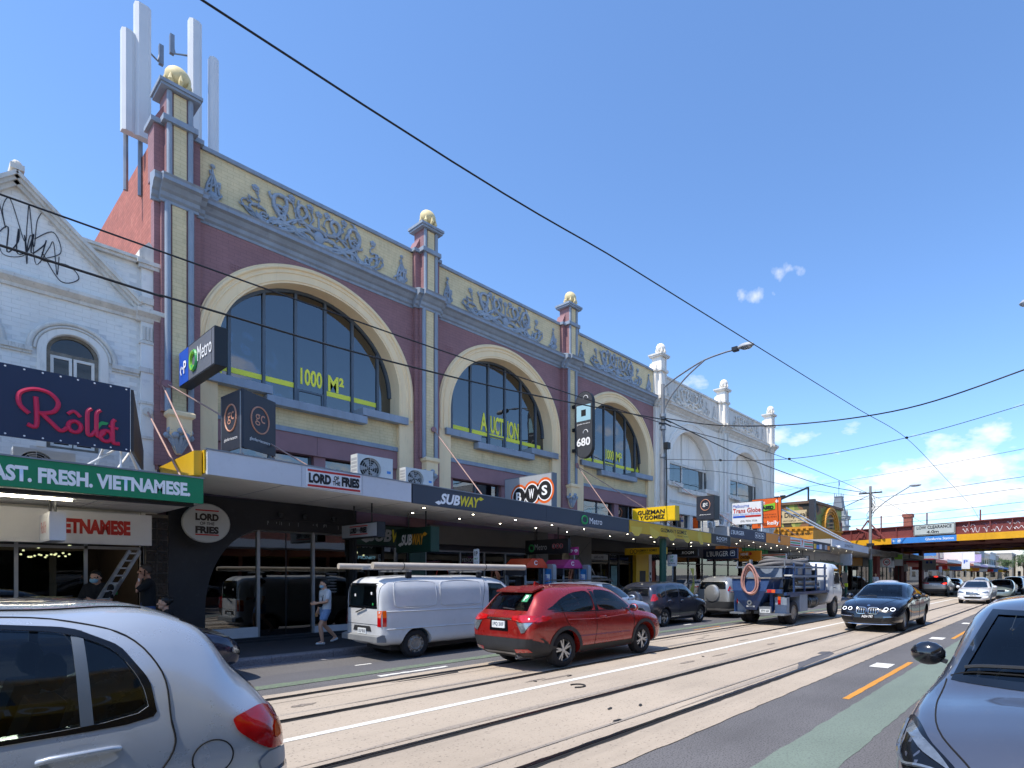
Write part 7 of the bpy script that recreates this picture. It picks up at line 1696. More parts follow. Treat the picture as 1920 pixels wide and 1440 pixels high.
# ------------------------------------------------------------------ roof antennas
ANT = pm('white antenna cover', '#d3d5d8', .5, var=.05, scale=1)
for i, (x0_, x1_, zt) in enumerate(((2.92, 3.14, 13.85), (3.14, 3.42, 14.6), (4.12, 4.36, 15.0), (4.52, 4.70, 14.38))):
    t = thing('mobile_antenna', ('leftmost shorter', 'tallest left-hand', 'tall right-hand', 'rightmost shortest')[i] + ' white panel antenna on the roof corner', 'antenna', ((x0_ + x1_) / 2, 16.6, 11.3), group='panel antennas on the roof')
    M().prism([(x0_, 16.55), (x0_ + .06, 16.5), (x1_ - .06, 16.5), (x1_, 16.55), (x1_, 16.7), (x0_, 16.7)], 'z', 11.6, zt).build('panel', ANT, t)
    M().tube([((x0_ + x1_) / 2, 16.8, 10.4), ((x0_ + x1_) / 2, 16.8, zt - .7)], .045, 8).build('mast', GALV, t)
    for z in (12.0, zt - .9): M().box((x0_ + x1_) / 2 - .03, (x0_ + x1_) / 2 + .03, 16.7, 16.8, z, z + .1).build('bracket', GALV, t)
    if i in (1, 2):
        sg = 1 if i == 1 else -1
        M().tube([((x0_ + x1_) / 2, 16.8, zt - .7), ((x0_ + x1_) / 2 + sg * .32, 16.85, zt - .85), ((x0_ + x1_) / 2 + sg * .4, 16.85, zt - .5)], .025, 6).build('radio_arm', GALV, t); M().box((x0_ + x1_) / 2 + sg * .38 - .04, (x0_ + x1_) / 2 + sg * .38 + .04, 16.8, 16.9, zt - .9, zt - .45).build('radio_unit', GALV, t)

# ------------------------------------------------------------------ poles, lamps and wires
POLEG = pm('grey pole', '#7d8084', .6, metal=.2, var=.18, scale=2, spots=.4)
POLEGR = pm('green pole paint', '#1f4f40', .5, var=.15, scale=2, spots=.3, spcol='#3c5c50')
WIRE = pm('black cable', '#17181c', .6, var=.1)
LX, LY = 18.35, 12.78
t = thing('street_lamp', 'tall street lamp pole rising through the yellow awning', 'street lamp', (LX, LY, .145))
M().tube([(LX, LY, .14), (LX, LY, 3.2)], [.15, .14], 16).build('lower_pole', POLEGR, t, 40); M().tube([(LX, LY, 3.2), (LX, LY, 6), (LX, LY, 9.35)], [.115, .1, .07], 14).build('upper_pole', POLEG, t, 40)
M().tube(crom([(LX, LY - .02, 9.2), (LX, LY - .7, 9.5), (LX, LY - 1.8, 9.85), (LX, LY - 2.7, 9.95), (LX, LY - 3.2, 9.95)], 6), .032, 8).build('outreach_arm', GALV, t, 50)
M().tube(crom([(LX, LY - .02, 8.3), (LX, LY - .45, 8.85), (LX, LY - 1.1, 9.4), (LX, LY - 1.9, 9.86)], 6), .03, 8).build('brace_arm', GALV, t, 50)
m = M(); m.ball((LX, LY - 3.62, 9.98), .3, 14, .5, 1.1, .38); m.v = [(p[0], p[1], max(p[2], 9.93)) for p in m.v]; lh = m.build('lamp_head', GREYS, t, 40); m = M(); m.ball((LX, LY - 3.66, 9.93), .24, 12, .5, 1.0, .35); m.build('lamp_bowl', LENS, lh, 40); M().box(LX - .1, LX + .1, LY - 3.32, LY - 3.1, 9.9, 10.03).build('lamp_neck', DKMET, lh)
for z in (8.1, 7.6, 6.5): M().lathe([(.1, -.06), (.125, -.06), (.125, .06), (.1, .06)], (LX, LY, z), 14).build('pole_band', GALV, t, 40)
M().box(LX - .1, LX + .1, LY - .3, LY - .1, 6.75, 7.0).build('junction_box', DKMET, t)
for z, y in ((7.9, -.3), (7.75, .3)): M().tube([(LX - .2, LY + y * .2, z), (LX, LY - .12, z + .02), (LX + .25, LY - .22, z - .05)], .03, 6).build('cable_clamp', DKMET, t)
M().tube([(LX + .06, LY - .11, 3.3), (LX + .08, LY - .13, 5.5), (LX + .05, LY - .12, 6.8)], .03, 6).build('cable_guard', DKMET, t)
def wire(label, pts, r=.016, k=8, extra=None):
    w = M().tube(crom(pts, k), r, 6).build('overhead_wire', WIRE, None, 60); return tag(w, label, 'wire')
wire('lower tram wire over the far track crossing the white gable and arches', [(-14, 8.15, 5.4), (.85, 8.15, 5.42), (6, 8.15, 5.45), (12, 8.15, 5.62), (19.87, 8.15, 6.02), (34, 8.15, 5.9), (48, 8.15, 5.4), (75, 8.15, 5.4)], .010)
wire('black cable strung from the lamp pole leftwards across the arched windows', [(-16, 12.6, 6.9), (.86, 12.6, 6.66), (3, 12.6, 6.66), (6.5, 12.6, 6.74), (11.3, 12.6, 7.1), (LX, LY, 7.95)], .02)
wire('long tram wire slanting across the open sky', [(-14, 4.65, 5.6), (1.23, 4.65, 5.65), (5.9, 4.65, 5.88), (9.8, 4.65, 6.08), (16, 4.65, 6.4), (22.26, 4.65, 6.75), (30, 4.65, 6.45), (39.5, 4.65, 6.0), (48, 4.65, 5.3), (75, 4.65, 5.3)], .0095)
wire('cable from the lamp pole across the road to the right', [(LX, LY - .1, 7.98), (LX, 10.2, 7.3), (LX, 7.2, 6.86), (LX, 3.84, 6.78), (LX, .9, 7.3), (LX, -1.4, 7.9)], .02)
wire('span wire holding the tram wires across the road', [(LX, LY - .1, 6.35), (19.87, 8.15, 6.05), (22.26, 4.65, 6.78), (23.4, 1.3, 7.6), (24, -1.4, 8.3)], .011)
wire('cable from the lamp pole down to the far utility pole', [(LX, LY - .1, 7.95), (26, 12.7, 7.6), (36, 12.6, 7.6), (47.2, 12.55, 8.3)], .022)
wire('second cable between lamp pole and utility pole', [(LX, LY - .1, 6.0), (24, 12.7, 6.6), (34, 12.6, 7.0), (47.2, 12.55, 8.0)], .011)
for j, (x, y, z) in enumerate(((19.87, 8.15, 6.05), (22.26, 4.65, 6.78), (19.1, 10.6, 6.18))):
    w = M().ball((x, y, z), .06, 8, 1.5, 1, .8).build('wire_insulator', DKMET, None, 50); tag(w, ('insulator where the span wire meets the far tram wire', 'insulator where the span wire meets the near tram wire', 'insulator on the span wire near the white building')[j], 'insulator', 'span wire insulators')
for z, lab, s0 in ((8.6, 'highest', 51), (8.2, 'second highest', 54), (7.6, 'third', 58), (7.2, 'lowest', 61)):
    wire(lab + ' railway wire above the bridge', [(s0 + 4.5, 24, z), (s0, 11.5, z - .1), (s0 - 3.5, 2, z + .05), (s0 - 9, -12, z)], .018)
wire('thin railway wire high above the bridge', [(60, 26, 11.2), (52, 8, 10.9), (46, -8, 11.4)], .014)
# utility pole at the bridge
UX, UY = 47.2, 12.55
t = thing('utility_pole', 'weathered utility pole with tangled cables beside the bridge', 'utility pole', (UX, UY, .145))
M().tube([(UX, UY, .14), (UX, UY, 3.0)], .16, 12).build('lower_pole', POLEGR, t, 40); M().tube([(UX, UY, 3.0), (UX, UY, 8.9)], [.13, .1], 12).build('upper_pole', pm('grey timber pole', '#8a8783', .8, var=.2, scale=3, spots=.5), t, 40)
M().bar((UX, UY - .9, 8.35), (UX, UY + .9, 8.35), .1).build('cross_arm', DKMET, t)
for y in (-.8, -.35, .35, .8): M().lathe([(.05, 0), (.06, .06), (.03, .12), (.05, .17), (0, .2)], (UX, UY + y, 8.4), 8).build('insulator', WSIGN, t, 40)
M().tube(crom([(UX, UY, 6.6), (UX, UY - 1.2, 7.6), (UX, UY - 2.9, 8.6)], 6), .035, 8).build('lamp_arm', GALV, t, 50); m = M(); m.ball((UX, UY - 3.3, 8.66), .34, 12, .6, 1.3, .35); m.build('lamp_head', GREYS, t, 50)
for k in range(5):
    a = random.uniform(.15, .4); M().tube(crom([(UX, UY - .1, 8.3 - .2 * k), (UX - .1, UY - a, 7.7 - .15 * k), (UX, UY - .25 * a, 7.2 - .2 * k), (UX + .1, UY + a * .8, 6.6 - .2 * k), (UX, UY, 6.2)], 5), .02, 5).build('loose_cable', WIRE, t)
M().box(UX - .2, UX + .2, UY - .25, UY + .25, 4.1, 4.3).build('collar', DKMET, t)
for j, (y, z) in enumerate(((16, 10.5), (14, 9.5))):
    wire('loose service wire from utility pole to the yellow building' if j else 'second service wire from utility pole to the yellow building', [(UX, UY, 8.2), (UX - 1.5, UY + 1.6, 7.2), (UX - 3, UY + 3, 6.4 - j * .5)], .014)
# lamp at the right picture edge on the opposite pole
t = thing('street_lamp', 'street lamp head cut off by the right edge of the picture', 'street lamp', (18.3, -1.6, .145))
M().tube([(18.3, -1.6, .14), (18.3, -1.6, 9.0)], [.13, .07], 12).build('pole', POLEG, t, 40); M().tube(crom([(18.3, -1.6, 8.6), (18.3, -.8, 9.0), (18.3, .4, 9.08)], 6), .035, 8).build('arm', GALV, t, 50); m = M(); m.ball((18.3, .68, 9.07), .32, 12, .5, 1.1, .4); m.build('lamp_head', GREYS, t, 40)

# ------------------------------------------------------------------ footpath furniture
def post_sign(label, x, y, z0, z1, w, face, post=GALV, cat='sign', prints=(), rz=None, th=.012):
    t = thing('street_sign', label, cat, (x, y, .145))
    M().tube([(x + .03, y, .14), (x + .03, y, z1 + .02)], .028, 8).build('post', post, t, 40)
    M().prism(rrect(y - w / 2, y + w / 2, z0, z1, .03), 'x', x - th, x).build('plate', face, t)
    for body, mt, dz, wd, h in prints: text(body, t, mt, (x - th - .002, y, z0 + dz), wd, h, RT, UP, bold=.02)
    return t
post_sign('white one hour parking sign behind the white van', 9.6, 12.95, 2.05, 2.47, .24, WSIGN, prints=(('1P', BLACKT, .3, .14, .12), ('M-F', GTXT2, .16, .14, .05), ('↔', BLACKT, .06, .16, .04)))
post_sign('two-column parking sign beside the lamp pole', 18.9, 12.7, 2.12, 2.58, .46, WSIGN, prints=(('1P', GTXT2, .37, .14, .1), ('P5', GTXT2, .22, .14, .1), ('8.4-9.5', BLACKT, .1, .3, .05)))
BOOTH = pm('grey booth metal', '#8b9298', .45, metal=.3, var=.1)
ADS = pm('blue advert panel', '#2f77b5', .3, var=.35, scale=5)
for i, (x, c_, lab) in enumerate(((11.35, pm('orange booth roof', '#c8421f', .45, var=.08), 'orange roofed phone booth with an advert panel'), (12.95, pm('magenta booth roof', '#a02a73', .45, var=.08), 'magenta roofed phone booth with a wireless sign on top'))):
    t = thing('phone_booth', lab, 'phone booth', (x + .4, 13.3, .145))
    M().box(x, x + .75, 12.95, 13.02, .3, 1.95).build('glass_side', GLASSW, t); M().box(x + .7, x + .78, 12.92, 13.8, .15, 2.0).build('back_panel', BOOTH, t)
    for xx in (x, x + .72):
        for y in (12.95, 13.75): M().box(xx - .02, xx + .03, y - .025, y + .025, .145, 2.0).build('post', BOOTH, t)
    M().prism([(x - .06, 1.98), (x + .84, 1.98), (x + .8, 2.08), (x + .62, 2.26), (x + .2, 2.26), (x + .0, 2.08)], 'y', 12.86, 13.85).build('roof', c_, t)
    M().box(x - .05, x + .0, 12.9, 13.8, 1.75, 1.97).build('header', DGREY, t)
    M().tube([(x + .35 + .06 * math.cos(R(a)), 12.855, 2.13 + .06 * math.sin(R(a))) for a in range(30, 331, 30)], .012, 5).build('roof_mark', WTXT, t)
    M().box(x + .3, x + .66, 13.5, 13.75, 1.0, 1.7).build('telephone', DGREY, t)
    # advert panel
    ad = thing('advert_panel', ('left' if i == 0 else 'right') + ' blue lit advert panel beside the phone booths', 'advert panel', (x + .85, 12.9, .145), group='advert panels by the phone booths')
    M().prism(rrect(12.62, 13.28, .3, 2.1, .1), 'x', x + .84, x + .98).build('case', BOOTH, ad); M().box(x + .828, x + .84, 12.7, 13.2, .75, 1.95).build('screen', ADS, ad); M().box(x + .95, x + 1.0, 12.9, 13.0, .14, .35).build('foot', BOOTH, ad)
    M().box(x + .822, x + .828, 12.75, 13.15, 1.55, 1.78).build('headline_panel', WSIGN, ad); text('JOSH\nFRYDENBERG', ad, BLUEF, (x + .82, 12.95, 1.665), .36, .18, RT, UP, bold=.02); M().ball((x + .82, 12.92, 1.1), .13, 12, .04, 1, 1.3).build('portrait_print', pm('portrait print', '#a98471', .6, var=.3, scale=8), ad)
    if i:
        for k in (0, 1):
            M().box(x + .5 + .0, x + .52, 12.75 + .22 * k, 12.96 + .22 * k, 2.42, 2.68).build('wireless_sign', c_, t)
            for rr in (.04, .08, .115): M().tube([(x + .495, 12.855 + .22 * k + rr * math.cos(R(a)), 2.48 + rr * math.sin(R(a))) for a in range(45, 136, 15)], .011, 5).build('wireless_mark', WTXT, t)
        M().tube([(x + .52, 12.95, 2.2), (x + .52, 12.95, 2.45)], .02, 6).build('sign_post', BOOTH, t)
b = thing('feather_flag', 'pale yellow curved flag banner outside the restaurants', 'banner', (20.6, 13.0, .145))
M().plate([(20.3 + .75 * (1 - (1 - u) ** 2), .55 + 1.5 * u) for u in [i / 10 for i in range(11)]] + [(20.75 + .35 * math.sin(PI * u), 2.05 - 1.5 * u) for u in [i / 10 for i in range(11)]], [], 13.0, 13.01, True).build('flag', pm('pale yellow flag', '#c3b94d', .7, var=.1), b); M().tube([(20.3, 13.02, .15), (20.32, 13.02, .7), (20.75, 13.02, 1.8), (21.0, 13.02, 2.08)], .012, 6).build('flag_pole', GALV, b); text('OPEN', b, BLACKT, (20.75, 12.995, 1.35), .5, .2, (.8, 0, .5), (-.5, 0, .8), bold=.02)
# bicycles / motorbike parked by the tram stop
t = thing('motorbike', 'dark motorcycle parked ahead of the truck', 'motorcycle', (27.5, 11.6, 0))
for x in (26.85, 28.2): M().lathe([(.2, -.06), (.3, -.07), (.32, 0), (.3, .07), (.2, .06)], (x, 11.6, .32), 20, 'y').build('wheel', RUB, t, 40)
M().hexa([(27.1, 11.45, .3), (28.0, 11.45, .3), (28.0, 11.75, .3), (27.1, 11.75, .3), (26.9, 11.5, .8), (27.9, 11.45, .85), (27.9, 11.75, .85), (26.9, 11.7, .8)]).build('engine', DKMET, t); M().ball((27.75, 11.6, .92), .25, 12, 1.2, .6, .6).build('tank', BLKC, t, 50); M().ball((27.1, 11.6, .86), .3, 12, 1.3, .5, .3).build('seat', SEAT, t, 50)
M().tube([(28.2, 11.5, .35), (27.95, 11.45, 1.05), (27.85, 11.2, 1.12)], .025, 6).build('fork', CHROME, t); M().tube([(28.2, 11.7, .35), (27.95, 11.75, 1.05), (27.85, 12.0, 1.12)], .025, 6).build('fork', CHROME, t); M().ball((28.1, 11.6, .95), .1, 10).build('headlamp', LENS, t, 50)

# ------------------------------------------------------------------ railway bridge across the street
BR = pm('bridge red oxide', '#7a3b38', .7, var=.15, scale=1.2, spots=.5, spcol='#55302c', bump=.1)
BRY = pm('bridge yellow beam', '#e0a51b', .55, var=.12, scale=1.0, spots=.4, spcol='#a8741a')
BRP = pm('bridge faded pink girder', '#b07a74', .7, var=.15, scale=1.0, spots=.4)
br = thing('railway_bridge', 'dark red railway bridge with yellow beam crossing the street', 'bridge', (49.7, 11.4, 0), math.atan2(-.937, -.35))
def bb(name, mat, *a, p=None): return M().box(*a).build(name, mat, p or br, world=False)
bb('girder_web', BR, -7, 30, 0, .06, 4.78, 5.66); bb('top_flange', BR, -6, 30, -.16, .2, 5.66, 5.73); bb('yellow_beam', BRY, -6, 30, -.2, .02, 4.3, 4.775)
for k in range(24): bb('stiffener', BR, -5.5 + 1.45 * k, -5.42 + 1.45 * k, -.13, -.003, 4.78, 5.655)
for k in range(18):
    if k % 2 == 0: bb('fence_post', BR, -5.2 + 2.0 * k, -5.12 + 2.0 * k, .02, .1, 5.73, 6.5 + .12 * (k % 3))
bb('deck', pm('bridge deck dark', '#3a2e2b', .8, var=.2), -22, 30, .3, 21, 4.86, 5.1)
for y, mt in ((6.5, BRP), (8.3, BR), (13.5, BRP), (15.3, BR)): bb('inner_girder', mt, -16, 30, y, y + .25, 4.36, 4.86)
bb('far_beam', BRY, -20, 30, 20.8, 21.0, 4.3, 4.6)
for k in range(20): bb('cross_beam', BR, -13 + 2.1 * k, -12.8 + 2.1 * k, .4, 20.7, 4.5, 4.855)
sgn = bb('clearance_sign', pm('grey white sign', '#b9c0bb', .5, var=.05), 1.95, 5.2, -.28, -.22, 4.86, 5.72)
M().plate(rrect(1.98, 5.17, 4.89, 5.69, .06), [rrect(2.02, 5.13, 4.93, 5.65, .05)], -.286, -.281).build('sign_border', DGREY, sgn, world=False)
blu = bb('station_sign', BLUEL, .0, 5.28, -.26, -.205, 4.31, 4.765)
def btext(body, mat, x, z, w, h, y, p, **k):
    me = letters(body, k.get('bold', .01), 0, 0.0).copy(); xs = [q.co.x for q in me.vertices]; ys = [q.co.y for q in me.vertices]
    for q in me.vertices: q.co = (x + (q.co.x - (max(xs) + min(xs)) / 2) * w / (max(xs) - min(xs)), y, z + (q.co.y - (max(ys) + min(ys)) / 2) * h / (max(ys) - min(ys)))
    me.materials.clear(); me.materials.append(mat); return link('lettering', me, p)
btext('LOW CLEARANCE', BLACKT, 3.58, 5.46, 2.75, .24, -.29, sgn, bold=.02); btext('4.0m', BLACKT, 3.5, 5.1, .95, .22, -.29, sgn, bold=.02); btext('Glenferrie Station', WTXT, 4.0, 4.55, 2.2, .2, -.264, blu); btext('←', WTXT, .22, 4.54, .25, .2, -.264, blu)
M().tube([(.68 + .14 * math.cos(q), -.264, 4.54 + .14 * math.sin(q)) for q in [2 * PI * i / 18 for i in range(18)]], .016, 5, closed=True).build('train_ring', WTXT, blu, world=False); M().box(.61, .75, -.268, -.262, 4.48, 4.61).build('train_mark', WTXT, blu, world=False)
WG = pm('white spray paint', '#d8d2d6', .6); PG = pm('faded spray paint', '#8a6d86', .6)
for k in range(6):
    rd = random.Random(k); x0_ = 5.6 + 1.5 * k
    p = [(x0_ + 1.2 * i / 12 + rd.uniform(-.07, .07), -.015, 5.05 + .16 * math.sin(i * 2.2 + rd.uniform(-.7, .7)) + rd.uniform(-.05, .05)) for i in range(13)]
    M().tube(crom(p, 4), .022, 4).build('graffiti', WG, br, world=False)
    p = [(x0_ + .9 * i / 9 + rd.uniform(-.05, .05), -.015, 5.38 + .09 * math.sin(i * 2.0 + rd.uniform(-.7, .7))) for i in range(10)]
    M().tube(crom(p, 4), .014, 4).build('graffiti', PG if k % 2 else WG, br, world=False)
def bl(s, d): return (-.35 * (s - 49.7) - .937 * (d - 11.4), .937 * (s - 49.7) - .35 * (d - 11.4))
for x, y in [bl(s, d) for s, d in ((51.2, 13.1), (60, 13.1), (70, 13.1), (45.5, -1.7), (54, -1.7), (64, -1.7))]: bb('column', BR, x - .2, x + .2, y - .2, y + .2, 0, 4.5)
M().prism([bl(s, d) for s, d in ((53, 20), (53, 26), (76, 26), (76, 20))], 'z', 0, 4.85).build('abutment', brickmat('abutment brick', '#6d4a40', '#5c5049'), br, world=False)
for a, e in (((-3.2, -.5, 5.8), (-1.0, -.3, 4.85)), ((-3.4, -.4, 4.9), (-2.2, -.3, 6.4)), ((-2.2, -.3, 6.4), (-.6, -.3, 4.8))): M().bar(a, e, .1).build('end_brace', BR, br, world=False)

# ------------------------------------------------------------------ camouflage-painted store
def camomat():
    m = bpy.data.materials.new('camouflage paint'); m.use_nodes = True; nt = m.node_tree; b = nt.nodes['Principled BSDF']; t = nt.nodes.new('ShaderNodeTexCoord')
    n = node(nt, 'ShaderNodeTexNoise', Scale=.75, Detail=1.5, Roughness=.4); nt.links.new(t.outputs['Object'], n.inputs['Vector'])
    r = nt.nodes.new('ShaderNodeValToRGB'); r.color_ramp.interpolation = 'CONSTANT'; e = r.color_ramp.elements
    e[0].position = 0; e[0].color = lin('#2b2a22') + (1,); e[1].position = .42; e[1].color = lin('#7b5a3c') + (1,)
    for p, c_ in ((.5, '#6f7c3c'), (.6, '#9aa04e'), (.68, '#3b3626')):
        q = e.new(p); q.color = lin(c_) + (1,)
    nt.links.new(n.outputs[0], r.inputs[0]); nt.links.new(r.outputs[0], b.inputs['Base Color']); b.inputs['Roughness'].default_value = .7
    return m
CAMO = camomat()
OCH = pm('ochre paint', '#c98a22', .6, var=.1, scale=1.2, spots=.3)
t = thing('store_building', 'camouflage and ochre painted store with arched pediment before the bridge', 'building', (45.5, D0, 0))
M().box(42.5, 49.3, D0, 27, 5.45, 7.3).build('upper_wall', CAMO, t); M().box(42.48, 49.3, D0 + .01, 27, 0, 5.4).build('lower_wall', OCH, t); M().box(42.38, 49.4, D0 - .12, 27.1, 7.3, 7.5).build('coping', pm('brown coping', '#6b5340', .7, var=.15), t); M().box(42.36, 49.4, D0 - .1, 27, 5.36, 5.52).build('band', OCH, t)
M().box(42.36, 42.7, D0 - .14, D0 + .3, 5.5, 7.6).build('corner_block', DGREY, t)
sb = M().box(42.44, 42.5, D0 + .5, 22, 5.86, 6.82).build('name_board', pm('buff board', '#c3ae84', .6, var=.08), t)
text('Aussie Disposals', t, BLACKT, (42.43, 17.6, 6.42), 3.6, .5, RT, UP, bold=.02); text('CAMPING · HIKING · ARMY SURPLUS · WORKWEAR', t, BLACKT, (42.43, 17.6, 6.02), 3.6, .1, RT, UP); text('THE STORE WITH THE CAMOUFLAGE FRONT', t, BLACKT, (42.46, 17.5, 4.95), 3.9, .17, RT, UP, bold=.02)
for k in range(14): M().box(42.3, 42.48, D0 + .3 + .45 * k, D0 + .5 + .45 * k, 5.22, 5.36).build('dentil', OCH, t)
M().box(42.45, 42.48, 16.6, 18.0, 4.1, 4.6).build('vent', DGREY, t)
for rr, w, pr in ((1.75, .16, .3), (1.55, .12, .22), (1.32, .1, .16)): M().plate(arc(46.1, 5.5, rr, 0, 180, 30) + arc(46.1, 5.5, rr - w, 180, 0, 30), [], D0 - pr, D0 + .05).build('pediment_arch', OCH, t)
for k in range(13):
    a = R(8 + 13.7 * k); M().box(46.1 + 1.42 * math.cos(a) - .06, 46.1 + 1.42 * math.cos(a) + .06, D0 - .24, D0, 5.5 + 1.42 * math.sin(a) - .06, 5.5 + 1.42 * math.sin(a) + .06).build('arch_block', OCH, t)
M().plate([(46.1 + 1.25, 5.5)] + arc(46.1, 5.5, 1.25, 0, 180, 24), [], D0 - .06, D0).build('tympanum', CAMO, t)
for z in (5.6, 5.9, 6.3): M().bar((45.2, D0 - .1, z), (46.8, D0 - .1, z + .15), .12).build('timber_board', pm('buff timber', '#a8865c', .7, var=.2), t)
fl = thing('flood_lamp', 'twin flood lamp on a post behind the awnings', 'lamp', (38.5, 16, 4)); M().tube([(38.5, 16.5, 4), (38.5, 16.5, 7.4)], .05, 8).build('post', DKMET, fl); M().box(38.4, 38.6, 16.1, 16.45, 7.35, 7.5).build('lamp', DKMET, fl); M().box(38.4, 38.6, 16.55, 16.9, 7.3, 7.45).build('lamp', DKMET, fl)
ga = thing('rail_gantry', 'dark steel railway gantry above the camouflage store', 'gantry', (44, 17, 4)); M().bar((36.5, 20, 5.5), (46, 17.2, 9.1), .14).build('raking_beam', DKMET, ga); M().tube([(46, 17.2, 5), (46, 17.2, 9.1)], .08, 8).build('post', DKMET, ga); M().tube([(36.6, 20, 3), (36.6, 20, 8)], .06, 8).build('post', DKMET, ga)
aw_far = awning('white awning in front of the camouflage store', 37.6, 46.3, 4.18, 3.95, .5, [(37.6, 42, WFASC), (42, 46.3, WFASC)]); text('DR MARTENS', aw_far, BLACKT, (41.3, yf, 3.83), 2.0, .2)
M().tube([(38.0, 12.35, 3.75), (38.0, 12.2, 3.7)], .02, 6).build('camera_arm', WSIGN, aw_far); M().ball((38.0, 12.12, 3.62), .12, 10).build('security_camera', WSIGN, aw_far, 50)
for i, (a, e) in enumerate((((37.0, 15.4, 6.4), (42.6, 12.6, 4.05)), ((36.3, 15.4, 6.2), (41.6, 12.6, 4.05)))):
    w = M().tube([a, e], .05, 8).build('tie_rod', WSIGN, None, 40); tag(w, ('upper' if i == 0 else 'lower') + ' thick white stay slanting down to the white far awning', 'tie rod')
for x in (46.5, 53.5, 61):
    aw2 = awning(('weathered grey awning next to the bridge' if x < 50 else 'dull awning in the shade under the bridge' if x < 60 else 'dull awning beyond the middle of the bridge'), x, x + 6.9, 3.85, 3.75, .42, [(x, x + 6.9, pm('weathered fascia', '#6d675e', .7, var=.25, scale=1.5, spots=.5))], lights=False)
    text('CHEMIST' if x < 50 else 'SHOES', aw2, BLACKT, (x + 3, yf, 3.6), 2.2, .22)
# low shops from the white building to the far side of the bridge
for i, x in enumerate((37.45, 42.55, 49.4, 55.5, 61.5)):
    x1_ = (42.5, 49.3, 55.4, 61.4, 68)[i]
    t = thing('shopfront', ('glazed shopfront between white building and camouflage store', 'disposals shopfront below the camouflage store', 'shopfront at the near edge of the bridge', 'shopfront in shade below the bridge', 'shopfront at the far edge of the bridge')[i], 'shopfront', (x, D0, .145))
    M().box(x, x1_, D0 - .05, D0 + .15, 2.6, 3.6).build('bulkhead', (WSIGN, WFASC, OCH, DGREY, WFASC)[i], t); front(t, x + .05, x1_ - .05, [x + (x1_ - x) * k / 4 for k in (1, 2, 3)], 2.6, .4, D0 + .03, DKMET, GLASSW)
    room(t, x, x1_, D0 + .25, 4, 3.3, DARKIN2, None, True, 4, 60 + i)
    if i == 1: text('Aussie Disposals', t, BLACKT, (45.5, D0 - .053, 2.85), 3.5, .3, bold=.02)
    if i in (0, 2): M().box(x, x1_, D0 + .2, 27, 3.6, 4.4).build('roof', ROOFG, t)
# shops beyond the bridge
FARC = [('#a0675c', RED, 7.2), ('#c9c2b4', WFASC, 6.4), ('#8a8f96', ORANGE2, 7.4), ('#d3d0c8', WSIGN, 6.2), ('#b9a5c4', pm('lilac board', '#a99ac0', .6), 7.0), ('#9c8f80', WFASC, 6.6), ('#8f979c', CHAR, 7.8), ('#b4aca0', WFASC, 6.8), ('#c8c4bc', BLUEL, 7.4), ('#97938e', WFASC, 7.0)]
x = 74.0
for i, (wc, fc, h) in enumerate(FARC):
    L = 9.5 + 2.5 * (i % 3)
    t = thing('shop_building', ('red', 'cream', 'grey', 'white', 'lilac', 'tan', 'slate', 'stone', 'pale', 'dull')[i] + ' walled shop ' + ('first', 'second', 'third', 'fourth', 'fifth', 'sixth', 'seventh', 'eighth', 'ninth', 'last')[i] + ' in the row beyond the bridge', 'building', (x, D0, 0), group='shops beyond the bridge')
    M().box(x, x + L - .1, D0, D0 + 12, 0, h).build('wall', pm('far wall %d' % i, wc, .8, var=.12), t); M().box(x, x + L - .1, D0 - .2, D0 + 12, h, h + .25).build('coping', WHITEM, t)
    for k in range(3):
        a = x + L * (k + .2) / 3; M().box(a, a + L * .18, D0 - .03, D0, 4.4, 5.8).build('window', GLASSB, t)
    aw3 = M(); slab(aw3, x, x + L - .15, 12.5, D0, 3.7 + .15 * (i % 2), 3.65 + .15 * (i % 2), .4); aw3.build('awning_slab', fc, t)
    M().box(x + .2, x + L - .4, D0 - .02, D0 - .005, .4, 2.8).build('shop_window', GLASSW, t); M().box(x + L * .4, x + L * .4 + .2, 13.2, 14.8, 2.5, 3.1).build('hanging_sign', (WSIGN, RED, BLUEL, YEL, ORANGE)[i % 5], t)
    if i in (0, 2, 3, 4): M().box(x + 2, x + 2.2, 12.6, 15.2, 4.1, 5.6 + .3 * (i % 2)).build('sign_board', (BLUEL, WSIGN, WSIGN, MATS['lilac board'])[(0, 2, 3, 4).index(i)], t)
    x += L
text('MONEY LENDER', bpy.data.objects[t.name], WTXT, (76, 13.9, 4.9), 2.2, .3, RT, UP)
xe = x
for i, (x0_, x1_, y0_, y1_, h, c_) in enumerate(((xe + 4, xe + 30, -9, 3.0, 9, '#8b8f93'), (xe + 8, xe + 40, 3.4, 12, 7.5, '#c3bcae'), (xe + 2, xe + 30, 12.5, 26, 8, '#a39c92'), (xe + 6, xe + 40, -26, -9.5, 10, '#9a8d7f'))):
    t = thing('shop_building', ('grey block', 'cream block', 'stone block', 'brown block')[i] + ' closing the far end of the street', 'building', (x0_, (y0_ + y1_) / 2, 0)); M().box(x0_, x1_, y0_, y1_, 0, h).build('wall', pm('end wall %d' % i, c_, .8, var=.12), t)
    for k in range(5):
        for z in (1.2, 4.4): M().box(x0_ - .03, x0_, y0_ + (y1_ - y0_) * (k + .25) / 5, y0_ + (y1_ - y0_) * (k + .7) / 5, z, z + 1.7).build('window', GLASSB, t)
    M().box(x0_ - .15, x1_, y0_, y1_, h, h + .3).build('coping', WHITEM, t)
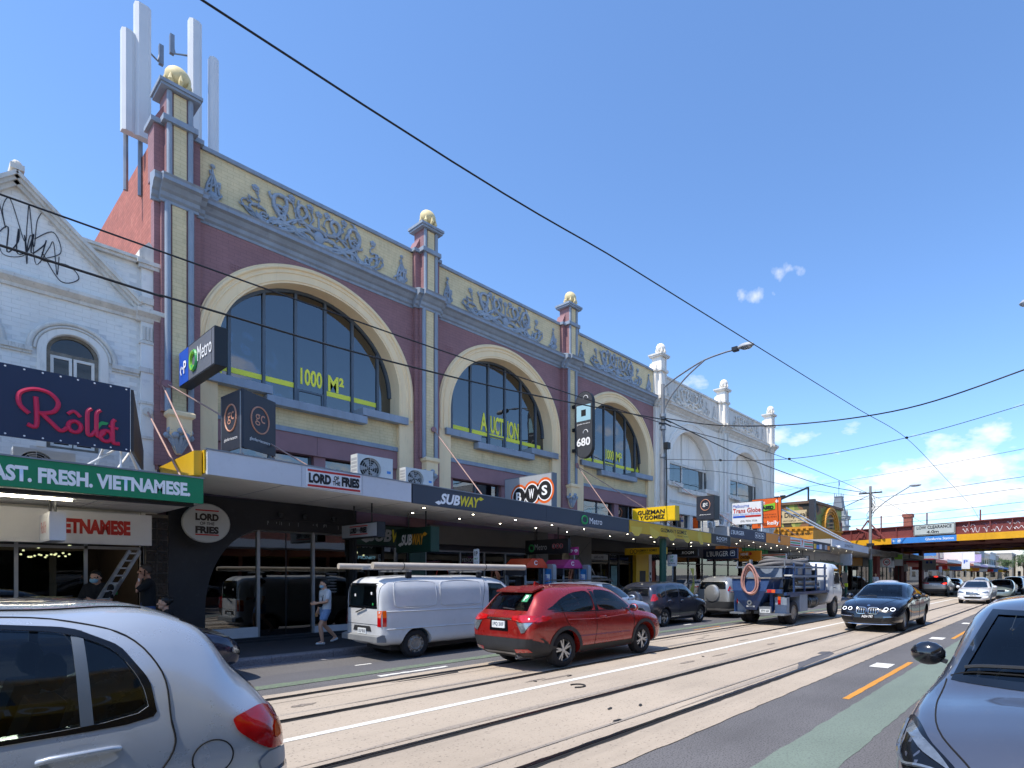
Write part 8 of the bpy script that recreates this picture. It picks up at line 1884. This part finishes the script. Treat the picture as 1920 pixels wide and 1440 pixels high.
# clock tower, chimney, pediment
ST = pm('tower stone', '#9a9d9c', .8, var=.15, scale=.6, spots=.4)
SL = pm('tower slate', '#6d747c', .6, var=.15, scale=1)
t = thing('clock_tower', 'ornate stone clock tower with steep roof far behind the store', 'tower', (125.4, 40, 0))
M().box(123.7, 127.1, 38.3, 41.7, 0, 14).build('shaft', ST, t)
for k, (w, z0_, z1_) in enumerate(((1.95, 12.3, 12.7), (1.95, 14, 14.5), (2.1, 14.5, 14.75))): M().box(125.4 - w, 125.4 + w, 40 - w, 40 + w, z0_, z1_).build('cornice', ST, t)
for sx in (-1.35, 1.35):
    for sy in (-1.35, 1.35): M().lathe([(.25, 14.75), (.25, 15.4), (.3, 15.5), (.1, 16.2), (0, 16.4)], (125.4 + sx, 40 + sy, 0), 8).build('pinnacle', ST, t, 40)
M().lathe([(2.0, 14.75), (1.9, 15.2), (1.45, 16.6), (1.2, 18.0), (1.1, 18.8), (1.2, 18.9), (1.2, 19.05), (0, 19.05)], (125.4, 40, 0), 4, a0=PI / 4, a1=2 * PI + PI / 4).build('mansard_roof', SL, t)
for sx in (-.7, .7):
    for sy in (-.7, .7): M().tube([(125.4 + sx, 40 + sy, 19.05), (125.4 + sx, 40 + sy, 19.7)], .08, 6).build('cresting', SL, t)
M().tube([(125.4, 40, 19), (125.4, 40, 22.6)], .05, 6).build('flag_pole', DKMET, t); M().plate([(125.45, 21.6), (126.0, 21.5), (126.0, 22.3), (125.45, 22.4)], [], 40, 40.02, True).build('flag', BLUEF, t)
for ax_ in (0, 1): M().lathe([(0, 0), (.75, 0), (.8, .1)], (125.4, 38.25, 13.4), 20, 'y').build('clock_face', WSIGN, t) if ax_ else M().lathe([(0, 0), (.75, 0), (.8, .1)], (123.62, 40, 13.4), 20, 'x').build('clock_face', WSIGN, t)
for k in range(3): M().prism([(39.6, 15.4), (40.4, 15.4), (40.4, 16.2)] + arc(40, 16.2, .4, 0, 180, 8)[1:] + [(39.6, 16.2)], 'x', 123.6, 124.6).build('dormer', ST, t) if k == 0 else None
t = thing('chimney', 'square red brick chimney showing above the bridge', 'chimney', (97, 20, 0)); M().box(96.2, 97.4, 19.4, 20.6, 6, 11.2).build('stack', brickmat('chimney brick', '#8a4a3b', '#75655a'), t); M().box(96.05, 97.55, 19.25, 20.75, 10.9, 11.4).build('cap', MATS['chimney brick'], t)
t = thing('shop_building', 'pale roof with curved white pediment showing above the bridge', 'building', (108, 19, 0)); M().box(99, 122, 17, 29, 0, 9.3).build('wall', WHITEP, t); M().prism(arc(111, 9.3, 1.5, 0, 180, 20), 'y', 16.6, 17.2).build('pediment', WHITEM, t); M().prism(arc(111, 9.3, .9, 0, 180, 16), 'y', 16.45, 16.7).build('pediment_ring', WHITEP, t); M().box(109.2, 112.8, 16.5, 17.3, 9.1, 9.35).build('pediment_base', WHITEM, t)
# trees far down the street
LEAF = pm('leaf green', '#4b6238', .7, var=.4, scale=1.5)
BARK = pm('bark', '#5c4a3b', .9, var=.2, scale=4)
def tree(label, x, y, h, r, seed):
    rd = random.Random(seed); t = thing('tree', label, 'tree', (x, y, 0), group='trees down the street')
    m = M(); m.tube([(x, y, 0), (x + .1, y, h * .35), (x, y + .1, h * .7)], [.22, .16, .07], 8)
    lim = [(x + r * .6 * math.cos(a), y + r * .6 * math.sin(a), h * (.65 + .2 * rd.random())) for a in [2 * PI * k / 6 + rd.random() for k in range(6)]]
    for q in lim: m.tube([(x, y, h * .4), q], [.1, .03], 6)
    m.build('trunk', BARK, t, 40); m = M()
    cl = [(x + rd.gauss(0, r * .45), y + rd.gauss(0, r * .45), h * .72 + rd.gauss(0, h * .13)) for _ in range(16)] + lim
    for c in cl:
        for _ in range(70):
            p = Vector(c) + Vector((rd.gauss(0, .4), rd.gauss(0, .4), rd.gauss(0, .3))) * r * .5; u = Vector((rd.gauss(0, 1), rd.gauss(0, 1), rd.gauss(0, 1))).normalized(); w = u.orthogonal().normalized(); s_ = rd.uniform(.1, .2)
            m.add([p, p + u * s_ + w * s_ * .5, p + u * s_ * 2, p + u * s_ - w * s_ * .5], [(0, 1, 2, 3)])
    tag(m.build('crown', LEAF, t), kind='stuff')
tree('bushy green tree above the far grey block', xe - 2, 9.5, 8.5, 2.2, 1); tree('small green tree beyond the far awnings', xe - 10, 13.0, 7.0, 1.6, 2); tree('dark green tree at the street end on the right', xe - 4, 1.5, 7.5, 2.0, 3); tree('green tree behind the shops beyond the bridge', 150, 30, 9, 3, 4)
# tram stop and signs near the bridge
t = thing('tram_shelter', 'green framed tram shelter with an orange poster by the truck', 'shelter', (38.5, 13.2, .145))
for x in (36.6, 40.4):
    for y in (12.95, 14.1): M().box(x - .04, x + .04, y - .04, y + .04, .14, 2.5).build('post', POLEGR, t)
M().prism([(12.7, 2.5), (14.3, 2.5), (14.3, 2.58), (13.5, 2.72), (12.7, 2.58)], 'x', 36.3, 40.7).build('roof', POLEGR, t); M().box(36.65, 40.35, 14.08, 14.1, .4, 2.4).build('back_pane', GLASSW, t); ps = M().box(36.5, 36.6, 13.0, 14.05, .4, 2.3).build('poster_case', POLEGR, t); M().box(36.48, 36.5, 13.06, 13.99, .5, 2.2).build('poster', ORANGE2, t); text('Every\nstudent\ncounts', t, WTXT, (36.475, 13.5, 1.4), .6, .5, RT, UP); M().box(37, 40, 13.7, 14.0, .55, .62).build('bench', DKMET, t)
t = thing('traffic_cabinet', 'grey sign box on a green pole at the tram stop', 'sign box', (41.6, 12.75, .145)); M().tube([(41.6, 12.75, .14), (41.6, 12.75, 2.5)], .09, 10).build('pole', POLEGR, t, 40); M().prism(rrect(12.35, 13.15, 2.45, 3.3, .08), 'x', 41.5, 41.72).build('box', GREYS, t); M().box(41.5, 41.7, 12.65, 12.85, .9, 1.15).build('reflective_band', pm('fluoro yellow', '#c9d41a', .5), t)
t = post_sign('round forty speed limit sign near the bridge', 53, 12.7, 2.55, 3.25, .7, WSIGN, POLEGR); M().tube([(52.98, 12.7 + .27 * math.cos(q), 2.9 + .27 * math.sin(q)) for q in [2 * PI * i / 20 for i in range(20)]], .04, 6, closed=True).build('red_ring', RED, t); text('40', t, BLACKT, (52.97, 12.7, 2.9), .34, .26, RT, UP, bold=.03)
t = post_sign('green and white tram stop flag near the bridge', 56, 12.4, 2.6, 3.7, .75, WSIGN, POLEGR); M().box(55.975, 55.985, 12.05, 12.75, 3.2, 3.66).build('green_panel', pm('lime panel', '#8cc63f', .5), t)
post_sign('white notice board sign beyond the bridge', 66, 11.6, 2.3, 3.4, 1.3, WSIGN, prints=(('■ ■', BLUEF, .8, .6, .25),)); post_sign('small blue parking sign far down the footpath', 90, 11.2, 2.6, 4.0, 1.0, WSIGN, prints=(('P', BLUEF, 1.0, .5, .5),))
for i, x in enumerate((60, 70, 79)): post_sign(('first', 'second', 'third')[i] + ' small white parking sign along the far kerb', x, 12.6, 2.1, 2.8, .35, WSIGN)

# ------------------------------------------------------------------ people
SKIN = pm('skin', '#c08d72', .55, var=.08, scale=6)
SKIN2 = pm('skin light', '#d2a184', .55, var=.08, scale=6)
HAIR = pm('black hair', '#17130f', .5, var=.2, scale=20)
HAIRG = pm('short grey brown hair', '#3a312a', .6, var=.2, scale=20)
CLBLK = pm('black cotton', '#16171a', .9, var=.15, scale=6)
CLWHT = pm('white cotton', '#d3d6da', .9, var=.06, scale=6, bump=.2, bscale=12)
DENIM = pm('pale denim', '#7f9cc4', .9, var=.15, scale=12)
DENIMD = pm('blue denim', '#3d5684', .9, var=.15, scale=12)
SHOEW = pm('white shoes', '#d6d7d6', .6, var=.05)
MASK = pm('blue face mask', '#8fb9cf', .8, var=.06)
def chain(m, pts, n=10):
    """limb: rounded tube through (point, radius) pairs"""
    P = [Vector(p) for p, r_ in pts]; Rr = [r_ for p, r_ in pts]
    d0 = (P[1] - P[0]).normalized(); d1 = (P[-1] - P[-2]).normalized()
    m.tube([P[0] - d0 * Rr[0] * .8, P[0] - d0 * Rr[0] * .4] + P + [P[-1] + d1 * Rr[-1] * .4, P[-1] + d1 * Rr[-1] * .8], [Rr[0] * .3, Rr[0] * .85] + Rr + [Rr[-1] * .85, Rr[-1] * .3], n)
def remesh(name, m, mat, parent, vox=.012, sm=3):
    o = bpy.data.objects.new('r', tomesh(m)); md = o.modifiers.new('r', 'REMESH'); md.mode = 'VOXEL'; md.voxel_size = vox
    s_ = o.modifiers.new('s', 'SMOOTH'); s_.iterations = sm; s_.factor = .5
    me = evalmesh(o); bpy.data.objects.remove(o); me.materials.clear(); me.materials.append(mat); me.name = name
    me.polygons.foreach_set('use_smooth', [True] * len(me.polygons)); return link(name, me, parent)
def hand(m, w, d, up, sg, curl=.5):
    """palm with four unequal bent fingers and a thumb leaving its side"""
    w = Vector(w); d = Vector(d).normalized(); up = Vector(up); up = (up - d * up.dot(d)).normalized(); sd_ = d.cross(up) * sg
    for q in (-.025, -.008, .01, .027): chain(m, [(w + sd_ * q * .7, .018), (w + d * .08 + sd_ * q, .016)], 6)
    for i, (q, L) in enumerate(((-.029, .055), (-.01, .072), (.01, .076), (.029, .066))):
        b = w + d * .085 + sd_ * q; k = b + d * L * .5 - up * curl * .02; e = k + d * L * .4 - up * curl * .045
        chain(m, [(b, .0105), (k, .0095), (e, .008)], 6)
    b = w + d * .03 + sd_ * .03; chain(m, [(b, .013), (b + d * .03 + sd_ * .03, .011), (b + d * .06 + sd_ * .035 - up * .01, .009)], 6)
def person(label, loc, rz, H, pose, top_m, leg_m, shoe_m, hair_m, skin, short=True, mask=False, sleeves=.5, longhair=0.0, vis=True, bald=False):
    t = thing('person', label, 'person', loc, rz); k = H / 1.7; t.scale = (k, k, k)
    J = dict(pel=(0, 0, .93), che=(.0, 0, 1.28), nek=(.0, 0, 1.45), hed=(.03, 0, 1.57), lean=0)
    J.update(pose)
    V_ = {a: (Vector(b) if isinstance(b, (tuple, list)) else b) for a, b in J.items()}
    pel, che, nek, hed = V_['pel'], V_['che'], V_['nek'], V_['hed']
    body = M(); shirt = M(); leg = M(); shoe = M()
    for sx in (-1, 1): chain(body, [(pel + Vector((0, .07 * sx, -.02)), .095), (che + Vector((0, .09 * sx, -.1)), .09), (che + Vector((0, .11 * sx, .06)), .085)])
    chain(body, [(che + Vector((0, -.14, .12)), .05), (che + Vector((0, .14, .12)), .05)]); chain(body, [(nek - Vector((0, 0, .05)), .055), (nek + (hed - nek) * .4, .05)])
    body.ball(tuple(hed + Vector((0, 0, .03))), .095, 16, 1.0, .8, 1.22); body.ball(tuple(hed + Vector((.035, 0, -.06))), .06, 12, 1, .85, .9)
    body.ball(tuple(hed + Vector((.105, 0, -.005))), .017, 8, 1.1, .8, 1.3)
    for sx in (-1, 1): body.ball(tuple(hed + Vector((-.005, .082 * sx, .0))), .026, 8, .7, .35, 1.1)
    for sx in (-1, 1): shirt.ball(tuple(che + Vector((0, .14 * sx, .1))), .075, 10)
    for sx in (-1, 1): chain(shirt, [(pel + Vector((0, .07 * sx, .02)), .112), (che + Vector((0, .09 * sx, -.1)), .108), (che + Vector((0, .11 * sx, .07)), .1)])
    chain(shirt, [(che + Vector((0, -.15, .125)), .062), (che + Vector((0, .15, .125)), .062)]); chain(shirt, [(che + Vector((0, 0, .0)), .1), (nek - Vector((0, 0, .06)), .075)])
    for sx, e, w in ((1, 'eL', 'wL'), (-1, 'eR', 'wR')):
        sh = che + Vector((0, .185 * sx, .11)); el, wr_ = V_[e], V_[w]
        chain(body, [(sh, .052), ((sh + el) / 2, .047), (el, .038), (el + (wr_ - el) * .4, .038), (wr_, .026)])
        hand(body, wr_, wr_ - el, (0, sx, 0), 1, .8); q = sh + (el - sh) * sleeves * 1.35
        chain(shirt, [(sh, .068), ((sh + q) / 2, .064), (q, .06)])
    for sx, kn, an, toe in ((1, 'kL', 'aL', 'tL'), (-1, 'kR', 'aR', 'tR')):
        hp = pel + Vector((0, .085 * sx, -.03)); kk, aa, tt = V_[kn], V_[an], V_[toe]
        chain(body, [(hp, .085), ((hp + kk) / 2, .072), (kk, .052), (kk + (aa - kk) * .35, .055), (aa, .036)]); chain(body, [(aa, .036), (tt, .03)])
        e = hp + (kk - hp) * (.55 if short else 1.0)
        pl_ = [(hp, .105), ((hp + e) / 2, .1 if short else .085), (e, .095 if short else .066)]
        if not short: pl_ += [(kk + (aa - kk) * .5, .062), (aa + Vector((0, 0, .05)), .058)]
        chain(leg, pl_); chain(shoe, [(aa + Vector((-.03, 0, -.05)), .042), (tt, .036)])
    chain(leg, [(pel + Vector((0, -.06, .03)), .11), (pel + Vector((0, .06, .03)), .11)])
    b = remesh('body', body, skin, t, .009, 2); remesh('top', shirt, top_m, t, .014, 4); remesh('shorts' if short else 'trousers', leg, leg_m, t, .014, 4); remesh('shoes', shoe, shoe_m, t, .012, 2)
    h = M(); h.ball(tuple(hed + Vector((-.012, 0, .05))), .105, 16, 1.0, .86, 1.12); h.v = [(p[0] - max(0, (p[0] - hed.x) - .045) * 1.0 if p[2] < hed.z + .085 else p[0], p[1], max(p[2], hed.z - .03 if p[0] < hed.x else hed.z + .06)) for p in h.v]
    if longhair: h.ball(tuple(hed + Vector((-.1, 0, .02 + longhair))), .06, 12)
    h.build('hair', hair_m, t, 60, world=False)
    for sx in (-1, 1):
        eb = M(); eb.ball(tuple(hed + Vector((.085, .034 * sx, .012))), .013, 8, .5, 1.2, .7); eb.build('eye', BLACKT, t, 60, world=False)
    if not mask: M().box(hed.x + .088, hed.x + .1, -.022, .022, hed.z - .065, hed.z - .056).build('mouth', pm('lips', '#8c4a40', .5), t, world=False)
    if mask:
        mk = M(); mk.ball(tuple(hed + Vector((.055, 0, -.045))), .07, 12, .8, .95, .75); mk.build('face_mask', MASK, t, 60, world=False)
        for sx in (-1, 1): M().tube([hed + Vector((.08, .055 * sx, -.03)), hed + Vector((0, .09 * sx, .0))], .003, 4).build('mask_loop', MASK, t, world=False)
    t['_k'] = 0; del t['_k']
    return t, V_
# woman walking towards the left past the dark shop
w, V_ = person('person in white t-shirt and pale denim shorts walking past the dark shop', (5.95, 13.7, .145), PI, 1.5, dict(kL=(.16, .09, .5), aL=(.1, .08, .09), tL=(.24, .08, .045), kR=(-.02, -.09, .5), aR=(-.3, -.08, .17), tR=(-.2, -.09, .07), eL=(.06, .23, 1.13), wL=(.26, .14, 1.1), eR=(.0, -.25, 1.12), wR=(.08, -.24, .88)), CLWHT, DENIM, SHOEW, HAIR, SKIN2, True, True, .5, .03)
M().ball((.14, .02, 1.05), .1, 12, .6, 1.1, .65).build('waist_bag', CLBLK, w, 60, world=False); M().tube([(.13, .1, 1.08), (.1, .12, 1.3), (-.05, -.05, 1.43), (-.12, -.08, 1.2), (.05, -.13, 1.06)], .01, 5).build('bag_strap', CLBLK, w, world=False)
M().lathe([(.0, .09), (.04, .09), (.025, .02), (.02, 0), (0, 0)], (.12, -.24, .72), 10).build('drink_bottle', pm('amber drink', '#c99a4e', .3), w, 40, world=False)
# man on the phone
w, V_ = person('person in black t-shirt and sunglasses talking on a phone by the tiles', (3.0, 14.75, .145), PI * .98, 1.8, dict(kL=(.02, .1, .5), aL=(.0, .1, .08), tL=(.14, .12, .04), kR=(.05, -.1, .5), aR=(.02, -.12, .08), tR=(.16, -.14, .04), eL=(.2, .24, 1.22), wL=(.13, .12, 1.46), eR=(.0, -.26, 1.12), wR=(.08, -.24, .88), hed=(.04, 0, 1.58)), CLBLK, DENIMD, SHOEW, HAIRG, SKIN, False, False, .6)
M().box(.06, .075, .1, .14, 1.5, 1.62).build('phone', BLKG, w, world=False); M().box(.115, .13, -.07, .07, 1.575, 1.605).build('sunglasses', BLKG, w, world=False); M().tube([(.155 + .0 * math.cos(q), .145 + .034 * math.cos(q), 1.42 + .034 * math.sin(q)) for q in [2 * PI * i / 12 for i in range(12)]], .01, 5, closed=True).build('wristband', WSIGN, w, world=False)
# masked man in the doorway
w, V_ = person('person in dark t-shirt and blue mask looking down in the shop doorway', (2.33, 15.15, .145), -PI * .72, 1.7, dict(kL=(.02, .1, .5), aL=(.0, .1, .08), tL=(.14, .12, .04), kR=(.03, -.1, .5), aR=(.0, -.12, .08), tR=(.14, -.14, .04), eL=(.1, .25, 1.1), wL=(.3, .08, 1.12), eR=(.1, -.25, 1.1), wR=(.3, -.08, 1.1), hed=(.07, 0, 1.55)), CLBLK, CLBLK, SHOEW, HAIR, SKIN2, False, True, .55)
M().box(.33, .43, -.09, .09, 1.0, 1.1).build('yellow_packet', YELB, w, world=False); M().box(.12, .135, -.07, .07, 1.555, 1.585).build('sunglasses', BLKG, w, world=False)
# seated woman, only her head shows over the silver car
w, V_ = person('seated person in black seen just above the silver car', (3.1, 13.8, .145), PI, 1.62, dict(pel=(0, 0, .48), che=(.02, 0, .82), nek=(.03, 0, .99), hed=(.06, 0, 1.11), kL=(.42, .12, .5), aL=(.42, .12, .08), tL=(.54, .12, .04), kR=(.42, -.12, .5), aR=(.42, -.12, .08), tR=(.54, -.12, .04), eL=(.1, .24, .64), wL=(.32, .14, .6), eR=(.1, -.24, .64), wR=(.32, -.14, .6)), CLBLK, DENIMD, SHOEW, HAIR, SKIN2, False, False, .6, .05)
st_ = thing('stool', 'low stool under the seated person at the left shops', 'stool', (3.1, 13.8, .145)); M().lathe([(0, .5), (.2, .5), (.2, .54), (0, .54)], (3.1, 13.8, 0), 16).build('seat', BLKP, st_, 40)
for sx in (-.13, .13):
    for sy in (-.13, .13): M().tube([(3.1 + sx, 13.8 + sy, .145), (3.1 + sx * .8, 13.8 + sy * .8, .5)], .015, 6).build('leg', GALV, st_)
std = dict(kL=(.04, .1, .5), aL=(.0, .1, .08), tL=(.14, .12, .04), kR=(.03, -.1, .5), aR=(-.04, -.12, .08), tR=(.1, -.14, .04), eL=(.02, .26, 1.1), wL=(.12, .24, .88), eR=(.02, -.26, 1.1), wR=(.12, -.24, .88))
person('person in dark clothes waiting beside the tram shelter', (40.0, 12.6, .145), -PI / 2, 1.7, std, CLBLK, CLBLK, SHOEW, HAIR, SKIN, False, False, .6)
person('person in white top walking near the bridge beyond the black sedan', (50.5, 13.0, .145), PI, 1.7, std, CLWHT, DENIMD, SHOEW, pm('fair hair', '#b89b6c', .6), SKIN2, False, False, .6)
